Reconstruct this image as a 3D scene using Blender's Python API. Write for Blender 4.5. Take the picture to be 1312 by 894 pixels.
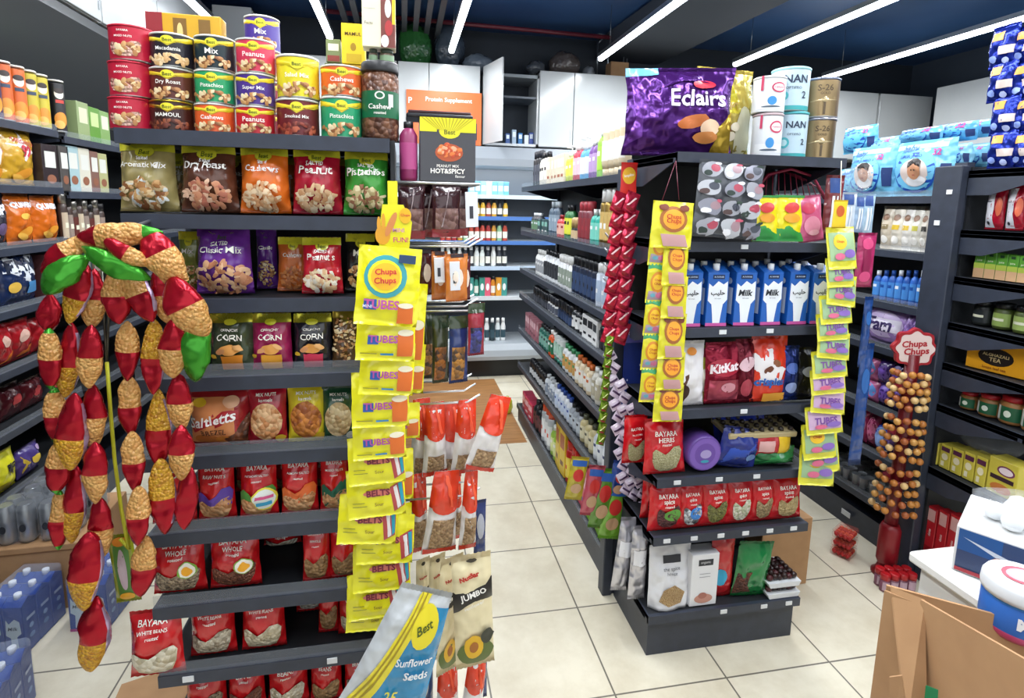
import bpy, math, random
from mathutils import Vector, Matrix, noise
for o in list(bpy.data.objects): bpy.data.objects.remove(o)
SC = bpy.context.scene
COL = SC.collection
RND = random.Random(7)

# ------------------------------------------------------------------ camera
FPX, PPX, PPY, W_PX, H_PX = 705.94, 650.32, 366.44, 1312.0, 894.0   # focal length and lens centre in pixels
CAM = Vector((-0.75386, -3.47537, 1.76944))
RIGHT = Vector((0.98250018, -0.18518576, 0.01999053))
UP = Vector((0.00730725, 0.14556435, 0.9893218))
FWD = Vector((0.18611822, 0.97186277, -0.1443702))
cd = bpy.data.cameras.new('camera'); cam = bpy.data.objects.new('camera', cd); COL.objects.link(cam)
cd.sensor_fit = 'HORIZONTAL'; cd.sensor_width = 36.0; cd.lens = FPX / W_PX * 36.0
cd.shift_x = (W_PX / 2 - PPX) / W_PX; cd.shift_y = -(H_PX / 2 - PPY) / W_PX
cd.clip_start = 0.02; cd.clip_end = 60
cam.matrix_world = Matrix(((RIGHT.x, UP.x, -FWD.x, CAM.x), (RIGHT.y, UP.y, -FWD.y, CAM.y), (RIGHT.z, UP.z, -FWD.z, CAM.z), (0, 0, 0, 1)))
SC.camera = cam
SC.view_settings.view_transform = 'Standard'; SC.view_settings.look = 'None'
SC.view_settings.gamma = 1.0; SC.view_settings.use_curve_mapping = False
SC.view_settings.exposure = -0.3

# ------------------------------------------------------------------ world: soft ambient fill, standing in for unseen light behind the camera
wd = bpy.data.worlds.new('world'); SC.world = wd; wd.use_nodes = True
bg = wd.node_tree.nodes['Background']; bg.inputs[0].default_value = (0.86, 0.93, 1.0, 1); bg.inputs[1].default_value = 0.55

def area(name, loc, rot, sx, sy, watts, color=(1, 1, 1)):
    l = bpy.data.lights.new(name, 'AREA'); l.shape = 'RECTANGLE'; l.size = sx; l.size_y = sy; l.energy = watts; l.color = color
    o = bpy.data.objects.new(name, l); COL.objects.link(o); o.location = loc; o.rotation_euler = rot
    return o
# added fill lamp behind the camera, brightens the fronts of the goods
area('added_front_fill', (0.6, -6.2, 2.3), (math.radians(78), 0, 0), 6.5, 2.2, 62, (0.95, 0.98, 1.0))

# ------------------------------------------------------------------ rays: where a point of the photograph lies on a known plane of the shop
def ray(x, y): return FWD + RIGHT * ((x - PPX) / FPX) - UP * ((y - PPY) / FPX)
def aty(x, y, Y): d = ray(x, y); return CAM + d * ((Y - CAM.y) / d.y)
def atx(x, y, X): d = ray(x, y); return CAM + d * ((X - CAM.x) / d.x)
def atz(x, y, Z): d = ray(x, y); return CAM + d * ((Z - CAM.z) / d.z)

# ------------------------------------------------------------------ materials
def lin(h):
    h = h.lstrip('#'); c = [int(h[i:i + 2], 16) / 255 for i in (0, 2, 4)]
    return tuple((v / 12.92 if v <= 0.04045 else ((v + 0.055) / 1.055) ** 2.4) for v in c) + (1,)
MC = {}
def M(key):
    """'#rrggbb' or '#rrggbb:finish' ; finishes: matte gloss foil film metal glass clear seeds:#rrggbb:scale"""
    if key in MC: return MC[key]
    p = key.split(':'); fin = p[1] if len(p) > 1 else 'gloss'
    m = bpy.data.materials.new(fin + '_' + p[0].lstrip('#')); m.use_nodes = True
    nt = m.node_tree; b = nt.nodes['Principled BSDF']; c = lin(p[0]); b.inputs['Base Color'].default_value = c
    N = nt.nodes.new; L = nt.links.new
    def bump(scale, strength, dist, detail=3):
        t = N('ShaderNodeTexCoord'); n = N('ShaderNodeTexNoise'); n.inputs['Scale'].default_value = scale; n.inputs['Detail'].default_value = detail
        bp = N('ShaderNodeBump'); bp.inputs['Strength'].default_value = strength; bp.inputs['Distance'].default_value = dist
        L(t.outputs['Object'], n.inputs['Vector']); L(n.outputs['Fac'], bp.inputs['Height']); L(bp.outputs[0], b.inputs['Normal'])
    if fin == 'matte': b.inputs['Roughness'].default_value = 0.7
    elif fin == 'gloss': b.inputs['Roughness'].default_value = 0.35
    elif fin == 'foil':
        b.inputs['Roughness'].default_value = 0.24; b.inputs['Metallic'].default_value = 0.6; bump(20, 1.0, 0.022, 1)
    elif fin == 'film':
        b.inputs['Roughness'].default_value = 0.2; b.inputs['Specular IOR Level'].default_value = 0.8; bump(20, 0.9, 0.018, 1)
    elif fin == 'metal': b.inputs['Roughness'].default_value = 0.3; b.inputs['Metallic'].default_value = 0.9
    elif fin == 'glass':
        b.inputs['Roughness'].default_value = 0.05; b.inputs['Transmission Weight'].default_value = 1.0; b.inputs['IOR'].default_value = 1.3
    elif fin == 'clear':
        b.inputs['Roughness'].default_value = 0.15; b.inputs['Alpha'].default_value = 0.13
    elif fin == 'wrap':
        b.inputs['Roughness'].default_value = 0.12; b.inputs['Alpha'].default_value = 0.16; bump(35, 0.8, 0.02, 2)
    elif fin == 'emit':
        b.inputs['Emission Color'].default_value = c; b.inputs['Emission Strength'].default_value = float(p[2])
    elif fin in ('seeds', 'snack'):
        t = N('ShaderNodeTexCoord'); v = N('ShaderNodeTexVoronoi'); v.inputs['Scale'].default_value = float(p[3])
        L(t.outputs['Object'], v.inputs['Vector'])
        mx = N('ShaderNodeMix'); mx.data_type = 'RGBA'; mx.inputs[6].default_value = c; mx.inputs[7].default_value = lin(p[2])
        sep = N('ShaderNodeSeparateColor'); L(v.outputs['Color'], sep.inputs[0]); L(sep.outputs[0], mx.inputs[0])
        L(mx.outputs[2], b.inputs['Base Color'])
        bp = N('ShaderNodeBump'); bp.invert = True; bp.inputs['Strength'].default_value = 1.0; bp.inputs['Distance'].default_value = 0.006
        L(v.outputs['Distance'], bp.inputs['Height']); L(bp.outputs[0], b.inputs['Normal']); b.inputs['Roughness'].default_value = 0.35
    MC[key] = m
    return m

# ------------------------------------------------------------------ mesh builder
class MB:
    def __init__(s): s.v = []; s.f = []; s.m = []; s.k = []; s.sm = []
    def mi(s, key):
        if key not in s.k: s.k.append(key)
        return s.k.index(key)
    def add(s, vs, fs, key, smooth=False):
        o = len(s.v); i = s.mi(key); s.v += [tuple(v) for v in vs]
        for f in fs: s.f.append([o + a for a in f]); s.m.append(i); s.sm.append(smooth)
        return s
    def box(s, x0, x1, y0, y1, z0, z1, key):
        vs = [(x, y, z) for z in (z0, z1) for y in (y0, y1) for x in (x0, x1)]
        return s.add(vs, [(0, 2, 3, 1), (4, 5, 7, 6), (0, 1, 5, 4), (2, 6, 7, 3), (0, 4, 6, 2), (1, 3, 7, 5)], key)
    def bbox(s, x0, x1, y0, y1, z0, z1, key, b=0.003):
        """box with chamfered vertical and top edges"""
        b = min(b, (x1 - x0) / 3, (y1 - y0) / 3, (z1 - z0) / 3)
        def ring(i, z): return [(x0 + i, y0 + b, z), (x0 + b, y0 + i, z), (x1 - b, y0 + i, z), (x1 - i, y0 + b, z), (x1 - i, y1 - b, z), (x1 - b, y1 - i, z), (x0 + b, y1 - i, z), (x0 + i, y1 - b, z)]
        vs = ring(b * .7, z0) + ring(0, z0 + b) + ring(0, z1 - b) + ring(b * .7, z1)
        fs = [tuple(range(7, -1, -1)), tuple(range(24, 32))]
        for r in range(3):
            for i in range(8): j = (i + 1) % 8; fs.append((r * 8 + i, r * 8 + j, r * 8 + 8 + j, r * 8 + 8 + i))
        return s.add(vs, fs, key)
    def prism(s, pts, a0, a1, key, axis='y'):
        """outline pts (p,q) extruded along axis from a0 to a1"""
        def P(p, q, a): return (p, a, q) if axis == 'y' else ((a, p, q) if axis == 'x' else (p, q, a))
        n = len(pts); vs = [P(p, q, a0) for p, q in pts] + [P(p, q, a1) for p, q in pts]
        fs = [tuple(range(n)), tuple(range(2 * n - 1, n - 1, -1))] + [(i, n + i, n + (i + 1) % n, (i + 1) % n) for i in range(n)]
        return s.add(vs, fs, key)
    def lathe(s, prof, key, n=24, cx=0, cy=0, caps=True):
        """prof [(r,z)] or [(r,z,key)] bottom to top"""
        ks = [p[2] if len(p) > 2 else key for p in prof]
        vs = [(cx + p[0] * math.sin(2 * math.pi * i / n), cy - p[0] * math.cos(2 * math.pi * i / n), p[1]) for p in prof for i in range(n)]
        o = len(s.v); s.v += vs
        for r in range(len(prof) - 1):
            mi = s.mi(ks[r])
            for i in range(n): j = (i + 1) % n; s.f.append([o + r * n + i, o + r * n + j, o + (r + 1) * n + j, o + (r + 1) * n + i]); s.m.append(mi); s.sm.append(True)
        if caps:
            s.f.append([o + i for i in range(n - 1, -1, -1)]); s.m.append(s.mi(ks[0])); s.sm.append(False)
            s.f.append([o + (len(prof) - 1) * n + i for i in range(n)]); s.m.append(s.mi(ks[-1])); s.sm.append(False)
        return s
    def tube(s, pts, r, key, n=8, closed=False):
        pts = [Vector(p) for p in pts]; rings = []; L = len(pts)
        for i, p in enumerate(pts):
            a = pts[(i - 1) % L] if (closed or i) else p; b = pts[(i + 1) % L] if (closed or i < L - 1) else p
            t = (b - a).normalized(); u = t.orthogonal().normalized()
            if rings: u = (pu - t * pu.dot(t)).normalized()
            pu = u; w = t.cross(u); rr = r[i] if isinstance(r, (list, tuple)) else r
            rings.append([p + u * (rr * math.cos(2 * math.pi * k / n)) + w * (rr * math.sin(2 * math.pi * k / n)) for k in range(n)])
        vs = [v for q in rings for v in q]; fs = []
        for i in range(L - (0 if closed else 1)):
            j = (i + 1) % L
            for k in range(n): l = (k + 1) % n; fs.append((i * n + k, i * n + l, j * n + l, j * n + k))
        if not closed: fs += [tuple(range(n - 1, -1, -1)), tuple((L - 1) * n + k for k in range(n))]
        return s.add(vs, fs, key, True)
    def mesh(s, name, xf=None):
        me = bpy.data.meshes.new(name); vs = s.v if xf is None else [tuple(xf @ Vector(v)) for v in s.v]
        me.from_pydata(vs, [], s.f)
        for k in s.k: me.materials.append(M(k) if isinstance(k, str) else k)
        me.polygons.foreach_set('material_index', s.m); me.polygons.foreach_set('use_smooth', s.sm); me.update()
        return me

# ------------------------------------------------------------------ lettering
TXT = {}
def text_mesh(t, bold=0.0):
    if (t, bold) in TXT: return TXT[(t, bold)]
    c = bpy.data.curves.new('t', 'FONT'); c.body = t; c.size = 1; c.resolution_u = 2; c.align_x = 'CENTER'; c.offset = bold; c.fill_mode = 'FRONT'
    o = bpy.data.objects.new('t', c); COL.objects.link(o)
    dg = bpy.context.evaluated_depsgraph_get(); me = o.evaluated_get(dg).to_mesh()
    vs = [(v.co.x, v.co.y) for v in me.vertices]; fs = [tuple(p.vertices) for p in me.polygons]
    o.evaluated_get(dg).to_mesh_clear(); bpy.data.objects.remove(o); bpy.data.curves.remove(c)
    if not vs: vs = [(0, 0), (1, 0), (1, 1)]; fs = []
    x0, x1 = min(v[0] for v in vs), max(v[0] for v in vs); y0, y1 = min(v[1] for v in vs), max(v[1] for v in vs)
    w = max(x1 - x0, 1e-3); vs = [((x - (x0 + x1) / 2) / w, (y - (y0 + y1) / 2) / w) for x, y in vs]
    TXT[(t, bold)] = (vs, fs, (y1 - y0) / w)
    return TXT[(t, bold)]

# ------------------------------------------------------------------ printed decoration laid on a surface S(x, z, lift) ; x and z run 0..1 over the front
HEART = [(.08, .50), (.16, .56), (.30, .50), (.42, .44), (.56, .50), (.70, .60), (.88, .62), (.94, .52), (.90, .30), (.80, .12), (.62, .05), (.36, .05), (.18, .12), (.09, .28)]
def star_fill(mb, pts, S, lift, key, rings=4):
    cx = sum(p[0] for p in pts) / len(pts); cz = sum(p[1] for p in pts) / len(pts); n = len(pts)
    vs = [S(cx, cz, lift)]; fs = []
    for r in range(1, rings + 1):
        t = r / rings
        vs += [S(cx + (x - cx) * t, cz + (z - cz) * t, lift) for x, z in pts]
    for i in range(n):
        j = (i + 1) % n; fs.append((0, 1 + i, 1 + j))
        for r in range(1, rings): a = 1 + (r - 1) * n; b = a + n; fs.append((a + i, b + i, b + j, a + j))
    mb.add(vs, fs, key, True)
def deco(mb, specs, S, w, h, rnd, base=0.0012, step=0.0004):
    for k, sp in enumerate(specs):
        lift = base + step * k; t = sp[0]
        if t == 'e':
            _, cx, cz, rx, rz, key = sp[:6]; rot = sp[6] if len(sp) > 6 else 0; ca, sa = math.cos(rot), math.sin(rot); P = []
            for i in range(18):
                a = 2 * math.pi * i / 18; X = rx * w * math.cos(a); Z = rz * h * math.sin(a)
                P.append((cx + (X * ca - Z * sa) / w, cz + (X * sa + Z * ca) / h))
            star_fill(mb, P, S, lift, key, 3)
        elif t == 'r':
            _, x0, z0, x1, z1, key = sp; nx = max(1, int((x1 - x0) * 14)); nz = max(1, int((z1 - z0) * 14))
            vs = [S(x0 + (x1 - x0) * i / nx, z0 + (z1 - z0) * j / nz, lift) for j in range(nz + 1) for i in range(nx + 1)]
            mb.add(vs, [(j * (nx + 1) + i, j * (nx + 1) + i + 1, (j + 1) * (nx + 1) + i + 1, (j + 1) * (nx + 1) + i) for j in range(nz) for i in range(nx)], key, True)
        elif t == 'p': star_fill(mb, sp[1], S, lift, sp[2], 5)
        elif t == 'h': # heart shaped window ; x0,z0,x1,z1,key
            _, x0, z0, x1, z1, key = sp
            star_fill(mb, [(x0 + (x1 - x0) * (a - .05) / .9, z0 + (z1 - z0) * (b - .05) / .57) for a, b in HEART], S, lift, key, 6)
        elif t == 't':
            _, s, cx, cz, wf, key = sp[:6]; rot = sp[6] if len(sp) > 6 else 0; bold = sp[7] if len(sp) > 7 else 0.012; shear = sp[8] if len(sp) > 8 else 0
            vs, fs, asp = text_mesh(s, bold); ca, sa = math.cos(rot), math.sin(rot); W = wf * w
            P = []
            for x, y in vs:
                x += y * shear; X = x * W; Z = y * W
                P.append(S(cx + (X * ca - Z * sa) / w, cz + (X * sa + Z * ca) / h, lift + 0.0005))
            mb.add(P, fs, key)
        elif t == 'n': # scattered nuts ; cx,cz,rx,rz,count,[keys],size
            _, cx, cz, rx, rz, cnt, keys, size = sp
            for q in range(cnt):
                a = rnd.uniform(0, 6.283); r = math.sqrt(rnd.random()); x = cx + rx * r * math.cos(a); z = cz + rz * r * math.sin(a)
                ro = rnd.uniform(0, 3.14); key = keys[q % len(keys)]; s1 = size * rnd.uniform(.8, 1.2); s2 = s1 * rnd.uniform(.5, .75); co, so = math.cos(ro), math.sin(ro)
                ring = []
                for i in range(9):
                    b = 6.283 * i / 9; X = s1 * math.cos(b); Z = s2 * math.sin(b); ring.append(S(x + (X * co - Z * so) / w, z + (X * so + Z * co) / h, lift + q * 0.00003))
                c = S(x, z, lift + q * 0.00003 + s2 * .3)
                mb.add([c] + ring, [(0, 1 + i, 1 + (i + 1) % 9) for i in range(9)], key, True)
        elif t == 's': # ribbon ; points, width, key
            _, pts, wd, key = sp; n = 12; L = []; nc = max(4, int(wd * 30))
            for i in range(len(pts) - 1):
                for j in range(n): u = j / n; L.append((pts[i][0] + (pts[i + 1][0] - pts[i][0]) * u, pts[i][1] + (pts[i + 1][1] - pts[i][1]) * u))
            L.append(pts[-1]); vs = []
            for x, z in L:
                for q in range(nc + 1): vs.append(S(x + wd * (q / nc - .5), z, lift))
            mb.add(vs, [(a * (nc + 1) + b, a * (nc + 1) + b + 1, (a + 1) * (nc + 1) + b + 1, (a + 1) * (nc + 1) + b) for a in range(len(L) - 1) for b in range(nc)], key, True)
        elif t == 'y': # sun rays on a band ; x0,z0,x1,z1,key,count
            _, x0, z0, x1, z1, key, cnt = sp; cx = (x0 + x1) / 2
            for q in range(cnt):
                a = x0 + (x1 - x0) * (q + .25) / cnt; b = x0 + (x1 - x0) * (q + .6) / cnt
                ca_, cb_ = cx + (a - cx) * .35, cx + (b - cx) * .35
                vs = []; 
                for j in range(5):
                    u = j / 4; zz = z0 + (z1 - z0) * u; vs += [S(ca_ + (a - ca_) * u, zz, lift), S(cb_ + (b - cb_) * u, zz, lift)]
                mb.add(vs, [(2 * j, 2 * j + 1, 2 * j + 3, 2 * j + 2) for j in range(4)], key, True)

# ------------------------------------------------------------------ things: an Empty at the base that parents the parts
class Proto:
    """name, [(part name, mesh, parent index or None)]; put() makes one thing out of it, sharing the meshes"""
    def __init__(s, name, cat): s.name = name; s.cat = cat; s.parts = []
    def part(s, name, mb, parent=None, label=None):
        me = mb if not isinstance(mb, MB) else mb.mesh(name); s.parts.append((name, me, parent, label)); return len(s.parts) - 1
    def put(s, loc, label, rz=0.0, rx=0.0, ry=0.0, sc=1.0, group=None, skip=(), mat=None):
        if len(s.parts) == 1:
            root = bpy.data.objects.new(s.name, s.parts[0][1]); COL.objects.link(root)
        else:
            root = bpy.data.objects.new(s.name, None); root.empty_display_size = 0.02; COL.objects.link(root); made = []
            for n, me, par, lb in s.parts:
                if n in skip: made.append(None); continue
                o = bpy.data.objects.new(n, me); COL.objects.link(o); o.parent = root if par is None else made[par]; made.append(o)
                if lb: o['label'] = lb
        if mat is not None: root.matrix_world = mat
        else: root.location = loc; root.rotation_euler = (rx, ry, rz)
        root.scale = (sc, sc, sc) if not isinstance(sc, tuple) else sc
        root['label'] = label; root['category'] = s.cat
        if group: root['group'] = group
        return root
def pieces(proto_mb, name, cat, spots, base, label, group=None):
    me = proto_mb.mesh(name)
    for s in spots:
        o = bpy.data.objects.new(name, me); COL.objects.link(o); o.location = base @ Vector(s) if isinstance(base, Matrix) else Vector(base) + Vector(s); o.rotation_euler = (0, 0, s[0] * 90)
        o['label'] = label; o['category'] = cat; o['group'] = group or label
def structure(name, mb, label=None):
    o = bpy.data.objects.new(name, mb.mesh(name) if isinstance(mb, MB) else mb); COL.objects.link(o); o['kind'] = 'structure'
    if label: o['label'] = label
    return o
def single(name, mb, label, cat, loc=(0, 0, 0), rz=0, group=None):
    p = Proto(name, cat); p.part(name, mb); return p.put(loc, label, rz, group=group)
ORD = ['first', 'second', 'third', 'fourth', 'fifth', 'sixth', 'seventh', 'eighth', 'ninth', 'tenth', 'eleventh', 'twelfth', 'thirteenth', 'fourteenth', 'fifteenth', 'sixteenth', 'seventeenth', 'eighteenth', 'nineteenth', 'twentieth', 'twenty-first', 'twenty-second', 'twenty-third', 'twenty-fourth', 'twenty-fifth', 'twenty-sixth', 'twenty-seventh', 'twenty-eighth']

# ------------------------------------------------------------------ package builders (front faces -Y, base centre at the origin)
def body_surface(w, h, d, seed=0, top=1.0, bot=1.0, waist=0.05, seal=0.05, stand=False, wr=1.0, nx=16, nz=20, twist=0.0, lean=0.0):
    """grid of a filled bag: list rows of front points and back points"""
    F = []; B = []
    for j in range(nz + 1):
        t = j / nz; e = 0.0
        if stand: g = (1 - t) ** 0.55 * (0.55 + 0.45 * min(1, (1 - t) * 2)) if t < 1 else 0
        else: g = max(0.0, math.sin(math.pi * min(1, max(0, (t - seal) / (1 - 2 * seal))))) ** 0.6
        if t > 1 - seal: g = 0
        wd = w * (bot + (top - bot) * t) * (1 - waist * math.sin(math.pi * t) * (1 if not stand else .3))
        rf = []; rb = []
        for i in range(nx + 1):
            u = i / nx * 2 - 1; a = (1 - abs(u) ** 2.6) ** 0.7 if abs(u) < 1 else 0
            n = noise.noise(Vector((u * 1.7 + seed * 3.1, t * 2.2 * h / w, seed * 1.7))) * 0.13 * d * wr + noise.noise(Vector((u * 4 + seed, t * 5, seed + 9))) * 0.06 * d * wr
            n += (abs(noise.noise(Vector((u * 2.2 + t * 3 + seed, t * 3 - u, seed * .7)))) - .25) * 0.12 * d * wr
            edge = noise.noise(Vector((seed * 2.3, t * 5, 4))) * 0.012 * w * wr * (1 if u > 0 else -1) * abs(u)
            y = d / 2 * g * a; yy = n * (g * a) ** .5
            ca = twist * (t - .5); x = u * wd / 2 + edge
            zz = t * h + noise.noise(Vector((u * 2 + seed, 7, 1))) * 0.010 * h * (t - .4) * wr
            crimp = 0.0015 * ((i % 2) * 2 - 1) if (t > 1 - seal or (t < seal and not stand)) else 0
            for sgn, lst in ((-1, rf), (1, rb)):
                Y = sgn * y + (yy if sgn < 0 else 0) + crimp + lean * t * t
                lst.append(Vector((x * math.cos(ca) - Y * math.sin(ca), x * math.sin(ca) + Y * math.cos(ca), zz)))
        F.append(rf); B.append(rb)
    return F, B
def surf_fn(F):
    nz = len(F) - 1; nx = len(F[0]) - 1
    def S(x, z, lift=0.0):
        x = min(max(x, 0.004), 0.996); z = min(max(z, 0.002), 0.998); fx = x * nx; fz = z * nz; i = min(int(fx), nx - 1); j = min(int(fz), nz - 1); a = fx - i; b = fz - j
        p = F[j][i] * (1 - a) * (1 - b) + F[j][i + 1] * a * (1 - b) + F[j + 1][i] * (1 - a) * b + F[j + 1][i + 1] * a * b
        n = (F[j][i + 1] - F[j][i]).cross(F[j + 1][i] - F[j][i]); n = n.normalized() if n.length > 1e-9 else Vector((0, -1, 0))
        return p + n * lift
    return S
def bag(name, w, h, d, color, parts, cat='snack bag', seed=0, body='pouch', band=None, **kw):
    """parts: [(part name, [specs])]; band: [(z0, z1, color)] colours the body itself in stripes"""
    rnd = random.Random(seed * 13 + 5); F, B = body_surface(w, h, d, seed, **kw); nz = len(F) - 1; nx = len(F[0]) - 1
    mb = MB(); vs = [p for r in F for p in r] + [p for r in B for p in r]; o = (nz + 1) * (nx + 1)
    mb.v = [tuple(v) for v in vs]; ci = mb.mi(color)
    for j in range(nz):
        c = ci
        for (z0, z1, k) in (band or []):
            if z0 <= (j + .5) / nz < z1: c = mb.mi(k)
        for i in range(nx):
            a = j * (nx + 1) + i
            mb.f.append([a, a + 1, a + nx + 2, a + nx + 1]); mb.m.append(c); mb.sm.append(True)
            mb.f.append([o + a, o + a + nx + 1, o + a + nx + 2, o + a + 1]); mb.m.append(c); mb.sm.append(True)
    for i in range(nx): mb.f.append([i, o + i, o + i + 1, i + 1]); mb.m.append(ci); mb.sm.append(True)
    p = Proto(name, cat); p.part(body, mb); S = surf_fn(F)
    for k, (pn, specs) in enumerate(parts):
        q = MB(); deco(q, specs, S, w, h, rnd, (0.0012 + 0.0009 * k) if w < .09 else (0.0022 + 0.0016 * k), 0.0004 if w < .09 else 0.0008); p.part(pn, q)
    p.w, p.h, p.d = w, h, d
    return p
def cyl_fn(r, h, z0=0.0):
    w = 2 * r
    def S(x, z, lift=0.0):
        a = (x - .5) * w / r; return Vector(((r + lift) * math.sin(a), -(r + lift) * math.cos(a), z0 + z * h))
    return S
def can(name, r, h, color, parts, cat='tin', lid='#d8d8d4:gloss', rim='#c8c8c8:metal', n=28, body='can', taper=1.0, lidh=.06):
    p = Proto(name, cat); mb = MB()
    mb.lathe([(r * taper * .97, 0, rim), (r * taper, h * .02, rim), (r * taper, h * .035, color), (r, h * .93, color), (r, h * .935, color)], color, n)
    p.part(body, mb)
    if lid: q = MB(); q.lathe([(r * 1.025, h * (1 - lidh), lid), (r * 1.03, h * (1 - lidh * .2), lid), (r * .98, h, lid), (r * .9, h * .995, lid), (r * .88, h * .975, lid)], lid, n); p.part('lid', q)
    S = cyl_fn(r, h)
    rnd = random.Random(3)
    for k, (pn, specs) in enumerate(parts): q = MB(); deco(q, specs, S, 2 * r, h, rnd, 0.0008 + .0008 * k); p.part(pn, q)
    p.w, p.h, p.d = 2 * r, h, 2 * r
    return p
def box_fn(w, h, d, face):
    def S(x, z, lift=0.0):
        if face == 'F': return Vector(((x - .5) * w, -d / 2 - lift, z * h))
        if face == 'L': return Vector((-w / 2 - lift, (.5 - x) * d, z * h))
        if face == 'R': return Vector((w / 2 + lift, (x - .5) * d, z * h))
        return Vector(((x - .5) * w, (z - .5) * d, h + lift))
    return S
def carton(name, w, h, d, color, parts, cat='box', body='carton', extra=None):
    """parts: [(part name, face, [specs])]"""
    p = Proto(name, cat); mb = MB(); mb.bbox(-w / 2, w / 2, -d / 2, d / 2, 0, h, color, .002); p.part(body, mb); rnd = random.Random(11)
    for k, (pn, face, specs) in enumerate(parts):
        q = MB(); dw = d if face in 'LR' else w; dh = d if face == 'T' else h; deco(q, specs, box_fn(w, h, d, face), dw, dh, rnd, 0.0006 + .0003 * k); p.part(pn, q)
    if extra: extra(p)
    p.w, p.h, p.d = w, h, d
    return p
def bottle(name, prof, cap, label=None, lettering=None, cat='bottle', body='bottle', n=16, capname='cap'):
    """prof [(r,z,key)], cap [(r,z,key)] ; label (z0,z1,r,key)"""
    p = Proto(name, cat); mb = MB(); mb.lathe(prof, prof[0][2], n); p.part(body, mb)
    if cap: q = MB(); q.lathe(cap, cap[0][2], n); p.part(capname, q)
    if label:
        z0, z1, r, key = label; q = MB(); S = cyl_fn(r, z1 - z0, z0); deco(q, [('r', -.1, 0, 1.1, 1, key)] + (lettering or []), S, 2 * r, z1 - z0, RND, .0008); p.part('label', q)
    p.w = 2 * max(a[0] for a in prof); p.h = (cap or prof)[-1][1]; p.d = p.w
    return p
# ================================================================== THE ROOM
def brick_mat(name, c1, c2, cg, size, off, rough=0.25, gw=0.0035):
    m = bpy.data.materials.new(name); m.use_nodes = True; nt = m.node_tree; b = nt.nodes['Principled BSDF']; N = nt.nodes.new; L = nt.links.new
    t = N('ShaderNodeTexCoord'); mp = N('ShaderNodeMapping'); mp.inputs['Location'].default_value = off
    br = N('ShaderNodeTexBrick'); br.offset = 0; br.inputs['Scale'].default_value = 1; br.inputs['Brick Width'].default_value = size; br.inputs['Row Height'].default_value = size
    br.inputs['Mortar Size'].default_value = gw; br.inputs['Mortar Smooth'].default_value = 0.1; br.inputs['Color1'].default_value = lin(c1); br.inputs['Color2'].default_value = lin(c2); br.inputs['Mortar'].default_value = lin(cg)
    n = N('ShaderNodeTexNoise'); n.inputs['Scale'].default_value = 3.5; n.inputs['Detail'].default_value = 8; n.inputs['Roughness'].default_value = 0.65
    r = N('ShaderNodeValToRGB'); r.color_ramp.elements[0].position = 0.35; r.color_ramp.elements[0].color = (.80, .77, .72, 1); r.color_ramp.elements[1].position = .62; r.color_ramp.elements[1].color = (1, 1, 1, 1)
    mx = N('ShaderNodeMix'); mx.data_type = 'RGBA'; mx.blend_type = 'MULTIPLY'; mx.inputs[0].default_value = 0.9
    L(t.outputs['Object'], mp.inputs['Vector']); L(mp.outputs[0], br.inputs['Vector']); L(t.outputs['Object'], n.inputs['Vector']); L(n.outputs['Fac'], r.inputs[0])
    L(br.outputs['Color'], mx.inputs[6]); L(r.outputs[0], mx.inputs[7]); L(mx.outputs[2], b.inputs['Base Color']); b.inputs['Roughness'].default_value = rough
    return m
TILE = brick_mat('cream_floor_tiles', '#ded7c3', '#d8d0bb', '#6f6a60', 0.45, (0, 0, 0), 0.3)
def noisy(name, c1, c2, scale, rough, stretch=(1, 1, 1), metal=0, bumpd=0.0):
    m = bpy.data.materials.new(name); m.use_nodes = True; nt = m.node_tree; b = nt.nodes['Principled BSDF']; N = nt.nodes.new; L = nt.links.new
    t = N('ShaderNodeTexCoord'); mp = N('ShaderNodeMapping'); mp.inputs['Scale'].default_value = stretch; n = N('ShaderNodeTexNoise'); n.inputs['Scale'].default_value = scale; n.inputs['Detail'].default_value = 6
    r = N('ShaderNodeValToRGB'); r.color_ramp.elements[0].position = .3; r.color_ramp.elements[0].color = lin(c1); r.color_ramp.elements[1].position = .7; r.color_ramp.elements[1].color = lin(c2)
    L(t.outputs['Object'], mp.inputs['Vector']); L(mp.outputs[0], n.inputs['Vector']); L(n.outputs['Fac'], r.inputs[0]); L(r.outputs[0], b.inputs['Base Color']); b.inputs['Roughness'].default_value = rough; b.inputs['Metallic'].default_value = metal
    if bumpd:
        bp = N('ShaderNodeBump'); bp.inputs['Strength'].default_value = .6; bp.inputs['Distance'].default_value = bumpd; L(n.outputs['Fac'], bp.inputs['Height']); L(bp.outputs[0], b.inputs['Normal'])
    return m
WOOD = noisy('brown_wood_print', '#8a5f38', '#b07f4e', 3, 0.4, (1, 12, 1))
CARD = noisy('brown_cardboard', '#a8805a', '#b28a62', 14, 0.85)
DARKCEIL = noisy('dark_navy_ceiling', '#2c4a78', '#3d6194', 1.2, 0.35)
STEEL = noisy('dark_slate_powder_coat', '#2b303c', '#333947', 20, 0.45)
STEELIN = noisy('black_shelf_backing', '#15171b', '#1d2025', 12, 0.6)
WHITECAB = noisy('white_laminate', '#bcc0c1', '#c6c9c9', 1.5, 0.18)
MC['slate'] = STEEL; MC['black'] = STEELIN; MC['card'] = CARD; MC['wood'] = WOOD; MC['cab'] = WHITECAB

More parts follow.
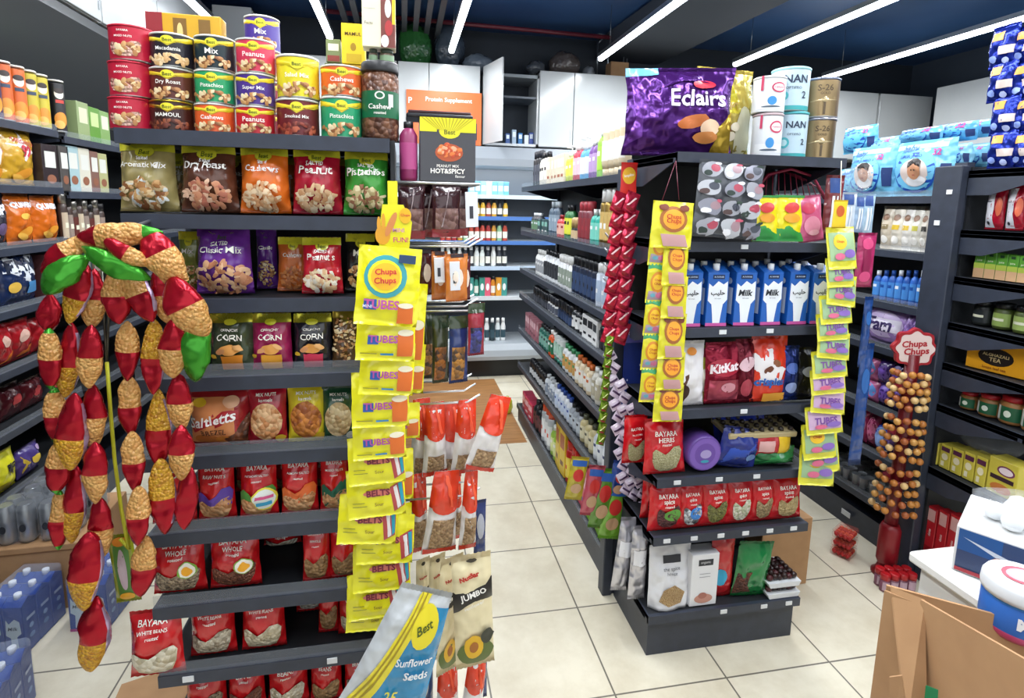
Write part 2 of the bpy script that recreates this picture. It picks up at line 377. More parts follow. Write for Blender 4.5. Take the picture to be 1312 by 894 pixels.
XL, XR, YB, YF, ZC = -3.1, 5.6, 2.75, -6.0, 3.62
structure('floor', MB().box(XL, XR, YF, YB, -.05, 0, TILE))
structure('ceiling', MB().box(XL, XR, YF, YB, ZC, ZC + .05, DARKCEIL))
structure('wall_back', MB().box(XL, XR, YB, YB + .06, 0, ZC, noisy('dark_back_wall', '#222932', '#2b333d', 2, .6)))
structure('wall_left', MB().box(XL - .06, XL, YF, YB, 0, ZC, noisy('grey_side_wall', '#5a5e63', '#64686c', 2, .6)))
structure('wall_right', MB().box(XR, XR + .06, YF, YB, 0, ZC, noisy('dark_side_wall', '#39424e', '#434d59', 2, .6)))
# brown wood-look floor in front of the cooler and a brown patch by the left gondola
structure('trim_1', MB().box(-.9, .16, .38, 1.93, 0, .003, 'wood'), 'brown wood-look floor in front of the cooler')
# ceiling services: duct, soffit panel, red pipe, trusses
def tubebox(name, a, b, w, h, key):
    a = Vector(a); b = Vector(b); d = (b - a).normalized(); u = d.cross(Vector((0, 0, 1))).normalized() * w / 2; v = Vector((0, 0, h / 2))
    vs = [p + s * u + t * v for p in (a, b) for s, t in ((-1, -1), (1, -1), (1, 1), (-1, 1))]
    return MB().add(vs, [(3, 2, 1, 0), (4, 5, 6, 7), (0, 1, 5, 4), (1, 2, 6, 5), (2, 3, 7, 6), (3, 0, 4, 7)], key)
structure('trim_2', tubebox('duct', (2.0, -2.5, 3.50), (1.75, 2.7, 3.50), .75, .2, '#3a4049:matte'), 'grey ceiling duct beside the light strips')
structure('trim_3', MB().tube([(-1.5, 2.3, 3.56), (2.2, 2.3, 3.52)], .022, '#6b2330:gloss'), 'dark red sprinkler pipe under the ceiling')
mb = MB()
for i in range(9): mb.box(-1.3 + i * .11, -1.25 + i * .11, .2, 2.6, 3.46, 3.5, '#4d5156:matte')
structure('trim_4', mb, 'grey slatted ceiling grille at the left')

# ------------------------------------------------------------------ LED light strips
def strip(x, y0, y1, label, z=3.2, wv=19):
    p = Proto('light_strip', 'ceiling light'); L_ = y1 - y0
    p.part('housing', MB().box(-.03, .03, 0, L_, .012, .05, '#cfd4d8:metal'))
    q = MB(); pr = [(-.026, .012), (-.024, -.012), (-.012, -.02), (.012, -.02), (.024, -.012), (.026, .012)]; q.prism(pr, .01, L_ - .01, '#f2f7ff:emit:15'); p.part('diffuser', q)
    for yy in (.25, L_ - .25): p.part('hanger', MB().tube([(0, yy, .05), (0, yy, ZC - z)], .003, '#888c90:metal', 6))
    o = p.put((x, y0, z), label, group='ceiling light strips')
    a = area('strip_glow', (x, (y0 + y1) / 2, z - .03), (0, 0, 0), .06, L_, wv * L_, (.93, .97, 1.0))
    return o
strip(-1.37, -3.8, 1.85, 'left end light strip above the canned nuts')
strip(-.29, -3.8, 2.0, 'bright light strip pointing at the white back cabinets')
strip(1.15, -3.8, 1.9, 'light strip running towards the purple sweets bag')
strip(2.5, -3.8, 1.75, 'long light strip passing above the formula tins')
strip(3.72, -3.8, 2.0, 'rightmost light strip above the blue diaper packs')
strip(-2.27, -3.8, 1.6, 'light strip at the upper left above the wall cabinets', wv=3)

# ------------------------------------------------------------------ white overhead cabinets along the back and the left wall
def door_front(p, x0, x1, y, z0, z1, key='cab'):
    i = p.part('door', MB().bbox(x0 + .004, x1 - .004, y - .02, y, z0 + .004, z1 - .004, key, .003))
    p.part('handle', MB().box(x1 - .03, x1 - .022, y - .028, y - .021, z0 + .06, z0 + .18, '#b8bcbf:metal'), i)
def overhead(x0, x1, n, y, z0, z1, label, open_=False, name='overhead_cabinet'):
    p = Proto(name, 'cabinet'); q = MB(); d = .42
    q.box(x0, x1, y + d - .02, y + d, z0, z1, 'cab'); q.box(x0, x1, y, y + d, z0, z0 + .02, 'cab'); q.box(x0, x1, y, y + d, z1 - .02, z1, 'cab'); q.box(x0, x0 + .02, y, y + d, z0, z1, 'cab'); q.box(x1 - .02, x1, y, y + d, z0, z1, 'cab')
    p.part('carcass', q)
    if not open_:
        w = (x1 - x0) / n
        for i in range(n): door_front(p, x0 + i * w, x0 + (i + 1) * w, y - .001, z0, z1)
    return p.put((0, 0, 0), label, group='white overhead cabinets')
YC = 2.25; Z0, Z1 = 2.38, 3.14
for i, (xa_, xb_, zt_) in enumerate(((-2.44, -2.1, 3.52), (-2.1, -1.44, Z1), (-1.44, -.8, Z1))): overhead(xa_, xb_, 1, YC, Z0, zt_, 'white overhead cabinet on the back wall behind the tins, %s from the left' % ORD[i])
overhead(-.79, -.49, 1, YC, Z0, Z1, 'narrow white overhead cabinet at the left above the orange sign')
overhead(-.49, .02, 1, YC, Z0, Z1, 'white overhead cabinet carrying the orange protein sign')
overhead(.63, 1.0, 1, YC, Z0, Z1, 'white overhead cabinet just right of the open shelf with blue boxes')
overhead(1.0, 1.7, 1, YC, Z0, Z1, 'white overhead cabinet behind the purple sweets bag')
for i in range(5): overhead(1.72 + i * .74, 2.44 + i * .74, 1, YC, Z0, Z1, 'white overhead cabinet on the back wall, %s beyond the middle gondola' % ORD[i])
p = Proto('open_cabinet', 'cabinet'); q = MB(); x0, x1, y, d = .06, .63, YC, .42
q.box(x0, x1, y + d - .02, y + d, Z0, Z1 - .05, '#2c333d:matte'); q.box(x0, x1, y, y + d, Z0, Z0 + .025, '#c9cdd0:gloss'); q.box(x0, x1, y, y + d, Z1 - .08, Z1 - .05, '#9aa0a5:gloss'); q.box(x0, x0 + .02, y, y + d, Z0, Z1 - .05, 'cab'); q.box(x1 - .02, x1, y, y + d, Z0, Z1 - .05, 'cab')
p.part('carcass', q); p.part('shelf', MB().box(x0 + .02, x1 - .02, y + .02, y + d, 2.86, 2.88, '#59606a:gloss'))
i = p.part('door', MB().add([(.05, YC - .001, Z0), (.17, YC - .42, Z0), (.185, YC - .415, Z0), (.068, YC - .001, Z0), (.05, YC - .001, Z1), (.17, YC - .42, Z1), (.185, YC - .415, Z1), (.068, YC - .001, Z1)], [(0, 1, 5, 4), (1, 2, 6, 5), (2, 3, 7, 6), (3, 0, 4, 7), (4, 5, 6, 7), (3, 2, 1, 0)], 'cab'))
p.put((0, 0, 0), 'open overhead cabinet with a swung out white door and dark shelf')
# things in the open cabinet
for i, (px, hh, c) in enumerate([(650, .11, '#27508f'), (658, .15, '#9fb4c8'), (666, .12, '#1f6ca8'), (674, .10, '#e0e4e8'), (680, .13, '#2b4aa0')]):
    a = aty(px, 176, YC + .12); carton('small_box', .045, hh, .06, c + ':gloss', [('label', 'F', [('r', .15, .5, .85, .85, '#dfe8f0:gloss')])], 'box').put((a.x, YC + .12, Z0 + .026), '%s small box on the open cabinet shelf, %s from left' % (['dark blue', 'grey', 'bright blue', 'white', 'royal blue'][i], ORD[i]), group='small boxes in the open cabinet')
# poster
p = Proto('sale_sign', 'sign'); a = aty(521, 183, YC - .03); b = aty(617, 120, YC - .03); w = b.x - a.x; h = b.z - a.z
q = MB().box(-w / 2, w / 2, -.004, .004, 0, h, '#e2682e:gloss'); p.part('board', q); S = box_fn(w, h, .008, 'F'); q = MB()
deco(q, [('t', 'Protein Supplement', .56, .83, .62, '#f6e9df:matte')], S, w, h, RND); p.part('lettering', q); q = MB()
cols = ['#303438', '#c8ccd0', '#7a2430', '#e9eaec', '#20242c', '#b8863a', '#d6dade', '#3a4c8a']
sp = []
for k in range(9): x = .2 + k * .085; sp += [('r', x, .1, x + .06, .42, cols[k % 8] + ':gloss'), ('r', x + .01, .42, x + .05, .48, '#15171a:gloss')]
sp += [('t', 'P', .05, .8, .05, '#f6e9df:matte'), ('r', .03, .35, .075, .6, '#f2c9ae:matte')]
deco(q, sp, S, w, h, RND); p.part('product_picture', q); p.put(((a.x + b.x) / 2, YC - .036, a.z), 'orange sign reading Protein Supplement on the white cabinets')
for i in range(4):
    p = Proto('overhead_cabinet', 'cabinet'); L_ = .8; p.part('carcass', MB().box(.02, .58, 0, L_, 0, .76, 'cab')); k = p.part('door', MB().bbox(0, .018, .004, L_ - .004, .004, .756, 'cab', .003)); p.part('handle', MB().box(-.008, -.001, .03, .04, .06, .2, '#b8bcbf:metal'), k)
    p.put((5.0, -1.4 + i * .81, Z0), 'white overhead cabinet on the right wall, %s from the near end' % ORD[i], group='white overhead cabinets')
# left wall cabinets, white fronts facing into the shop
for i in range(5):
    p = Proto('overhead_cabinet', 'cabinet'); L_ = .78; q = MB().box(-.62, -.02, 0, L_, 0, .68, 'cab'); p.part('carcass', q)
    k = p.part('door', MB().bbox(-.018, 0, .004, L_ - .004, .004, .676, 'cab', .003)); p.part('handle', MB().box(.001, .008, L_ - .04, L_ - .03, .06, .2, '#b8bcbf:metal'), k)
    p.put((-2.47, -1.25 + i * .79, 2.78), 'white overhead cabinet on the left wall, %s from the near end' % ORD[i], group='white overhead cabinets')
structure('trim_5', MB().prism([(-3.09, 2.0), (-3.09, 2.77), (-2.5, 2.77), (-2.5, 2.72), (-2.98, 2.30), (-2.98, 2.0)], -3.2, 2.7, '#55585a:gloss'), 'grey sloping canopy above the snack shelves')
# stored goods on top of the back cabinets
def lump(name, cat, label, x, y, z, rx, ry, rz_, key, seed, group=None):
    q = MB(); n1, n2 = 20, 12; vs = []
    for j in range(n2 + 1):
        ph = math.pi * j / n2
        for i in range(n1):
            th = 2 * math.pi * i / n1; d = Vector((math.sin(ph) * math.cos(th), math.sin(ph) * math.sin(th), -math.cos(ph)))
            k = 1 + .16 * noise.noise(d * 1.8 + Vector((seed, 0, 0))) + .05 * noise.noise(d * 6 + Vector((0, seed, 0)))
            vs.append((d.x * rx * k, d.y * ry * k, max(0, (d.z * k + .85) * rz_)))
    q.add(vs, [(j * n1 + i, j * n1 + (i + 1) % n1, (j + 1) * n1 + (i + 1) % n1, (j + 1) * n1 + i) for j in range(n2) for i in range(n1)], key, True)
    return single(name, q, label, cat, (x, y, z), 0, group)
ZS = Z1
lump('storage_sack', 'sack', 'green sack stored on top of the back cabinets', -.62, 2.5, ZS, .17, .14, .24, '#2f6a34:film', 1)
lump('storage_sack', 'sack', 'grey translucent sack beside the green one on the cabinets', -.27, 2.5, ZS, .15, .15, .27, '#4b5663:film', 2)
lump('storage_sack', 'sack', 'low pale plastic bag lying on the cabinets behind the light strip', .02, 2.46, ZS, .17, .13, .09, '#76828e:film', 3)
lump('storage_sack', 'sack', 'brown bundle stored above the open cabinet', .95, 2.46, ZS, .17, .15, .14, '#5f5550:film', 4)
lump('storage_sack', 'sack', 'grey bundle stored right of the brown bundle', .64, 2.46, ZS, .1, .1, .08, '#565a60:film', 5)
lump('storage_sack', 'sack', 'small white bundle on the cabinets near the metal stand', 1.22, 2.46, ZS, .07, .08, .07, '#8d9298:film', 6)
q = MB()
for a, b in (((0, 0, 0), (0, 0, .5)), ((.12, 0, 0), (.12, 0, .5)), ((.3, 0, 0), (.3, 0, .42)), ((0, 0, .38), (.12, 0, .5)), ((.12, 0, .14), (.3, 0, .02)), ((.36, .05, 0), (.36, .05, .46)), ((0, 0, .48), (.36, .05, .44))): q.tube([a, b], .008, '#8f959b:metal', 6)
single('metal_rack', q, 'bare metal rack frame standing on top of the back cabinets', 'rack', (1.33, 2.5, ZS))
single('storage_box', MB().bbox(-.1, .1, -.08, .08, 0, .16, 'card', .004), 'brown box stored beside the metal rack on the cabinets', 'box', (1.52, 2.4, ZS))

# ------------------------------------------------------------------ open multideck cooler at the end of the aisle
YK = 1.95; p = Proto('drinks_cooler', 'cooler'); xa, xb = -.95, .95
q = MB(); q.box(xa, xb, YK + .55, YK + .6, .0, 2.33, '#565e68:gloss'); q.box(xa - .03, xa, YK, YK + .6, 0, 2.33, '#8e959c:gloss'); q.box(xb, xb + .03, YK, YK + .6, 0, 2.33, '#8e959c:gloss'); p.part('cabinet_body', q)
p.part('canopy', MB().prism([(YK - .02, 2.15), (YK - .02, 2.22), (YK + .02, 2.335), (YK + .55, 2.335), (YK + .55, 2.15)], xa, xb, '#8a9097:gloss', 'x'))
p.part('plinth', MB().box(xa, xb, YK + .08, YK + .55, 0, .2, '#14161a:gloss')); p.part('bumper', MB().prism([(YK - .02, .2), (YK - .03, .24), (YK - .02, .30), (YK + .02, .36), (YK + .55, .36), (YK + .55, .2)], xa, xb, '#a9b0b6:gloss', 'x'))
CZ = [1.87, 1.655, 1.41, 1.15, .84]
for i, z in enumerate(CZ):
    k = p.part('shelf', MB().box(xa, xb, YK + .1, YK + .55, z - .015, z, '#c6cdd2:gloss')); p.part('price_rail', MB().box(xa, xb, YK + .085, YK + .099, z - .035, z + .005, ('#cfe0e8', '#4f79bb', '#4f79bb', '#b9cbdd', '#d4dade')[i] + ':gloss'), k)
p.put((0, 0, 0), 'open refrigerated wall cooler with blue price rails at the aisle end')
l = area('cooler_lamp', (0.0, YK + .12, 2.14), (math.radians(20), 0, 0), 1.7, .05, 16, (.92, .97, 1))
rows = [(1.87, .16, ['#7fb4cf', '#5e9ec4', '#8cc3d6', '#d9e4ea', '#6aa9cc'], 'blue tub'), (1.655, .17, ['#c9a21e', '#e0b52a', '#a4482c', '#d8a22c', '#2b2d31', '#dcae24'], 'yellow or dark jar'),
        (1.41, .19, ['#b63f33', '#c24b3a', '#a83232', '#c79033', '#8fbb90', '#b8432f'], 'red or green jar'), (1.15, .2, ['#e9eeea', '#e3ebe4', '#2a2f35', '#e8ece8', '#3b4046', '#30353a'], 'white bottle'),
        (.84, .21, ['#3b8a78', '#3f9080', '#dd5f76', '#d88a2c', '#e09a34', '#43948a'], 'teal or pink pack'), (.36, .24, ['#eceff0', '#f0f2f2', '#e6eaea', '#2a3b40', '#dfe7e8', '#f2f2f0'], 'white topped bottle')]
NM = {'#7fb4cf': 'pale blue', '#5e9ec4': 'blue', '#8cc3d6': 'aqua', '#d9e4ea': 'whitish', '#6aa9cc': 'sky blue'}
def cname(h):
    r, g, b = [int(h[i:i + 2], 16) for i in (1, 3, 5)]; mx, mn = max(r, g, b), min(r, g, b)
    if mx < 75: return 'black'
    if mx - mn < 32: return 'white' if mx > 205 else ('grey' if mx > 100 else 'dark grey')
    if r == mx: return ('orange' if g > .45 * r and b < .55 * r and g < .75 * r else ('yellow' if g >= .75 * r and b < .75 * r else ('pink' if b > .55 * r and r > 150 and g < .8 * r else 'red'))) if r > 110 or g < .6 * r else 'brown'
    if g == mx: return 'teal' if b > .75 * g else 'green'
    return 'purple' if r > .55 * b and g < .8 * r else 'blue'
for ri, (z, hh, cs, nm) in enumerate(rows):
    n = 12
    for k in range(n):
        x = -.36 + k * .058; c = cs[k % len(cs)]; w = .052
        if ri in (0,): pr = carton('cooler_tub', .055, hh * .85, .06, c + ':gloss', [('label', 'F', [('r', .1, .3, .9, .7, '#dce9ee:gloss')])], 'tub')
        elif ri == 4 and k % 3: pr = carton('cooler_pack', .058, hh * .9, .05, c + ':gloss', [('label', 'F', [('e', .5, .5, .3, .2, '#eef0ee:gloss')])], 'pack')
        else:
            r_ = w / 2; capc = '#f0f2f2:gloss' if ri in (3, 5) else '#222428:gloss'
            pr = bottle('cooler_jar' if ri < 3 else 'cooler_bottle', [(r_ * .95, 0, c + ':gloss'), (r_, .01, c + ':gloss'), (r_, hh * .62, c + ':gloss'), (r_ * .6, hh * .8, c + ':gloss'), (r_ * .6, hh * .84, c + ':gloss')], [(r_ * .65, hh * .82, capc), (r_ * .65, hh, capc)], (hh * .15, hh * .5, r_, ('#3b5560' if ri == 5 else '#e8e6da') + ':gloss'), cat='jar' if ri < 3 else 'bottle', n=12)
        pr.put((x, YK + .17, z + .001), '%s %s in the cooler, %s from the left on its %s shelf' % (cname(c), pr.cat, ORD[k], ORD[ri]), group='goods in the cooler')

# ------------------------------------------------------------------ gondola pieces
def riser(p, x0, x1, y, z, parent): p.part('clear_riser', MB().box(x0, x1, y - .002, y, z, z + .035, '#aeb6c0:clear'), parent)
def tags(p, x0, x1, y, z, parent, xs):
    for t in xs: x = x0 + (x1 - x0) * t; p.part('price_tag', MB().box(x - .014, x + .014, y - .003, y, z - .024, z - .008, '#d8dadb:matte'), parent)
def end_cap(x0, x1, yf, yb, zs, label, lip=.035, kick=.16, risers=(), tagd={}, ztop=None, base_out=0.0, br=True):
    """end-of-aisle shelving: shelves at zs (top first) with front lips, tapering brackets at both ends, back panel, base"""
    p = Proto('end_cap_shelving', 'shelving unit'); ztop = ztop or zs[0] + .03
    p.part('back_panel', MB().box(x0 + .02, x1 - .02, yb, yb + .012, kick, ztop - .02, 'black'))
    for x in (x0, x1 - .04): p.part('post', MB().box(x, x + .04, yb + .012, yb + .07, 0, ztop, 'slate'))
    for i, z in enumerate(zs):
        k = p.part('shelf', MB().box(x0, x1, yf, yb, z - lip * .55, z - .002, 'black').box(x0, x1, yf - .004, yf + .012, z - lip, z, 'slate').box(x0, x0 + .006, yf, yb, z - lip, z - .001, 'slate').box(x1 - .006, x1, yf, yb, z - lip, z - .001, 'slate'))
        for x in ((x0 - .0, x1 - .006) if br else ()): p.part('bracket', MB().prism([(yb, z - .02), (yf + .03, z - .02), (yf + .03, z - lip), (yb - .1, z - .11), (yb, z - .11)], x, x + .006, 'slate', 'x'), k)
        if i in risers: riser(p, x0 + .003, x1 - .003, yf, z, k)
        if i in tagd: tags(p, x0, x1, yf - .004, z, k, tagd[i])
    p.part('base', MB().box(x0 + .01, x1 - .01, yf + .02 - base_out, yb, 0, kick, 'slate'))
    return p.put((0, 0, 0), label)
def run(xf, xb, y0, y1, zs, label, kick=.13, lip=.035, ztop=None, bays=2, name='gondola_shelving', face=-1):
    """shelving run along Y whose fronts face -X (face -1) or +X (face 1); xf front plane, xb back panel"""
    p = Proto(name, 'shelving unit'); a, b = min(xf, xb), max(xf, xb); ztop = ztop or zs[0] + .25
    p.part('back_panel', MB().box(xb - .006, xb + .006, y0, y1, 0, ztop, 'black'))
    for i in range(bays + 1): yy = y0 + (y1 - y0) * i / bays; p.part('post', MB().box(xb - .02, xb + .02, yy - .02, yy + .02, 0, ztop, 'slate'))
    for i, z in enumerate(zs):
        q = MB().box(a + .0, b, y0, y1, z - .018, z - .002, 'black'); f0, f1 = (xf - .004, xf + .01) if face < 0 else (xf - .01, xf + .004)
        q.box(f0, f1, y0, y1, z - lip, z + .0, 'slate'); k = p.part('shelf', q)
        for j in range(bays + 1):
            yy = y0 + (y1 - y0) * j / bays; s = 1 if face < 0 else -1
            p.part('bracket', MB().prism([(xb, z - .019), (xf + s * .02, z - .019), (xf + s * .02, z - .03), (xb - s * .06, z - .09), (xb, z - .09)], yy - .003, yy + .003, 'slate', 'y'), k)
        q = MB(); fx = xf - .006 if face < 0 else xf + .004; q.box(fx, fx + .002, y0 + .01, y1 - .01, z - .002, z + .028, '#aeb6c0:clear'); p.part('clear_riser', q, k)
    s = 1 if face < 0 else -1
    p.part('base', MB().box(min(xf + s * .01, xb), max(xf + s * .01, xb), y0, y1, 0, kick, 'slate'))
    return p.put((0, 0, 0), label)
LZ = [1.932, 1.733, 1.523, 1.32, 1.11, .90, .69, .487, .27]
end_cap(-1.415, -.785, -2.0, -1.62, LZ, 'dark shelving end cap at the left loaded with nuts and seeds', risers=(3, 4, 5, 6, 7), tagd={7: (.12, .72)}, kick=.1, ztop=1.93, br=False)
MZ = [1.966, 1.655, 1.341, 1.03, .761, .524, .19]
end_cap(.18, .85, -1.67, -1.3, MZ, 'dark middle end cap holding milk and spice packets', tagd={1: (.42,), 2: (.33, .62), 3: (.5,), 4: (.12, .38, .62), 5: (.08, .25, .42, .58, .74, .9), 6: (.48, .75, .92)}, kick=.15, ztop=1.97)
RZ = [1.965, 1.705, 1.495, 1.285, 1.095, .895, .585, .14]
end_cap(1.70, 2.5, -1.80, -1.42, RZ, 'dark right end cap with side brackets beside the lollipop stand', kick=.1, ztop=2.0)
p = Proto('end_post', 'post'); p.part('upright', MB().bbox(1.66, 1.70, -1.42, -1.29, 0, 1.985, 'slate', .004)); p.part('price_tag', MB().box(1.656, 1.66, -1.39, -1.365, 1.86, 1.88, '#e2e4e4:matte')); p.part('price_tag', MB().box(1.656, 1.66, -1.35, -1.325, 1.72, 1.742, '#e2e4e4:matte'))
p.put((0, 0, 0), 'dark upright post with two white price tags right of the diapers')
p = Proto('end_post', 'post'); p.part('upright', MB().bbox(.135, .18, -1.3, -1.24, 0, 1.93, 'slate', .004))
for z in (1.66, 1.60, 1.54, 1.48): p.part('wire_hook', MB().tube([(.17, -1.36, z), (.09, -1.37, z - .01), (.06, -1.38, z - .012), (.04, -1.38, z + .01)], .004, '#b9bec4:metal', 6))
p.put((0, 0, 0), 'dark upright with chrome hooks left of the middle end cap')
AZ = [1.915, 1.58, 1.28, 1.075, .79, .50, .15]
run(.17, .48, -1.2, .82, AZ, 'long dark gondola shelving full of toiletries facing the left aisle', ztop=1.96)
run(.86, .52, -1.2, .82, [1.6, 1.3, 1.0, .7, .4, .15], 'hidden side of the middle gondola facing the right aisle', ztop=1.96, face=1)
GZ = [1.855, 1.58, 1.31, 1.073, .742, .495, .24]
run(1.72, 2.08, -1.27, 1.6, GZ, 'dark gondola shelving with diapers and pads facing the right aisle', ztop=1.95)
run(-.80, -1.1, -1.53, .9, [.3], 'dark gondola with hanging hooks behind the left end cap', ztop=1.93, face=1, kick=.12)
WZ = [2.105, 1.816, 1.535, 1.257, .99, .717, .43]
run(-2.5, -2.95, -2.4, -.17, WZ, 'near bay of the left wall shelving stocked with crisps', ztop=2.4, face=1, kick=.12, bays=1)
run(-2.5, -2.95, -.12, 2.0, [z - .02 for z in WZ], 'far bay of the left wall shelving with small jars and cartons', ztop=2.4, face=1, kick=.12, bays=1)
# ================================================================== LEFT END CAP
def span(Y, xl, xr, yt, yb, z=None):
    a = aty(xl, yb, Y); b = aty(xr, yb, Y); c = aty((xl + xr) / 2, yt, Y); z0 = (a.z + b.z) / 2 if z is None else z
    return (a.x + b.x) / 2, z0, b.x - a.x, c.z - z0
WH = '#f3efe6:gloss'; YG = '#cfc934:film'; GOLD = '#e8cf1f:gloss'
NUTS = ['#c79a63:gloss', '#b07b49:gloss', '#dcc091:gloss', '#8d5a35:gloss', '#e3cfa6:gloss']
def nut_pouch(w, h, d, color, lines, seed, nuts=NUTS, top=YG, tl=.67, pic=(.5, .26, .36, .2), lc=WH, name='nut_pouch'):
    parts = [('top_band', [('r', 0, .86, 1, 1, top), ('y', 0, .88, 1, 1, '#8f9226:gloss', 11)]),
             ('logo', [('e', .52, .84, .17, .085, top), ('t', 'Best', .52, .83, .2, '#4b5a14:gloss')]),
             ('lettering', [('t', s, .5, tl - (0, .09, .165)[i] + (.075 if len(lines) > 2 else 0), wf * (.75 if i == 2 else 1), lc) for i, (s, wf) in enumerate(lines[:2])]),
             ('nut_picture', [('n', pic[0], pic[1], pic[2], pic[3], 90, nuts, .062 * w)])]
    return bag(name, w, h, d, color, parts, 'nut bag', seed, waist=.05, top=.9)
def red_pouch(w, h, d, seed, accent=None, fill='#b89a6a:seeds:#8a6a43:120', badge=None, brand='BAYARA', sub=('SALTED MIX', .42), body='#c4161c:film', name='seed_pouch', win=(.06, .06, .94, .52), cat='nut bag', bz=.86):
    parts = [('lettering', [('t', brand, .5, bz, .55, WH), ('t', sub[0], .5, bz - .11, sub[1], WH), ('t', 'roasted', .5, bz - .19, .25, WH)])]
    sp = []
    if accent: sp.append(('h', win[0] - .03, win[1], win[2] + .03, win[3] + .06, accent + ':gloss'))
    sp.append(('h',) + (win[0], win[1], win[2], win[3] - (.1 if accent else 0), fill)); parts.append(('window', sp))
    if badge == 'egg': parts.append(('badge', [('e', .72, .47, .17, .13, '#7fae3a:gloss'), ('e', .72, .47, .15, .115, '#f4efe2:gloss'), ('e', .72, .47, .10, .08, '#f0a81c:gloss')]))
    if badge == 'round': parts.append(('badge', [('e', .68, .36, .3, .2, '#eee04a:gloss'), ('e', .68, .36, .26, .17, '#e9efe9:gloss'), ('r', .46, .38, .9, .43, '#d45588:gloss'), ('r', .5, .26, .86, .33, '#3aa0c8:gloss')]))
    return bag(name, w, h, d, body, parts, cat, seed, waist=.05, top=.92)
def shelf_bag(fn, Y, px, z, label, group=None, rz=0, rx=-.05, d=.08, back=0.0, **kw):
    x, z0, w, h = span(Y, *px, z); p = fn(w * .97, h, min(d, w * .6), **kw)
    return p.put((x, Y + p.d * .55 + back, z0 + .002), label, rz, rx, group=group)
YF_ = -1.985
# ---- top shelf: tins
def nut_tin(c, band, title, px, seed=0, red=False, z=None, yt=None, dz=0, Y=-1.97, label='', lid='#dcdcd6:gloss', n=26, nuts=NUTS, big=False):
    x, z0, w, h = span(Y, *px); z0 = z
    if red: parts = [('lettering', [('t', 'BAYARA', .5, .82, .26, WH), ('t', 'MIXED NUTS', .5, .66, .4, WH)]), ('nut_picture', [('h', .12, .1, .9, .55, '#d8b9a4:seeds:#9c3a34:130'), ('n', .5, .32, .34, .14, 18, nuts, .08 * w)])]
    else: parts = [('top_band', [('p', [(-.2, .93), (-.2, .78), (.1, .74), (.4, .70), (.55, .60), (.7, .70), (1, .74), (1.2, .80), (1.2, .93)], band)]), ('logo', [('e', .55, .78, .15, .12, '#e6da2c:gloss'), ('t', 'Best', .55, .77, .2, '#4b5a14:gloss')]),
                   ('lettering', [('t', title, .55, .52, min(.55, .085 * len(title) + .06), WH)]), ('nut_picture', [('n', .5, .2, .5, .14, 34, nuts, .075 * w)])]
    p = can('nut_tin', w / 2 * .985, h, c, parts, 'tin', lid=lid, n=n)
    return p.put((x, Y + w / 2, z0), label, group='tins of nuts on the top shelf')
zt = 1.933
def stack(px_l, px_r, levels, Y=-1.97):
    """levels bottom first: (ytop, ybottom, kwargs)"""
    z = zt
    for (yt, yb, kw) in levels:
        x, z0, w, h = span(Y, px_l, px_r, yt, yb); nut_tin(px=(px_l, px_r, yt, yb), z=z, Y=Y, **kw); z += h + .001
RC = dict(c='#b91a36:gloss', band=None, title='', red=True, lid='#c2223c:gloss')
stack(130, 187, [(121, 163, dict(RC, label='red nut tin, bottom of the leftmost stack')), (74, 120, dict(RC, label='red nut tin, middle of the leftmost stack')), (28, 74, dict(RC, label='red nut tin, topmost of the leftmost stack'))])
stack(184, 241, [(124, 164, dict(c='#3b1d18:gloss', band='#c9a63a:metal', title='MAMOUL', label='dark brown date tin with gold rims, under two others', lid='#cbb040:metal', nuts=['#54261c:gloss', '#6b3020:gloss', '#8b4a2e:gloss'])),
                 (80, 122, dict(c='#5d2a20:gloss', band='#d2b326:gloss', title='Dry Roast', label='brown nut tin in the middle of the second stack')),
                 (36, 80, dict(c='#25222a:gloss', band='#d8c22a:gloss', title='Macadamia', label='black nut tin on top of the second stack', nuts=['#e2c69a:gloss', '#caa06a:gloss', '#d8b27c:gloss']))])
stack(243, 295, [(128, 166, dict(c='#e2602c:gloss', band='#e0c52a:gloss', title='Cashews', label='orange nut tin at the bottom of the third stack')), (84, 127, dict(c='#2a9a62:gloss', band='#e0c52a:gloss', title='Pistachios', label='green nut tin in the middle of the third stack')),
                 (40, 84, dict(c='#1f2f35:gloss', band='#e0c52a:gloss', title='Mix', label='dark teal nut tin on top of the third stack'))])
stack(297, 348, [(131, 168, dict(c='#c2202e:gloss', band='#e0c52a:gloss', title='Peanuts', label='red nut tin at the bottom of the fourth stack')), (88, 130, dict(c='#4b2f86:gloss', band='#e0c52a:gloss', title='Super Mix', label='purple nut tin in the middle of the fourth stack')),
                 (44, 88, dict(c='#d23a56:gloss', band='#e0c52a:gloss', title='Peanuts', label='pinkish red nut tin on top of the fourth stack'))])
stack(350, 406, [(123, 172, dict(c='#6a2226:gloss', band='#e0c52a:gloss', title='Smoked Mix', label='maroon nut tin under the large yellow tin', nuts=['#8e3b2a:gloss', '#b0563a:gloss', '#6a2a20:gloss'])), (66, 122, dict(c='#e3d32c:gloss', band='#cdbb1e:gloss', title='Salad Mix', label='large yellow nut tin on top of the maroon one'))])
stack(408, 463, [(123, 177, dict(c='#2c9a6a:gloss', band='#e0c52a:gloss', title='Pistachios', label='green nut tin under the orange one beside the cashew jar')), (82, 122, dict(c='#e0662a:gloss', band='#e0c52a:gloss', title='Cashews', label='orange nut tin on top of the green one beside the jar'))])
nut_tin(c='#4a3590:gloss', band='#e0c52a:gloss', title='Mix', px=(309, 355, 18, 63), z=aty(332, 63, -1.72).z, Y=-1.72, label='purple nut tin standing high behind the fourth stack')
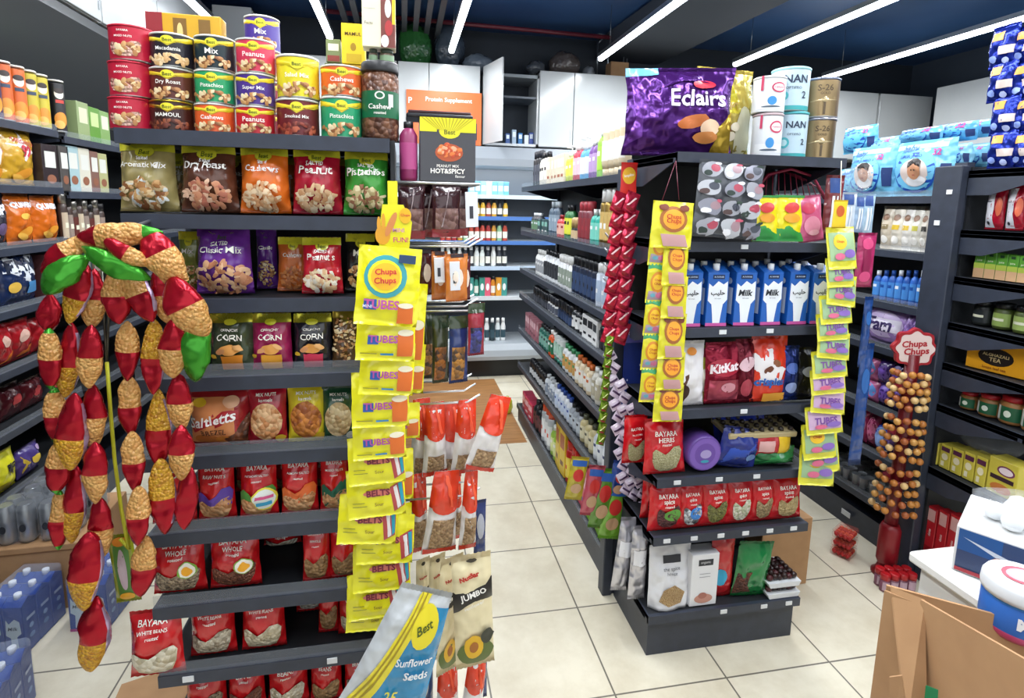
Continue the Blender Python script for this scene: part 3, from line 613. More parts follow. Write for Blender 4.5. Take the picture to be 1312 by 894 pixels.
for i in range(3): nut_tin(c='#8e2436:gloss', band='#e0c52a:gloss', title='Mix', px=(309, 355, 18, 62.3), z=zt + i * (aty(332, 63, -1.72).z - zt) / 3, Y=-1.72, label='crimson nut tin behind the fourth stack, %s one under the purple tin' % ['lowest', 'middle', 'upper'][i])
# big jar of cashews
x, z0, w, h = span(-1.97, 462, 512, 78, 180); r = w / 2 * .98; p = Proto('nut_jar', 'jar'); q = MB().lathe([(r * .9, 0), (r, .012), (r, h * .8), (r * .88, h * .86), (r * .88, h * .88)], '#7b5138:seeds:#4a2c22:70', 26); p.part('jar', q)
q = MB().lathe([(r * .98, h * .87), (r, h * .89), (r, h * .985), (r * .95, h)], '#2a2a2c:gloss', 26); p.part('lid', q); S = cyl_fn(r, h)
q = MB(); deco(q, [('r', -.15, .28, 1.2, .62, '#12603c:gloss'), ('e', .5, .56, .13, .05, WH), ('e', .5, .56, .09, .034, '#12603c:gloss'), ('t', 'Cashew', .5, .42, .6, WH), ('t', 'roasted', .5, .34, .3, WH), ('r', .72, .42, .86, .58, '#c8c8c6:gloss')], S, 2 * r, h, RND, .0008); p.part('label', q)
p.put((x, -1.97 + r, zt), 'tall clear jar of cashews with green label and dark lid')
# boxes behind / above the tins
def fbox(name, Y, px, z, color, decos, label, d=.05, cat='box', rz=0, group=None, ry=0):
    x, z0, w, h = span(Y, *px, z); p = carton(name, w, h, d, color, [(n, 'F', s) for n, s in decos], cat)
    return p.put((x, Y + d / 2, z0), label, rz, ry=ry, group=group)
fbox('gift_box', -1.80, (190, 285, 18, 76), None, '#c99c22:gloss', [('panel', [('r', 0, 0, .22, 1, '#8e2a30:gloss'), ('r', .36, .1, .54, .9, '#7a5a26:gloss'), ('r', .7, .1, .86, .9, '#7a5a26:gloss'), ('e', .45, .6, .04, .2, '#d8c07a:gloss')])], 'yellow and red gift box peeking over the tin stacks')
x, z0, w, h = span(-1.80, 190, 285, 18, 76); 
fbox('storage_carton', -1.80, (192, 283, 78, 160), zt, '#9c7a4a:matte', [('panel', [('r', .1, .2, .9, .8, '#8a6a3e:matte')])], 'plain carton hidden behind the tin stacks', d=.08)
fbox('snack_box', -1.83, (438, 468, 30, 82), None, '#e3c81e:gloss', [('lettering', [('t', 'MAMUL', .5, .74, .7, '#5a3a14:gloss')]), ('picture', [('e', .5, .42, .12, .1, '#a8821a:gloss'), ('r', .2, .05, .85, .25, '#c9a81a:gloss')])], 'small yellow box behind the orange nut tin')
fbox('snack_box', -1.83, (438, 468, 83, 172), zt, '#b58d24:gloss', [('panel', [('r', .1, .1, .9, .9, '#a07a1c:gloss')])], 'ochre box hidden behind the orange nut tin')
def tall_deco(): return [('panel', [('r', .55, 0, 1, 1, '#7a4038:gloss'), ('r', .52, 0, .56, 1, '#d9d2b8:gloss')]), ('lettering', [('t', 'NUTRITION', .26, .86, .4, '#6b665a:gloss'), ('r', .06, .72, .4, .725, '#8a857a:gloss'), ('r', .06, .6, .4, .605, '#8a857a:gloss'), ('r', .06, .48, .4, .485, '#8a857a:gloss'), ('t', 'Facts', .2, .3, .24, '#6b665a:gloss')]), ('stripes', [('r', .9, .3, 1, 1, '#e0c030:gloss'), ('e', .78, .5, .1, .12, '#d8d2ca:gloss'), ('e', .72, .75, .12, .1, '#3a4a80:gloss'), ('e', .8, .25, .12, .1, '#b03a3a:gloss'), ('e', .68, .08, .12, .08, '#e6e0da:gloss')])]
x, z0, w, h = span(-1.93, 465, 507, -40, 60); p = carton('cereal_box', w, h, .05, '#e6dfc2:gloss', [(n, 'F', s) for n, s in tall_deco()], 'box')
xj, _, wj, hj = span(-1.97, 462, 512, 78, 180)
p.put((x, -1.93, zt + hj + .034), 'tall cream box with a colourful side standing above the cashew jar')
for i, (a, b) in enumerate(((472, 484), (486, 505))):
    x, z0, w, h = span(-1.95, a, b, 60, 78); r = w / 2
    bottle('spice_jar', [(r, 0, '#5b4a3c:gloss'), (r, .02, '#5b4a3c:gloss'), (r * .8, .024, '#5b4a3c:gloss')], [(r * .85, .023, '#3c4a3e:gloss'), (r * .85, .033, '#3c4a3e:gloss')], (.003, .017, r, '#7f9a78:gloss'), cat='jar').put((x, -1.93, zt + hj + .0005), ['small brown spice jar on the cashew jar lid, left one', 'small brown spice jar on the cashew jar lid, right one'][i], group='spice jars on the cashew jar')
for i, (a, b) in enumerate(((420, 436),)): fbox('tea_box', -1.8, (418, 437, 50, 80), None, '#7d8a5c:gloss', [('label', [('r', .15, .5, .85, .8, '#e8e4d0:gloss'), ('r', .1, .05, .9, .3, '#8e3a30:gloss')])], 'small green and red tea box left of the yellow box')
fbox('tea_box', -1.8, (418, 437, 81, 172), zt, '#5c6a44:gloss', [('label', [('r', .15, .5, .85, .8, '#c8c4b0:gloss')])], 'green tea carton hidden behind the nut tins')

# ---- second shelf: five large pouches
for (px, c, ln, lb, nk, seed) in [((142, 224, 181, 273), '#a1925c:film', [('Salted', .2), ('Aromatic Mix', .74), ('flavoured nuts', .5)], 'olive tan Aromatic Mix nut pouch at the left end', NUTS + ['#d9dcd8:gloss'], 3),
    ((223, 303, 184, 275), '#5d3626:film', [('Salted', .2), ('Dry Roast', .7), ('mixed nuts', .5)], 'brown Dry Roast nut pouch', ['#c98a66:gloss', '#b9705a:gloss', '#e0b89a:gloss'], 4),
    ((301, 371, 187, 277), '#e2701f:film', [('Salted', .2), ('Cashews', .62), ('roasted', .4)], 'orange Cashews nut pouch', ['#e2b88a:gloss', '#d49a6a:gloss', '#efd4b0:gloss'], 5),
    ((370, 439, 189, 280), '#b01630:film', [('SALTED', .36), ('Peanut', .66), ('in shell', .4)], 'crimson Peanut nut pouch', ['#d8b088:gloss', '#c89468:gloss', '#ecd6b4:gloss'], 6),
    ((437, 501, 193, 281), '#3f9a36:film', [('SALTED', .36), ('Pistachios', .78), ('roasted', .5)], 'green Pistachios nut pouch at the right end', ['#b8a878:gloss', '#9a6a4e:gloss', '#d8cca0:gloss'], 7)]:
    shelf_bag(nut_pouch, YF_, px, 1.735, lb, 'large nut pouches on the second shelf', color=c, lines=ln, seed=seed, nuts=nk)
    x, z0, w, h = span(YF_, *px, 1.735)
    nut_pouch(w * .93, h * .95, .06, c, ln, seed + 20).put((x, -1.74, 1.736), lb.replace(' at the left end', '').replace(' at the right end', '') + ' standing behind the front one', group='large nut pouches in the rear row')
# ---- third shelf
shelf_bag(nut_pouch, YF_, (242, 322, 293, 383), 1.525, 'big purple Classic Mix pouch of almonds and nuts', d=.09, color='#6a2f92:film', lines=[('SALTED', .3), ('Classic Mix', .72), ('flavoured', .4)], seed=8, top='#6a2f92:film', pic=(.5, .26, .44, .24), nuts=['#c9906c:gloss', '#b87a58:gloss', '#e0b894:gloss', '#d8a880:gloss'])
shelf_bag(nut_pouch, YF_, (312, 344, 295, 378), 1.525, 'purple nut pouch tucked behind the big Classic Mix', d=.04, back=.11, color='#5d2a84:film', lines=[('Classic', .6)], seed=9, top='#5d2a84:film')
shelf_bag(nut_pouch, YF_, (210, 243, 300, 378), 1.525, 'yellow green nut pouch half hidden left of the purple one', d=.04, back=.08, color='#7d8a34:film', lines=[('Mix', .5)], seed=10)
shelf_bag(nut_pouch, YF_, (346, 392, 307, 372), 1.525, 'small orange brown nut pouch set back on the shelf', d=.04, back=.06, color='#c0642a:film', lines=[('Cashews', .6)], seed=11, nuts=['#9a5a34:gloss', '#b8743e:gloss'])
shelf_bag(nut_pouch, YF_, (383, 440, 306, 383), 1.525, 'small red Peanuts pouch on the third shelf', d=.06, color='#bd1a2c:film', lines=[('SALTED', .34), ('Peanuts', .64), ('salted', .3)], seed=12, nuts=['#ecd6b4:gloss', '#d8b088:gloss', '#e8e0d4:gloss'])
shelf_bag(nut_pouch, YF_, (438, 482, 302, 374), 1.525, 'black nut pouch with yellow top beside the yellow sweets', d=.05, back=.04, color='#20201f:film', lines=[('Mix', .4)], seed=13)
# ---- fourth shelf
def corn(w, h, d, color, panel, seed): return bag('corn_pouch', w, h, d, color, [('top_band', [('r', 0, .84, 1, 1, '#c9c23c:foil'), ('y', 0, .86, 1, 1, '#7f8226:gloss', 9)]), ('logo', [('e', .5, .85, .15, .05, '#d3cf2e:gloss')]),
    ('lettering', [('t', 'CRUNCHY', .5, .72, .42, WH), ('t', 'CORN', .5, .60, .56, WH)]), ('panel', [('r', .28, .06, .76, .30, panel), ('e', .5, .4, .22, .09, '#dd9a4c:gloss'), ('e', .3, .38, .1, .04, '#c98a5a:gloss', .5), ('e', .68, .44, .12, .04, '#e8b070:gloss', -.6), ('e', .16, .3, .05, .035, '#c9a02c:gloss')])], 'snack bag', seed, top=.96, waist=.03)
for px, c, pn, lb, sd in [((266, 325, 405, 482), '#3a4630:film', '#e08a24:gloss', 'dark green crunchy corn pouch', 14), ((320, 374, 405, 480), '#9c1c52:film', '#eaa22c:gloss', 'magenta crunchy corn pouch', 15), ((374, 426, 405, 480), '#22212a:film', '#cf2e52:gloss', 'black crunchy corn pouch', 16)]:
    shelf_bag(corn, YF_, px, 1.322, lb, 'corn pouches', d=.05, color=c, panel=pn, seed=sd)
for j, (px, c) in enumerate([((268, 322, 395, 470), '#4c5a3a'), ((324, 372, 395, 470), '#6a2440'), ((376, 424, 395, 470), '#26252c')]):
    shelf_bag(corn, -1.80, px, 1.322, '%s corn pouch in the rear row of the fourth shelf' % ['dull green', 'dull magenta', 'blackish'][j], 'corn pouches', d=.05, color=c + ':film', panel='#b8742a:gloss', seed=50 + j)
shelf_bag(nut_pouch, YF_, (424, 460, 400, 478), 1.322, 'brown pouch of cashews with white label right of the corn', d=.05, color='#5c4026:film', lines=[('Cashew', .6)], seed=17, top='#b8a03a:foil', pic=(.5, .5, .45, .4))
# ---- fifth shelf
def pretzel(w, h, d, seed): return bag('pretzel_bag', w, h, d, '#a3252a:film', [('picture', [('r', .03, .12, .78, .88, '#d88a54:gloss'), ('e', .3, .2, .2, .08, '#b96a30:gloss'), ('e', .6, .18, .15, .07, '#c4782f:gloss'), ('e', .2, .8, .12, .07, '#e8c22a:gloss'), ('e', .72, .8, .13, .09, '#e6b08a:gloss')]),
    ('logo', [('p', [(.02, .42), (.2, .5), (.6, .66), (.84, .68), (.84, .52), (.5, .40), (.1, .3)], '#b01c26:gloss'), ('t', 'Saltletts', .42, .53, .78, '#f6f2ee:gloss', .18, .02, .2)]), ('lettering', [('t', 'BREZEL', .45, .33, .4, '#4a2416:gloss')]), ('window', [('p', [(.98, .6), (.62, .2), (.7, .08), (.95, .08)], '#7a4428:seeds:#4a2a1c:60')])], 'snack bag', seed, waist=.02)
x, z0, w, h = span(YF_, 240, 318, 505, 584, 1.112); pretzel(w, h, .08, 18).put((x, YF_ + .04, z0), 'red and orange pretzel bag lettered Saltletts', rx=-.05)
def nutwin(w, h, d, color, seed, fill='#b8743e:seeds:#e0b88a:75', acc='#c9a32c:gloss'): return bag('snack_mix_bag', w, h, d, color, [('lettering', [('t', 'MIX NUTS', .5, .86, .5, WH), ('t', 'kernels', .5, .78, .34, WH)]), ('window', [('e', .5, .42, .4, .32, fill)]), ('corner', [('e', .84, .12, .12, .07, acc)])], 'snack bag', seed, waist=.05)
shelf_bag(nutwin, YF_, (315, 367, 500, 578), 1.112, 'red snack mix bag on the fifth shelf', d=.06, color='#a8182c:film', seed=19)
shelf_bag(nutwin, YF_, (366, 418, 498, 576), 1.112, 'yellow snack mix bag on the fifth shelf', d=.06, color='#dcc82c:film', seed=20, fill='#c97f35:seeds:#8e4a24:70')
shelf_bag(nutwin, YF_, (411, 456, 500, 573), 1.112, 'dark green snack mix bag on the fifth shelf', d=.05, color='#1f4a30:film', seed=21, fill='#a8875a:seeds:#d8c49a:75', acc='#c8c8c0:gloss')
# ---- sixth shelf: red seed pouches
for i, (a, b) in enumerate(((200, 246), (248, 296), (298, 346), (348, 396), (398, 440))):
    shelf_bag(red_pouch, -1.84, (a, b, 596, 662), .902, 'red pouch in the rear row of the sixth shelf, %s from left' % ORD[i], 'red pouches in the rear row', d=.06, seed=190 + i, sub=('SALTED', .4))
for px, ac, bd, lb, sd, sub in [((188, 249, 592, 682), None, None, 'red seed pouch at the left end half covered by the crisp garland', 22, 'SEEDS'), ((249, 301, 597, 680), '#5a3a9a', None, 'red pouch with a purple wave and cashews', 23, 'RAW NUTS'),
    ((303, 356, 596, 677), '#4f8a3a', 'round', 'red pistachio pouch with green wave and round yellow sticker', 24, 'PISTACHIO SALTED'), ((357, 408, 592, 670), '#d8642a', None, 'red pouch with orange wave and almonds', 25, 'ALMOND SALTED'), ((408, 449, 588, 664), '#0f5a44', None, 'red pouch with dark green wave by the yellow sweets', 26, 'MIXED NUTS')]:
    shelf_bag(red_pouch, YF_, px, .902, lb, 'red seed pouches on the sixth shelf', d=.06, seed=sd, accent=ac, badge=bd, sub=(sub, .6), fill='#d0a478:seeds:#b87a4c:80')
# ---- seventh shelf
SD = ['#b8a488:seeds:#5b4a3a:150', '#8e5a44:seeds:#5c3428:150', '#e6dfcf:seeds:#b9a888:110', '#a8845a:seeds:#7a5a3a:90']
for px, f, bd, lb, sd, bk in [((188, 262, 697, 770), SD[0], 'egg', 'red pouch of grey seeds with egg sticker, left of two', 27, 0), ((262, 334, 692, 765), SD[1], 'egg', 'red pouch of brown lentils with egg sticker', 28, 0),
    ((334, 386, 684, 728), SD[2], None, 'red pouch of white beans pushed to the back', 29, .17), ((385, 424, 680, 748), SD[3], None, 'slim red pouch turned sideways on the seventh shelf', 30, .04), ((420, 462, 678, 744), SD[3], None, 'red seed pouch half behind the yellow sweets', 31, .02)]:
    shelf_bag(red_pouch, YF_ if bk < .1 else -1.80, px, .692, lb, 'red pouches on the seventh shelf', d=.07, seed=sd, fill=f, badge=bd, sub=('WHOLE', .4))
# ---- eighth shelf
for px, f, lb, sd, bk in [((170, 243, 779, 868), '#e4ddca:seeds:#b8ab8c:65', 'red pouch of big white beans leaning over the shelf edge', 32, -.05), ((237, 301, 780, 852), '#cfc4ae:seeds:#8a7a64:100', 'red pouch of speckled beans with a glossy fold', 33, 0), ((304, 366, 772, 845), '#e0d6bd:seeds:#a89878:80', 'red pouch of pale beans in the middle of the eighth shelf', 34, 0),
    ((364, 406, 768, 820), '#d8d2c4:seeds:#8a8070:90', 'red pouch of striped seeds set far back', 35, .14), ((403, 432, 762, 826), SD[3], 'slim red pouch near the yellow sweets on the eighth shelf', 36, .05), ((430, 480, 765, 832), '#c9bda2:seeds:#8e7e66:90', 'red pouch of beans under the lowest yellow sweets', 37, .02)]:
    shelf_bag(red_pouch, YF_, px, .489, lb, 'red pouches on the eighth shelf', d=.07, seed=sd, fill=f, back=bk, sub=('WHITE BEANS', .55))
for i, (a, b) in enumerate(((232, 290), (288, 340), (340, 396), (396, 440), (440, 480))):
    shelf_bag(red_pouch, -1.96, (a, b, 862 - i * 5, 940), .272, 'red pouch on the lowest shelf of the left end cap, %s from left' % ORD[i], 'red pouches on the lowest shelf', d=.07, seed=40 + i, fill=SD[i % 4], sub=('BEANS', .4))

# ================================================================== GARLAND OF CRISP PACKETS
def frame_mat(a, b, roll=0.0):
    """local z runs from a (base) to b, local -y faces the shop entrance"""
    z = (b - a).normalized(); y = Vector((math.sin(roll), math.cos(roll), 0)); x = y.cross(z).normalized(); y = z.cross(x)
    return Matrix(((x.x, y.x, z.x, a.x), (x.y, y.y, z.y, a.y), (x.z, y.z, z.z, a.z), (0, 0, 0, 1)))
RED_, GLD, YEL, GRN, LIL = '#a90f24:foil', '#c98c48:snack:#d9a862:130', '#d8a62a:snack:#b87a1c:140', '#3f9a2c:foil', '#b9a3c4:foil'
def spindle(L, w, bands, seed, side=None, bend=0.0):
    mb = MB(); nz, nx = 26, 16; rings = []; o = Random_(seed)
    for j in range(nz + 1):
        t = j / nz; pr = max(0.10, math.sin(math.pi * min(1, max(0, t))) ** .55); c = []
        for i in range(nx):
            a = 2 * math.pi * i / nx; k = 1 + .24 * noise.noise(Vector((math.cos(a) * 1.3, math.sin(a) * 1.3 + seed, t * 4))) + .13 * abs(noise.noise(Vector((math.cos(a) * 3, math.sin(a) * 3 + seed, t * 9)))) - .03
            tw = (t - .5) * .9 * o; X = w / 2 * pr * math.cos(a) * k; Y = w * .30 * pr * math.sin(a) * k
            c.append((X * math.cos(tw) - Y * math.sin(tw), X * math.sin(tw) + Y * math.cos(tw) - bend * math.sin(math.pi * t), t * L))
        rings.append(c)
    mb.v = [v for c in rings for v in c]
    for j in range(nz):
        t = (j + .5) / nz; key = bands[-1][1]
        for e, k in bands:
            if t <= e: key = k; break
        for i in range(nx):
            kk = side if (side and i in (0, 15) and .15 < t < .9) else key
            l = (i + 1) % nx; mb.f.append([j * nx + i, j * nx + l, (j + 1) * nx + l, (j + 1) * nx + i]); mb.m.append(mb.mi(kk)); mb.sm.append(True)
    return mb
def Random_(s): return random.Random(s).choice((-1, 1, .6, -.6))
RG = [(.08, GLD), (.5, GLD), (1, RED_)]; GR = [(.5, RED_), (1, GLD)]; YR = [(.5, RED_), (.94, YEL), (1, GRN)]; RY = [(.42, YEL), (1, RED_)]; GG = [(1, GRN)]
GRG = [(.06, GRN), (.5, RED_), (.93, GLD), (1, GRN)]
# (x top, y top, x bottom, y bottom, width px, bands, lilac side, depth layer)   bands run bottom to top
GAR = [
 (64, 378, 62, 425, 24, GG[:0] + [(1, RED_)], 0, 0), (63, 424, 65, 499, 25, GRG, 0, 1), (70, 500, 71, 567, 25, GRG, 0, 0), (78, 565, 72, 632, 27, GRG, 0, 1), (76, 630, 75, 704, 21, GRG, 0, 0),
 (108, 340, 88, 414, 29, RY, 1, 2), (92, 418, 84, 509, 26, RY, 1, 0), (96, 508, 90, 602, 33, RY, 1, 2), (97, 600, 92, 696, 24, RY, 1, 0), (114, 686, 106, 782, 36, RY, 1, 2), (124, 768, 117, 860, 34, RY, 1, 1),
 (121, 348, 117, 420, 28, RG, 0, 1), (117, 420, 114, 497, 28, RG, 0, 2), (120, 496, 119, 574, 28, RG, 0, 1), (122, 570, 122, 645, 27, RG, 0, 2), (128, 640, 130, 715, 27, RG, 0, 1),
 (146, 346, 153, 415, 29, GR, 0, 2), (163, 415, 163, 488, 25, GR, 0, 1), (165, 485, 167, 558, 25, GR, 0, 0), (169, 556, 173, 630, 25, GR, 0, 1), (178, 626, 176, 699, 26, GR, 0, 2), (188, 690, 180, 764, 27, GR, 0, 1),
 (160, 345, 196, 412, 30, GR, 1, 2), (198, 414, 196, 505, 27, [(.5, RED_), (1, YEL)], 1, 1), (203, 503, 204, 598, 27, [(.5, RED_), (1, YEL)], 1, 0), (206, 592, 211, 684, 31, [(.5, RED_), (1, YEL)], 1, 1),
 (202, 345, 215, 414, 23, RG, 0, 1), (222, 412, 222, 484, 29, RG, 0, 2), (228, 482, 232, 552, 27, RG, 0, 1), (232, 548, 232, 615, 27, RG, 0, 2), (243, 600, 236, 678, 24, [(1, RED_)], 0, 1),
 (104, 303, 209, 298, 27, [(.2, GRN), (.72, GLD), (1, RED_)], 0, 3), (134, 306, 199, 340, 20, [(.45, GLD), (1, RED_)], 0, 4), (109, 318, 193, 358, 24, GG, 0, 4), (112, 304, 56, 355, 27, [(.6, RED_), (1, GLD)], 0, 2),
 (110, 330, 56, 376, 32, GG, 0, 3), (96, 308, 134, 312, 18, [(1, GLD)], 0, 2), (192, 296, 240, 372, 38, [(.12, GRN), (.6, GLD), (1, RED_)], 0, 3), (220, 356, 266, 430, 40, [(.5, GLD), (1, RED_)], 0, 4), (258, 405, 250, 489, 32, GG, 0, 1)]
COLN = {0: 'outermost left chain', 1: 'second chain from left', 2: 'third chain from left', 3: 'fourth chain from left', 4: 'fifth chain from left', 5: 'rightmost chain', 6: 'arched top'}
cidx = [0] * 5 + [1] * 6 + [2] * 5 + [3] * 6 + [4] * 4 + [5] * 5 + [6] * 9; cnt = {}
for n, (xt, yt, xb, yb, wp, bands, sd, lay) in enumerate(GAR):
    Y = -2.13 - .022 * lay; a = aty(xb, yb, Y); b = aty(xt, yt, Y); L_ = (b - a).length; w = (aty(xb + wp, (yt + yb) / 2, Y) - aty(xb, (yt + yb) / 2, Y)).length
    c = cidx[n]; k = cnt.get(c, 0); cnt[c] = k + 1; arch = c == 6
    mb = spindle(L_ * 1.05, w * 1.22, bands, n * 1.37 + 2, LIL if sd else None, .02 if arch else 0)
    p = Proto('crisp_packet', 'crisp packet'); p.part('foil_packet', mb)
    lab = ('bright green crisp packet' if bands == GG else 'red and gold crisp packet')
    p.put(None, '%s in the garland, %s, %s down' % (lab, COLN[c], ORD[k]) if not arch else '%s on the arched top of the garland, %s from left' % (lab, ['sixth', 'fourth', 'third', 'first', 'second', 'fifth', 'seventh', 'eighth', 'ninth'][k]), mat=frame_mat(a, b), group='crisp packets in the hanging garland')
for c in range(6):
    pts = []
    for n, g in enumerate(GAR):
        if cidx[n] == c: Y = -2.13 - .022 * g[7] + .004; pts += [aty(g[0], g[1], Y), aty(g[2], g[3], Y)]
    single('clear_string', MB().tube(pts, .0014, '#b8a890:gloss', 5), 'thin string threading the %s of the crisp garland' % COLN[c], 'string', group=None)
hk = aty(150, 300, -2.16); single('display_hook', MB().tube([(hk.x, -2.003, 1.715), (hk.x, -2.03, 1.712), (hk.x, -2.14, hk.z + .005), (hk.x, -2.18, hk.z - .004), (hk.x, -2.2, hk.z + .014)], .004, '#c8cacc:metal', 6), 'chrome hook on the second shelf edge carrying the crisp garland', 'hook')
q = MB(); q.tube([aty(131, 335, -2.06), aty(133, 400, -2.09), aty(137, 466, -2.10)], .003, '#5a5a52:metal').tube([aty(140, 335, -2.06), aty(139, 400, -2.09), aty(137, 466, -2.10)], .003, '#5a5a52:metal')
p = Proto('hanging_strap', 'strap'); k = p.part('wire_loop', q); p.part('strap', MB().tube([aty(x, y, -2.11) for x, y in ((137, 464), (141, 520), (147, 590), (155, 650), (165, 703), (154, 690))], .0042, '#c8c82a:gloss', 6)); p.put((0, 0, 0), 'thin yellow green strap hanging from a wire inside the crisp garland')
a = aty(166, 770, -2.1); b = aty(153, 684, -2.1); p = bag('snack_packet', .056, (b - a).length, .018, '#8f9a24:film', [('picture', [('r', .2, .1, .8, .85, '#4a7a34:gloss'), ('e', .5, .5, .18, .3, '#b9a8b0:gloss'), ('e', .5, .9, .3, .06, '#d8862a:gloss'), ('e', .5, .1, .3, .06, '#d8a02a:gloss')])], seed=61); p.put(None, 'narrow olive green packet hanging at the foot of the yellow strap', mat=frame_mat(a, b))

# ================================================================== YELLOW SWEET PACKETS ON A HANGING STRIP
def tube_pack(w, h, seed, kind):
    Yc = '#ece51c:film'
    if kind == 0: parts = [('logo', [('e', .45, .62, .34, .27, '#3a9aa0:gloss'), ('e', .44, .62, .27, .21, '#eadc20:gloss'), ('e', .45, .62, .23, .17, '#f2b41c:gloss'), ('t', 'Chupa', .45, .67, .34, '#c8202c:gloss', .1, .02), ('t', 'Chups', .45, .56, .34, '#c8202c:gloss', .1, .02)]), ('lettering', [('r', .14, .2, .34, .33, '#2a5aa8:gloss'), ('t', 'TUBES', .42, .27, .56, '#c45aa0:gloss', 0, .03), ('t', 'MINI', .2, .24, .14, '#e8e4f0:gloss')]), ('sweet_picture', [('r', .68, .04, .92, .26, '#e0702c:gloss'), ('e', .8, .27, .12, .035, '#f0e6c8:gloss'), ('r', .64, .8, .9, .9, '#223a5a:gloss')])]
    elif kind == 1: parts = [('lettering', [('r', .2, .3, .38, .46, '#2a5aa8:gloss'), ('t', 'TUBES', .46, .4, .5, '#b8569a:gloss', 0, .03), ('r', .08, .13, .36, .15, '#a8a228:gloss'), ('r', .42, .12, .64, .15, '#3a8ac0:gloss')]), ('sweet_picture', [('r', .7, .1, .96, .5, '#e0702c:gloss'), ('e', .83, .52, .13, .06, '#f0e6c8:gloss')])]
    else: parts = [('lettering', [('e', .54, .52, .26, .07, '#d87a6a:gloss'), ('t', 'BELTS', .54, .52, .4, '#7a2a3a:gloss', 0, .03), ('r', .1, .34, .3, .355, '#8a861c:gloss'), ('r', .1, .27, .34, .285, '#8a861c:gloss'), ('t', 'Sour', .55, .3, .16, '#7a5a14:gloss')]), ('sweet_picture', [('p', [(.74, .6), (.96, .72), (.98, .2), (.8, .1)], '#b84a4a:gloss'), ('p', [(.8, .6), (.86, .64), (.92, .2), (.86, .16)], '#e8e0dc:gloss'), ('p', [(.88, .66), (.94, .68), (.97, .26), (.93, .2)], '#2a9ab0:gloss')])]
    return bag('sweet_packet', w, h, .02, Yc, parts, 'sweets', seed, waist=.0, seal=.07, nx=14, nz=14)
YS = [ # front strip: left, right, top, bottom px, kind, roll deg
 (452, 535, 316, 417, 0, -6), (454, 532, 392, 462, 1, -4), (458, 530, 440, 506, 1, -5), (450, 526, 478, 547, 1, 0), (452, 522, 530, 588, 1, 2), (447, 521, 572, 620, 2, 3), (446, 522, 604, 662, 2, 4), (430, 508, 640, 697, 2, -6), (455, 530, 672, 722, 2, -4), (452, 527, 703, 757, 2, 0), (446, 518, 738, 792, 2, 2), (442, 512, 768, 808, 2, -3)]
for i, (xl, xr, yt, yb, k, rl) in enumerate(YS):
    Y = -2.19 + .012 * i; a = aty((xl + xr) / 2, yb, Y); w = aty(xr, yb, Y).x - aty(xl, yb, Y).x; h = aty((xl + xr) / 2, yt, Y).z - a.z; hh = max(h, w * .86)
    tube_pack(w * .97, hh, 70 + i, k).put((a.x, Y, a.z), 'yellow %s packet, %s from the top of the front hanging strip' % (['sweet tubes', 'sweet tubes', 'sour belts'][k], ORD[i]), ry=math.radians(-rl * .8), rx=-.12, group='yellow sweet packets on the hanging strips')
for i, (xl, xr, yt, yb, k, rl) in enumerate([(485, 541, 362, 470, 1, -4), (488, 542, 440, 503, 1, -4), (484, 538, 520, 562, 1, 0), (480, 530, 575, 640, 1, 0), (478, 528, 645, 702, 2, 0), (474, 524, 705, 770, 2, 0)]):
    Y = -2.0 + .004 * i; a = aty((xl + xr) / 2, yb, Y); w = aty(xr, yb, Y).x - aty(xl, yb, Y).x; h = aty((xl + xr) / 2, yt, Y).z - a.z
    tube_pack(w, max(h, w * .9), 90 + i, k).put((a.x, Y, a.z), 'yellow sweet packet on the rear hanging strip, %s from its top' % ORD[i], ry=math.radians(-rl), group='yellow sweet packets on the hanging strips')
p = Proto('display_strip', 'display strip'); a = aty(504, 800, -2.06); b = aty(508, 232, -2.06); p.part('plastic_strip', MB().box(-.012, .012, -.001, .001, 0, b.z - a.z, '#e8e01c:gloss'))
x, z0, w, h = span(-2.075, 481, 529, 262, 318); dz = z0 - a.z; S0 = box_fn(w, h, .002, 'F'); S = lambda X, Z, l=0: S0(X, Z, l) + Vector((x - (a.x + b.x) / 2, -.015, dz))
q = MB(); deco(q, [('p', [(.1, 0), (.1, .4), (.2, 1), (.75, 1), (.98, .6), (.9, 0)], '#ece51c:gloss')], S, w, h, RND); p.part('header_card', q); q = MB(); deco(q, [('e', .2, .3, .2, .22, '#e6a42c:gloss'), ('e', .1, .55, .05, .18, '#e6a42c:gloss'), ('e', .22, .6, .05, .2, '#e6a42c:gloss'), ('e', .42, .55, .09, .3, '#d88a4c:gloss', -.4), ('e', .8, .75, .16, .18, '#f0b81c:gloss'), ('t', 'Chupa', .8, .76, .24, '#c8202c:gloss'), ('t', 'FUN!', .68, .2, .4, '#c43a7a:gloss'), ('t', 'MINI', .62, .42, .3, '#d88ab8:gloss')], S, w, h, RND, .002); p.part('header_print', q)
p.put(((a.x + b.x) / 2, -2.06, a.z), 'yellow hanging display strip with hand picture header above the tube sweets')

# ================================================================== SIDE OF THE LEFT END CAP: hooks, trays and hanging bags
XS = -.785
def side_hooks(z, ys, L_=.25, label=''):
    for i, y in enumerate(ys):
        q = MB().tube([(0, 0, 0), (L_ * .85, 0, 0), (L_, 0, .022)], .0032, '#e4e6e8:metal', 6); single('display_hook', q, label + (', %s from the front' % ORD[i]), 'hook', (XS, y, z), 0, 'chrome display hooks on the left end cap side')
p = Proto('pegboard_panel', 'panel'); p.part('panel', MB().box(XS + .001, XS + .012, -1.98, -1.6, .05, 1.93, 'black')); p.put((0, 0, 0), 'black pegboard panel on the aisle side of the left end cap')
side_hooks(1.655, [-1.95, -1.87, -1.79], label='chrome hook under the wrapped date packs')
side_hooks(1.47, [-1.93, -1.86, -1.78], label='chrome hook in the middle of the pegboard')
side_hooks(1.20, [-1.94, -1.84, -1.74], label='chrome hook carrying red and white bags')
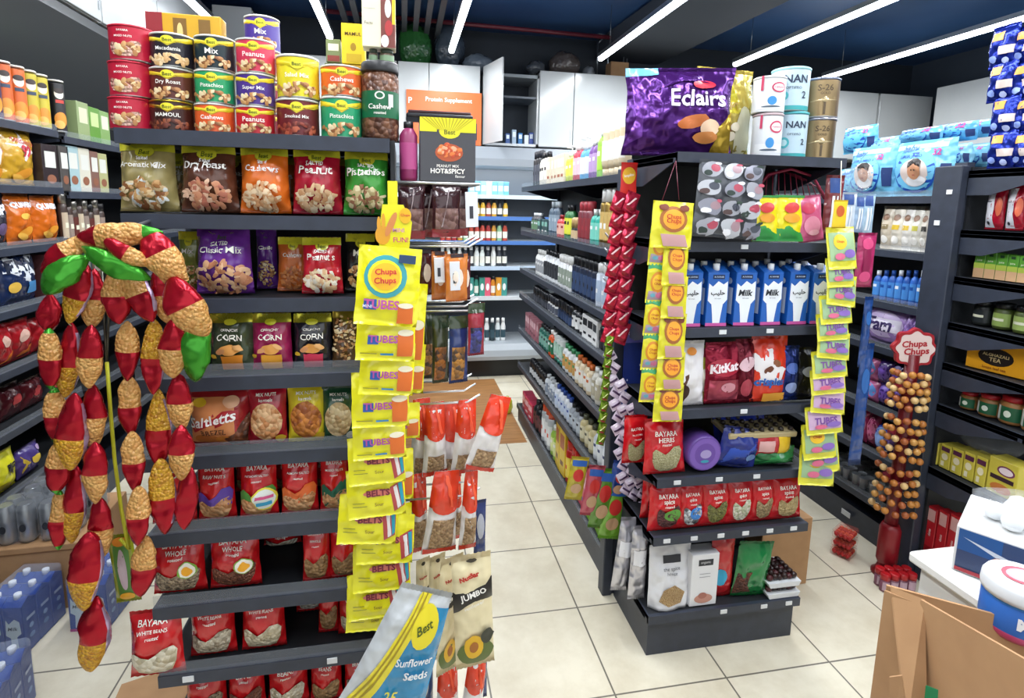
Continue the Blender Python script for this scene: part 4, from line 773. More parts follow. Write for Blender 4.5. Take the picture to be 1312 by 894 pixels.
side_hooks(.92, [-1.96, -1.88, -1.80], label='low chrome hook carrying beige sunflower bags')
# wire shelf + box
q = MB(); x0, x1 = XS + .012, -.55
for y in (-1.97, -1.93, -1.89, -1.85, -1.81, -1.77): q.tube([(x0, y, 1.825), (x1, y, 1.825)], .003, '#d8dadc:metal', 6)
q.tube([(x1, -1.975, 1.825), (x1, -1.76, 1.825)], .004, '#d8dadc:metal', 6); q.tube([(x0, -1.975, 1.825), (x1, -1.975, 1.825)], .004, '#d8dadc:metal', 6)
single('wire_shelf', q, 'small white wire shelf under the black spicy nuts box', 'shelf')
x, z0, w, h = span(-1.95, 538, 609, 151, 234, 1.83)
p = carton('nut_box', w, h, .1, '#47474c:gloss', [('top_band', 'F', [('r', 0, .82, 1, 1, '#e6dc24:gloss'), ('r', 0, .78, .3, .82, '#e6dc24:gloss'), ('r', .7, .78, 1, .82, '#e6dc24:gloss'), ('y', 0, .8, 1, 1, '#b8ae1c:gloss', 14)]), ('logo', 'F', [('e', .53, .79, .19, .11, '#eae02a:gloss'), ('t', 'Best', .53, .78, .2, '#5a6414:gloss')]), ('nut_picture', 'F', [('e', .52, .46, .25, .14, '#b8542e:gloss'), ('n', .52, .48, .2, .11, 34, ['#e07a3c:gloss', '#c9502c:gloss', '#eca882:gloss'], .007)]), ('lettering', 'F', [('t', 'PEANUT MIX', .5, .25, .4, WH), ('t', 'HOT&SPICY', .5, .17, .62, WH, 0, .03), ('t', 'flavour', .72, .09, .18, WH)])])
p.put((x, -1.95 + .05, z0), 'black and yellow box lettered HOT&SPICY on the wire shelf')
q = MB().bbox(-.09, .09, -.05, .05, 0, .012, '#1c1b20:gloss', .004).bbox(-.085, .085, -.045, .045, .012, .02, '#3a1a1e:gloss', .003); single('black_tray', q, 'flat black tray lying on top of the spicy nuts box', 'tray', (x - .02, -1.88, z0 + h + .001))
x2, z2, w2, h2 = span(-1.93, 514, 537, 160, 230, 1.83); bottle('sauce_bottle', [(.022, 0, '#8a2a5a:gloss'), (.024, .01, '#8a2a5a:gloss'), (.024, .12, '#8a2a5a:gloss'), (.012, .14, '#8a2a5a:gloss')], [(.013, .138, '#1c1b20:gloss'), (.013, .155, '#1c1b20:gloss')], (.03, .1, .024, '#b04a80:gloss')).put((x2 - .004, -1.93, 1.83), 'dark pink bottle standing left of the spicy nuts box')
def hung(Y, px, mk, label, rz=0, dz=0, group=None, ry=0):
    x, z0, w, h = span(Y, *px); p = mk(w, h); return p.put((x, Y, z0), label, rz, ry=ry, group=group)
# wrapped date packs
for i, (xl, xr, yt, yb, Y) in enumerate([(510, 545, 236, 306, -1.95), (532, 568, 236, 304, -1.9), (553, 590, 236, 304, -1.95), (575, 600, 238, 302, -1.86)]):
    hung(Y, (xl, xr, yt, yb), lambda w, h: bag('date_pack', w, h, .03, '#38161c:film', [('bottom_trim', [('r', 0, 0, 1, .16, '#8a1e28:film')]), ('window', [('r', .1, .16, .9, .55, '#8a6a62:seeds:#5c3a38:60')]), ('shine', [('p', [(.3, .2), (.34, .2), (.6, .9), (.55, .9)], '#a8989c:film')])], 'packet', 110 + i), 'dark maroon cellophane pack under the wire shelf, %s from left' % ORD[i], rz=.15, group='maroon cellophane packs')  # pale slanted streak is a highlight painted onto the film
def tagcard(px, Y, lb): 
    x, z0, w, h = span(Y, *px); q = MB().bbox(-w / 2, w / 2, -.002, .002, 0, h, '#dfe0e6:gloss', .001); p = Proto('price_card', 'card'); p.part('card', q); q = MB(); deco(q, [('r', .3, .25, .6, .6, '#3a3c44:matte')], box_fn(w, h, .004, 'F'), w, h, RND); p.part('barcode', q); p.put((x, Y, z0), lb, rz=.1, ry=-.04)
tagcard((597, 613, 246, 291), -1.99, 'long white price card right of the maroon packs')
tagcard((557, 570, 330, 362), -1.97, 'white price card in the middle of the pegboard, left of two'); tagcard((577, 590, 335, 372), -1.99, 'white price card in the middle of the pegboard, right of two')
for i, (xl, xr, yt, yb, c, Y) in enumerate([(536, 556, 320, 378, '#4a1a20', -1.9), (552, 574, 322, 384, '#b86a2c', -1.95), (570, 600, 325, 386, '#d07a34', -1.98), (590, 603, 328, 384, '#5a2028', -1.9)]):
    hung(Y, (xl, xr, yt, yb), lambda w, h: bag('snack_packet', w, h, .02, c + ':film', [('label', [('e', .5, .5, .25, .2, '#e8d8c8:gloss')]), ('clip', [('r', .2, .92, .8, 1, '#2a1618:gloss')])], 'packet', 120 + i), '%s packet on the second row of chrome hooks, %s from left' % (['dark red', 'orange brown', 'orange', 'maroon'][i], ORD[i]), rz=.3, group='packets on the second hook row')
for i, (xl, xr, yt, yb, c, f, Y) in enumerate([(538, 557, 402, 484, '#3c3a2a', '#c98a4a', -1.88), (553, 575, 404, 490, '#40442c', '#c4782f', -1.93), (574, 600, 404, 490, '#23346a', '#c98a3a', -1.97), (598, 621, 388, 455, '#9a2a3a', '#4a4a9a', -1.99)]):
    hung(Y, (xl, xr, yt, yb), lambda w, h: bag('grain_packet', w, h, .03, c + ':film', [('window', [('r', .1, .05, .75, .55, f + ':seeds:#2c2e34:80')]), ('top_band', [('r', 0, .82, 1, 1, '#2c3a20:film')])], 'packet', 130 + i), '%s packet of snacks on the third hook row, %s from left' % (['dark olive', 'olive', 'navy blue', 'red and purple'][i], ORD[i]), rz=.3, group='packets on the third hook row')
# red and white seed bags
def rw(w, h, seed, fl=0): return bag('seed_bag', w, h, .05, '#e9e4e2:film', [('top_panel', [('r', 0, .58, 1, 1, '#dc3a1a:film'), ('e', .5, .58, .42, .07, '#dc3a1a:film')]), ('window', [('r', .15, .04, .85, .3 + fl, '#c0a078:seeds:#8a6a4a:110')]), ('lower_trim', [('r', 0, 0, 1, .07, '#c0301c:film'), ('s', [(.5, .95), (.7, .6)], .12, '#ee5a34:gloss')])], 'seed bag', seed, top=.7)
for i, (xl, xr, yt, yb, Y, ry) in enumerate([(524, 556, 510, 612, -1.88, 0), (540, 574, 515, 608, -1.93, 0), (558, 592, 515, 612, -1.87, .05), (576, 610, 512, 606, -1.94, .05), (592, 634, 506, 602, -2.0, .3)]):
    hung(Y, (xl, xr, yt, yb), lambda w, h: rw(w, h, 140 + i), 'orange red and white seed bag on the fourth hook row, %s from left' % ORD[i], rz=.25, ry=ry, group='red and white seed bags')
for i, (xl, xr, yt, yb, Y, ry) in enumerate([(522, 550, 606, 706, -1.9, 0), (538, 585, 604, 706, -1.97, .1), (574, 592, 602, 690, -1.86, 0), (586, 610, 604, 702, -1.98, .05)]):
    hung(Y, (xl, xr, yt, yb), lambda w, h: rw(w, h, 150 + i, .15), 'red and clear seed bag hanging in the lower row, %s from left' % ORD[i], rz=.25, ry=ry, group='red and white seed bags')
# jumbo sunflower bags
def jumbo(w, h, seed): return bag('sunflower_seed_bag', w, h, .035, '#e6d8ae:film', [('band', [('p', [(0, .52), (0, .7), (1, .78), (1, .6)], '#26221f:gloss')]), ('lettering', [('t', 'JUMBO', .5, .67, .66, '#f2efe8:gloss', .2, .03), ('t', 'sunflower', .5, .59, .5, '#e8e4da:gloss', .2), ('t', 'NutBar', .42, .83, .5, '#b8201c:gloss', .2, .05)]), ('hang_hole', [('e', .5, .95, .14, .018, '#3a3428:gloss')]),
    ('flower_picture', [('e', .5, .16, .45, .12, '#5a6a2c:gloss'), ('e', .45, .22, .24, .11, '#e6b41c:gloss'), ('e', .45, .22, .11, .05, '#a8641c:gloss'), ('e', .78, .3, .16, .07, '#2e3024:gloss')])], 'seed bag', seed, waist=.02)
for i, (xl, xr, yt, yb, Y, ry, rz) in enumerate([(532, 552, 715, 838, -1.88, .0, .5), (545, 568, 712, 846, -1.93, .03, .5), (556, 590, 715, 860, -1.99, .04, .5), (584, 634, 708, 852, -2.05, -.05, .1)]):
    hung(Y, (xl, xr, yt, yb), lambda w, h: jumbo(w, h, 160 + i), 'beige JUMBO sunflower seed bag, %s' % ['hindmost and leftmost of four', 'second from left of four', 'third from left of four', 'facing the aisle, rightmost of four'][i], rz=rz, ry=ry, group='beige sunflower seed bags')
for i, (xl, xr, yt, yb, Y, ry, c) in enumerate([(556, 590, 845, 930, -1.9, 0, 0), (585, 618, 838, 930, -1.95, .1, 0)]):
    hung(Y, (xl, xr, yt, yb), lambda w, h: rw(w, h, 170 + i), 'red and white bag hanging below the JUMBO bags, %s' % ['left', 'right'][i], rz=.2, ry=ry, group='red and white seed bags')
hung(-1.88, (520, 556, 835, 930), lambda w, h: bag('grain_packet', w, h, .03, '#1f3a6a:film', [('label', [('e', .5, .6, .3, .2, '#c8c8c0:gloss')])], 'packet', 175), 'dark blue bag partly hidden behind the big sunflower bag', rz=.2)
for i, (xl, xr, yt, yb) in enumerate([(606, 622, 640, 720), (608, 624, 800, 894)]): hung(-1.85, (xl, xr, yt, yb), lambda w, h: bag('grain_packet', w, h, .02, '#2a3a70:film', [('label', [('e', .5, .6, .3, .2, '#b8bcc8:gloss')])], 'packet', 177 + i), ['narrow navy packet behind the lower red bags', 'narrow navy packet beside the bottom red bag'][i], rz=.2)
# big blue sunflower bag in the foreground
a = aty(478, 930, -2.24); b = aty(548, 752, -2.24); L_ = (b - a).length
p = bag('sunflower_pouch', .235, L_, .06, '#c8ccce:film', [('blue_panel', [('s', [(.62, 0), (.64, .3), (.72, .62), (.82, .9)], .74, '#1686b8:film')]), ('yellow_band', [('s', [(.12, .1), (.24, .34), (.36, .62), (.52, .97)], .2, '#e8d62a:film'), ('s', [(.07, .1), (.19, .34), (.31, .62), (.47, .97)], .025, '#a8901c:gloss'), ('s', [(.13, .1), (.25, .34), (.37, .62), (.53, .97)], .025, '#a8901c:gloss')]),
    ('logo', [('e', .66, .78, .2, .14, '#e8d62a:gloss'), ('t', 'Best', .66, .78, .24, '#4b5a14:gloss', .5, .02)]), ('lettering', [('t', 'Sunflower', .66, .56, .5, '#e6eef0:gloss', .15, .02), ('t', 'Seeds', .74, .47, .3, '#e6eef0:gloss', .15, .02), ('t', '25', .5, .3, .16, '#e8e03a:gloss')])], 'seed bag', 180, nx=24, nz=26, top=.55, wr=.7)
p.put(None, 'large blue and yellow sunflower seeds pouch hanging at a slant in front', mat=frame_mat(a, b))
# ================================================================== MIDDLE END CAP
YM = -1.655
def mput(px, z, mk, label, d=None, back=0.0, Y=YM, rz=0, rx=0, ry=0, group=None, sh=.97):
    x, z0, w, h = span(Y, *px, z); p = mk(w * sh, h); dd = p.d if d is None else d
    return p.put((x, Y + dd / 2 + back, z0 + .0015), label, rz, rx, ry, group=group)
# large sweet bags on top
def eclairs(w, h): return bag('sweets_pouch', w, h, .13, '#4c1f6e:foil', [('top_panel', [('r', .0, .9, .3, 1, '#6db4cf:film')]), ('swirl', [('p', [(.0, .1), (.1, .4), (.05, .8), (.2, .6), (.16, .2)], '#6d3a94:foil'), ('p', [(.25, .7), (.5, .85), (.8, .8), (.5, .9)], '#5d2c86:foil')]),
    ('logo', [('e', .72, .78, .11, .05, '#c8243a:gloss'), ('t', 'Eclairs', .66, .62, .52, '#efe8f2:gloss', 0, .02)]), ('sweet_picture', [('e', .62, .36, .14, .07, '#b8642c:gloss', .2), ('e', .78, .30, .09, .09, '#ecc9a8:gloss'), ('e', .74, .2, .12, .06, '#d88a4a:gloss'), ('p', [(.98, .5), (.86, .3), (.8, .05), (.98, .02)], '#a88a2c:foil')])], 'sweets bag', 201, nx=24, nz=24, wr=1.5)
def gold_bag(w, h): return bag('sweets_pouch', w, h, .1, '#c9b45a:foil', [('panel', [('p', [(.2, .95), (.6, .8), (.75, .5), (.4, .1), (.1, .2)], '#d8c83a:foil'), ('e', .78, .3, .18, .28, '#d9d4b4:gloss')]), ('logo', [('e', .3, .7, .16, .05, '#8e2a2c:gloss', .3), ('t', 'TEMPT', .4, .56, .5, '#a8862a:gloss')]), ('sweet_picture', [('e', .3, .38, .12, .05, '#7a4a2c:gloss'), ('e', .42, .32, .1, .05, '#8e5a34:gloss'), ('e', .5, .24, .1, .05, '#f0e2c8:gloss'), ('e', .34, .2, .12, .05, '#6b3f26:gloss'), ('e', .56, .34, .09, .045, '#f0e2c8:gloss')])], 'sweets bag', 202, nx=20, nz=22, wr=1.5)
x, z0, w, h = span(-1.5, 806, 922, 80, 198, 1.99); eclairs(w * 1.08, h * 1.02).put((x, -1.50, 1.968), 'large purple sweets bag lettered Eclairs on the middle end cap', -.3, -.03)
x, z0, w, h = span(-1.56, 905, 984, 80, 193, 1.968); gold_bag(w, h * 1.02).put((x, -1.45, 1.968), 'large gold foil sweets bag between the purple bag and the tins', .1, -.03)
def ftin(px, c, specs, label, z, lid, Y=-1.57, sc=1):
    x, z0, w, h = span(Y, *px, z); w *= .96; p = can('formula_tin', w / 2, h, c, [(n, s) for n, s in specs], 'tin', lid=lid); p.put((x, Y + w / 2, z), label, rz=-.42, group='infant formula tins'); return z + h + .001
A_ = [('label', [('r', 0, .1, 1, .3, '#e6e8ea:gloss'), ('e', .72, .68, .24, .14, '#c23a5c:gloss'), ('e', .72, .68, .19, .10, '#f0e6ea:gloss'), ('t', 'Liptomil', .72, .68, .3, '#c23a5c:gloss'), ('t', '1', .2, .8, .08, '#c23a5c:gloss')]), ('badge', [('e', .52, .32, .14, .12, '#3a8ac8:gloss'), ('e', .5, .16, .3, .025, '#4a5a6a:gloss')])]
z = 1.968; z = ftin((975, 1009, 144, 194), '#d9dcdf:gloss', A_, 'white formula tin with pink oval, lower left of the tins', z, '#b9a4a8:gloss', Y=-1.60); ftin((977, 1014, 96, 144), '#d9dcdf:gloss', A_, 'white formula tin with pink oval, stacked on top at the left', z, '#e4e6e8:gloss', Y=-1.60)
B_ = [('label', [('r', -.1, .02, 1.1, .12, '#3aa0a4:gloss'), ('t', 'NAN', .56, .72, .62, '#22304a:gloss', 0, .02), ('t', 'OPTIPRO', .5, .52, .4, '#5a6a78:gloss'), ('t', '2', .78, .36, .12, '#22304a:gloss')]), ('badge', [('e', .22, .34, .16, .12, '#4ab0b8:gloss'), ('e', .22, .34, .1, .07, '#bfe2e6:gloss')])]
z = 1.968; z = ftin((1005, 1042, 142, 195), '#b9d0dc:gloss', B_, 'pale blue NAN formula tin, lower one', z, '#4fa8b0:gloss'); ftin((1003, 1046, 84, 142), '#b9d0dc:gloss', B_, 'pale blue NAN formula tin with teal lid, upper one', z, '#a4dbe0:gloss')
C_ = [('label', [('t', 'S-26', .5, .74, .42, '#5a4a34:gloss', 0, .015), ('t', 'GOLD', .5, .6, .26, '#5a4a34:gloss'), ('p', [(.1, .4), (.5, .52), (.9, .44), (.5, .36)], '#c8b48c:metal'), ('t', '1', .5, .22, .06, '#5a4a34:gloss')])]
z = 1.968; z = ftin((1041, 1078, 150, 198), '#a08a66:metal', C_, 'gold S-26 formula tin, lower one at the right end', z, '#9a9aa4:metal'); ftin((1044, 1084, 98, 150), '#a08a66:metal', C_, 'gold S-26 formula tin, upper one at the right end', z, '#8a92a8:metal')
# first shelf
def toys(w, h):
    sp = []; r = random.Random(5)
    for j in range(4):
        for i in range(3):
            cx = .18 + i * .3 + r.uniform(-.03, .03); cz = .88 - j * .24
            sp += [('e', cx, cz, .15, .10, ['#9fa0a8:gloss', '#b8bac0:gloss', '#8e8f9c:gloss'][(i + j) % 3], r.uniform(-.5, .5)), ('e', cx + .05, cz + .02, .07, .05, ['#b04a5c:gloss', '#4a4e5a:gloss', '#a88a92:gloss'][(i * 2 + j) % 3]), ('e', cx - .06, cz - .05, .06, .035, ['#2c3a34:gloss', '#e4e4e8:gloss', '#54403e:gloss'][(i + 2 * j) % 3]), ('e', cx + .09, cz + .08, .05, .02, ['#dcdce2:gloss', '#c4566a:gloss', '#33463a:gloss'][(i + j * 2) % 3])]
    return bag('sandal_pack', w, h, .04, '#55585e:film', [('contents', sp)], 'packet', 205, nx=20, nz=24, wr=1.2)
mput((886, 974, 207, 306), None, toys, 'large clear pack of grey and pink items hung at the top shelf', Y=-1.72, ry=.06)
def yg(w, h, s): return bag('biscuit_packet', w, h, .03, '#e8d81c:film', [('green_base', [('p', [(0, 0), (0, .28), (.4, .34), (1, .16), (1, 0)], '#2c8a3c:gloss'), ('r', 0, .94, 1, 1, '#2c8a3c:gloss')]), ('logo', [('e', .5, .72, .28, .11, '#c8302c:gloss', .2), ('e', .5, .5, .3, .1, '#e09a2c:gloss')])], 'packet', s)
mput((965, 1000, 250, 308), 1.656, lambda w, h: yg(w, h, 206), 'yellow and green packet on the top inner shelf, left of two', rx=-.1, group='yellow green packets'); mput((995, 1033, 250, 308), 1.656, lambda w, h: yg(w, h, 207), 'yellow and green packet beside the pink one', rx=-.1, group='yellow green packets')
mput((1026, 1060, 250, 310), 1.656, lambda w, h: bag('wafer_packet', w, h, .03, '#c85a80:film', [('panel', [('e', .5, .35, .32, .2, '#d88aa0:gloss'), ('e', .4, .72, .25, .12, '#b82a4c:gloss'), ('e', .55, .2, .2, .06, '#e4a8b4:gloss')])], 'packet', 208), 'pink foil packet leaning at the right of the first shelf', rx=-.1, ry=-.12)
x, z0, w, h = span(-1.5, 955, 1062, 224, 262, 1.80); q = MB()
for i in range(12): t = i / 11; q.tube([(-.16 + .32 * t, 0, .0), (-.14 + .28 * t, .02, .05 + .05 * math.sin(math.pi * t)), (.02 * (t - .5), .06, .11)], .0022, '#8a1e3c:gloss', 5)
q.tube([(-.17, 0, 0), (-.1, .0, .09), (0, .0, .115), (.1, 0, .09), (.17, 0, 0)], .006, '#9a2442:gloss', 6); single('mesh_net', q, 'crimson mesh net above the yellow and pink packets', 'net', (x, -1.5, 1.82))
# cord holding the lollipop strip
q = MB().tube([aty(866, 206, -1.69), aty(848, 258, -1.73)], .0012, '#6b2a3a:gloss', 5).tube([aty(866, 206, -1.69), aty(870, 256, -1.73)], .0012, '#6b2a3a:gloss', 5); single('string_loop', q, 'thin dark red cord holding the left lollipop strip', 'string')
# milk cartons
def milk(w, h, d, arab):
    def ex(p):
        q = MB(); q.add([(-w / 2, -d / 2, h), (w / 2, -d / 2, h), (w / 2, d / 2, h), (-w / 2, d / 2, h), (-w / 2, 0.01, h + .022), (w / 2, .01, h + .022)], [(0, 1, 5, 4), (1, 2, 5), (2, 3, 4, 5), (3, 0, 4)], '#1f58a8:gloss'); p.part('gable_top', q)
        c = MB().lathe([(.012, h + .004), (.012, h + .03), (.011, h + .031)], '#e8ebee:gloss', 12, 0.0, -d * .2); p.part('cap', c)
    return carton('milk_carton', w, h, d, '#1d5cb0:gloss', [('splash', 'F', [('p', [(.06, .8), (.25, .74), (.5, .84), (.75, .78), (.94, .84), (.96, .5), (.8, .42), (.5, .38), (.2, .42), (.05, .48)], '#e6eaee:gloss'), ('p', [(.2, .5), (.8, .5), (.7, .2), (.66, .04), (.34, .04), (.3, .2)], '#e6eaee:gloss'), ('r', 0, 0, 1, .06, '#c8559a:gloss')]),
        ('label', 'F', [('r', .22, .88, .78, .96, '#12284e:gloss'), ('t', 'AL RAWABI', .5, .92, .44, '#c8d4e4:gloss')]), ('lettering', 'F', [('t', '\ufe90\ufef4\ufee0\ufea3' if arab else 'Milk', .5, .62, .66, '#23272f:gloss', 0, .03, 0 if arab else .2), ('t', 'full cream', .5, .52, .3, '#6a7080:gloss')]), ('side_print', 'L', [('r', .2, .2, .8, .7, '#dfe6ec:gloss'), ('e', .5, .82, .2, .06, '#e9edf0:gloss')])], 'carton', extra=ex)
mks = {}
for i, (a, b) in enumerate(((868, 899), (900, 934), (936, 969), (969, 1003), (1004, 1035), (1034, 1064))):
    x, z0, w, h = span(YM, a, b, 350, 423, 1.342); ar = i in (0, 1, 4, 5)
    p = milk(.083, .2, .078, ar); p.put((x, YM + .041, 1.343), 'blue and white milk carton in the front row, %s from the left' % ORD[i], rz=RND.uniform(-.06, .06), group='milk cartons on the middle end cap')
    p.put((x + RND.uniform(-.004, .004), YM + .13, 1.343), 'blue and white milk carton in the second row, %s from the left' % ORD[i], rz=RND.uniform(-.05, .05), group='milk cartons on the middle end cap')
    p.put((x, YM + .22, 1.343), 'blue and white milk carton in the third row, %s from the left' % ORD[i], group='milk cartons on the middle end cap')
# chocolate bags
def choc(name, color, parts, seed, d=.05): return lambda w, h: bag(name, w, h, d, color, parts, 'chocolate bag', seed, wr=1.3)
mput((862, 905, 440, 527), 1.031, choc('biscuit_bag', '#e6e2e4:film', [('panel', [('p', [(0, 0), (.1, .4), (.45, .5), (.5, .2), (.3, 0)], '#5a3424:gloss'), ('e', .3, .22, .2, .12, '#3a2018:gloss')]), ('logo', [('e', .55, .84, .16, .06, '#e08a2c:gloss')])], 210), 'white bag with brown biscuits behind the lollipop strip', rx=-.08)
mput((897, 918, 448, 520), 1.031, choc('biscuit_bag', '#a9a73c:film', [('panel', [('e', .5, .4, .3, .2, '#d8d2c0:gloss'), ('r', .1, .8, .9, .95, '#8a1e34:gloss')])], 211, .03), 'slim olive and white bag between the white and dark red bags', rx=-.08, back=.03)
mput((905, 951, 442, 522), 1.031, choc('chocolate_bag', '#8e1832:foil', [('logo', [('e', .5, .6, .46, .14, '#a61c34:gloss'), ('t', 'KitKat', .5, .6, .8, '#ecdfe2:gloss', .1, .04, .2)]), ('panel', [('r', .08, .08, .92, .4, '#b04a5c:foil'), ('e', .6, .28, .2, .08, '#c98a94:gloss')])], 212), 'dark red chocolate bag lettered KitKat', rx=-.08)
mput((944, 970, 438, 520), 1.031, choc('chocolate_bag', '#6a1426:foil', [('logo', [('e', .5, .62, .42, .1, '#d8b4bc:gloss', .5)]), ('panel', [('e', .5, .25, .3, .14, '#a83a4a:gloss')])], 213), 'maroon foil chocolate bag right of the KitKat bag', rx=-.08)
mput((964, 1012, 434, 520), 1.031, choc('wafer_bag', '#d8361c:film', [('panel', [('p', [(.05, .75), (.5, .82), (.95, .5), (.7, .26), (.2, .3), (.02, .5)], '#e9e4e4:gloss'), ('e', .4, .5, .14, .05, '#6a3a24:gloss', .5), ('e', .6, .6, .12, .05, '#8a5434:gloss', -.5), ('r', .3, 0, .9, .14, '#e2a03a:gloss')]), ('lettering', [('t', 'crispies', .45, .3, .8, '#1f5aa8:gloss', 0, .04)])], 214), 'red orange bag with white panel and blue lettering', rx=-.08)
mput((1003, 1026, 446, 516), 1.031, choc('chocolate_bag', '#1c2f74:foil', [('logo', [('e', .5, .6, .35, .1, '#4a66b0:gloss')]), ('panel', [('e', .5, .25, .3, .1, '#8a9ac8:gloss')])], 215, .04), 'dark blue chocolate bag near the right lollipop strip', rx=-.08)
mput((1022, 1048, 448, 516), 1.031, choc('chocolate_bag', '#1c1c1f:foil', [('logo', [('e', .5, .55, .3, .1, '#8a8c90:gloss')])], 216, .04), 'black foil bag at the right end of the chocolate shelf', rx=-.08)
# spice shelf one
def sp_bag(w, h, seed, fill, heart=(.14, .06, .88, .52), **kw): return red_pouch(w, h, .05, seed, fill=fill, win=heart, name='spice_pouch', cat='spice bag', bz=.74, body='#c9151f:film', **kw)
mput((826, 882, 542, 612), .762, lambda w, h: sp_bag(w, h, 220, '#c9c39a:seeds:#a8a070:200', sub=('HERBS', .4)), 'large red spice pouch with pale window, left end of its shelf', rx=-.12)
mput((812, 846, 548, 608), .762, lambda w, h: sp_bag(w, h, 221, '#c9c39a:seeds:#a8a070:200'), 'red pouch tucked behind the large one on the same shelf', back=.1)
x, z0, w, h = span(YM, 881, 925, 560, 608, .762); r = w / 2; p = Proto('sweets_roll', 'tub'); q = MB().lathe([(r * .8, 0), (r, .01), (r, .09), (r * .92, .1)], '#6a4a9c:gloss', 24); me = q.mesh('tub_body', Matrix.Rotation(math.radians(90), 4, 'X')); p.parts.append(('tub_body', me, None, None))
q = MB(); S = lambda X, Z, l=0: Vector(((X - .5) * 2 * r, -.1 - l, (Z - .5) * 2 * r)); deco(q, [('e', .5, .5, .44, .44, '#7d5cb0:gloss'), ('e', .5, .5, .3, .3, '#6a4a9c:gloss'), ('e', .52, .5, .16, .12, '#a898c8:gloss'), ('e', .5, .3, .12, .04, '#3a9ab0:gloss')], S, 2 * r, 2 * r, RND); p.part('lid_print', q); p.put((x, YM + .11, .764 + r), 'round purple tub lying on its side on the spice shelf')
mput((918, 972, 552, 606), .762, lambda w, h: bag('salt_bag', w, h, .06, '#1d2c7c:film', [('panel', [('p', [(.1, .1), (.2, .5), (.8, .7), (.9, .3)], '#2a4aa8:gloss'), ('e', .75, .35, .14, .1, '#7a9ad0:gloss')])], 'packet', 222, wr=1.5), 'dark blue bag lying against the purple tub', ry=.2)
mput((936, 1010, 545, 590), .80, lambda w, h: bag('salt_bag', w, h, .06, '#22359a:film', [('panel', [('p', [(.5, .1), (.6, .5), (.95, .5), (.9, .1)], '#6a9ad0:gloss'), ('e', .3, .6, .2, .1, '#3a5ac0:gloss')])], 'packet', 223, wr=1.5), 'bright blue bag resting behind the dark blue one', back=.1, ry=-.1)
mput((965, 1020, 556, 578), .795, lambda w, h: bag('spice_bag', w, h, .06, '#b01c24:film', [('panel', [('r', .6, .1, .95, .9, '#e0b82c:gloss'), ('r', .15, .3, .5, .7, '#d8a8a4:gloss')])], 'packet', 224), 'flat red and yellow packet on top of the green bag', back=.0)
mput((968, 1024, 577, 604), .762, lambda w, h: bag('herb_bag', w, h, .07, '#1c6a34:film', [('panel', [('p', [(.1, .2), (.5, .7), (.9, .3)], '#2c8a48:gloss')])], 'packet', 225, wr=1.5), 'dark green bag lying at the right of the spice shelf')
p = Proto('chocolate_tray', 'tray'); x, z0, w, h = span(YM, 937, 1024, 532, 556, .86); q = MB().bbox(-w / 2, w / 2, 0, .14, 0, .022, '#b8a77c:gloss', .004); p.part('tray', q); tr = p.put((x, YM + .01, .885), 'flat gold tray on top of the blue bags', rx=.12, ry=.02); bpy.context.view_layer.update()
pieces(MB().lathe([(.011, 0), (.010, .010), (.004, .015)], '#2c2421:gloss', 8), 'chocolate', 'chocolate', [(-w / 2 + .02 + i * (w - .04) / 6, .02 + j * .033, .0225) for i in range(7) for j in range(4)], tr.matrix_world.copy(), 'dark round chocolate standing on the flat gold tray')
# spice shelf two
for i, (px, f, ex, lb) in enumerate([((831, 880, 624, 692), '#6a3a3a:seeds:#3a1e22:120', '#5a9a3a', 'red spice pouch with a green oval, left end of the lower shelf'), ((868, 905, 622, 686), '#2a2c34:seeds:#dfe2e6:70', '#2a7ac8', 'red pouch with blue oval and black window'), ((898, 938, 618, 684), '#8a8a4a:seeds:#5c5a30:150', None, 'red pouch of olive green seeds'),
    ((931, 968, 616, 680), '#e2dcd0:seeds:#a8b088:110', None, 'red pouch of whitish seeds, fourth on the lower shelf'), ((962, 995, 614, 676), '#b8a078:seeds:#7a6848:170', None, 'red pouch of tan seeds, fifth on the lower shelf'), ((988, 1030, 614, 674), '#c4ae80:seeds:#a08a5c:120', None, 'red pouch of pale spice, right end of the lower shelf')]):
    def mk(w, h, f=f, ex=ex, i=i):
        p = sp_bag(w, h, 230 + i, f, heart=(.16, .1, .84, .55), sub=('spice', .3)); 
        if ex: q = MB(); F, B = body_surface(w, h, .05, 230 + i, waist=.05, top=.92); deco(q, [('e', .62, .36, .24, .13, ex + ':gloss')], surf_fn(F), w, h, RND, .004); p.part('sticker', q)
        return p
    mput(px, .525, mk, lb, rx=-.06, group='red spice pouches on the lower shelf')
    mput((px[0] + 3, px[1] - 2, px[2] - 2, px[3]), .525, lambda w, h: sp_bag(w, h, 240 + i, f), 'red spice pouch in the rear row of the lower shelf, %s from left' % ORD[i], back=.09, group='red spice pouches on the lower shelf')
# bottom shelf
for i, (px, ry) in enumerate([((800, 822, 690, 762), .1), ((815, 838, 690, 772), .02)]): mput(px, .19, lambda w, h: bag('silver_pouch', w, h, .05, '#c9c8cf:foil', [('label', [('r', .1, .5, .8, .7, '#e4e4e8:gloss')])], 'packet', 250 + i), 'silver foil pouch at the left of the bottom shelf, %s' % ['outer one', 'inner one'][i], ry=ry, back=.12 - i * .06)
mput((833, 888, 706, 786), .19, lambda w, h: bag('resealable_pouch', w, h, .07, '#dcdce0:film', [('label', [('r', .3, .72, .72, .84, '#2c2e36:gloss'), ('t', 'the spice', .5, .62, .4, '#6a6c74:gloss'), ('t', 'house', .5, .56, .24, '#6a6c74:gloss')]), ('window', [('p', [(.2, .14), (.3, .3), (.56, .38), (.8, .26), (.7, .1), (.4, .06)], '#c8a878:seeds:#b08a58:300')])], 'pouch', 252, stand=True), 'white stand-up pouch with small brown window', rx=-.05)
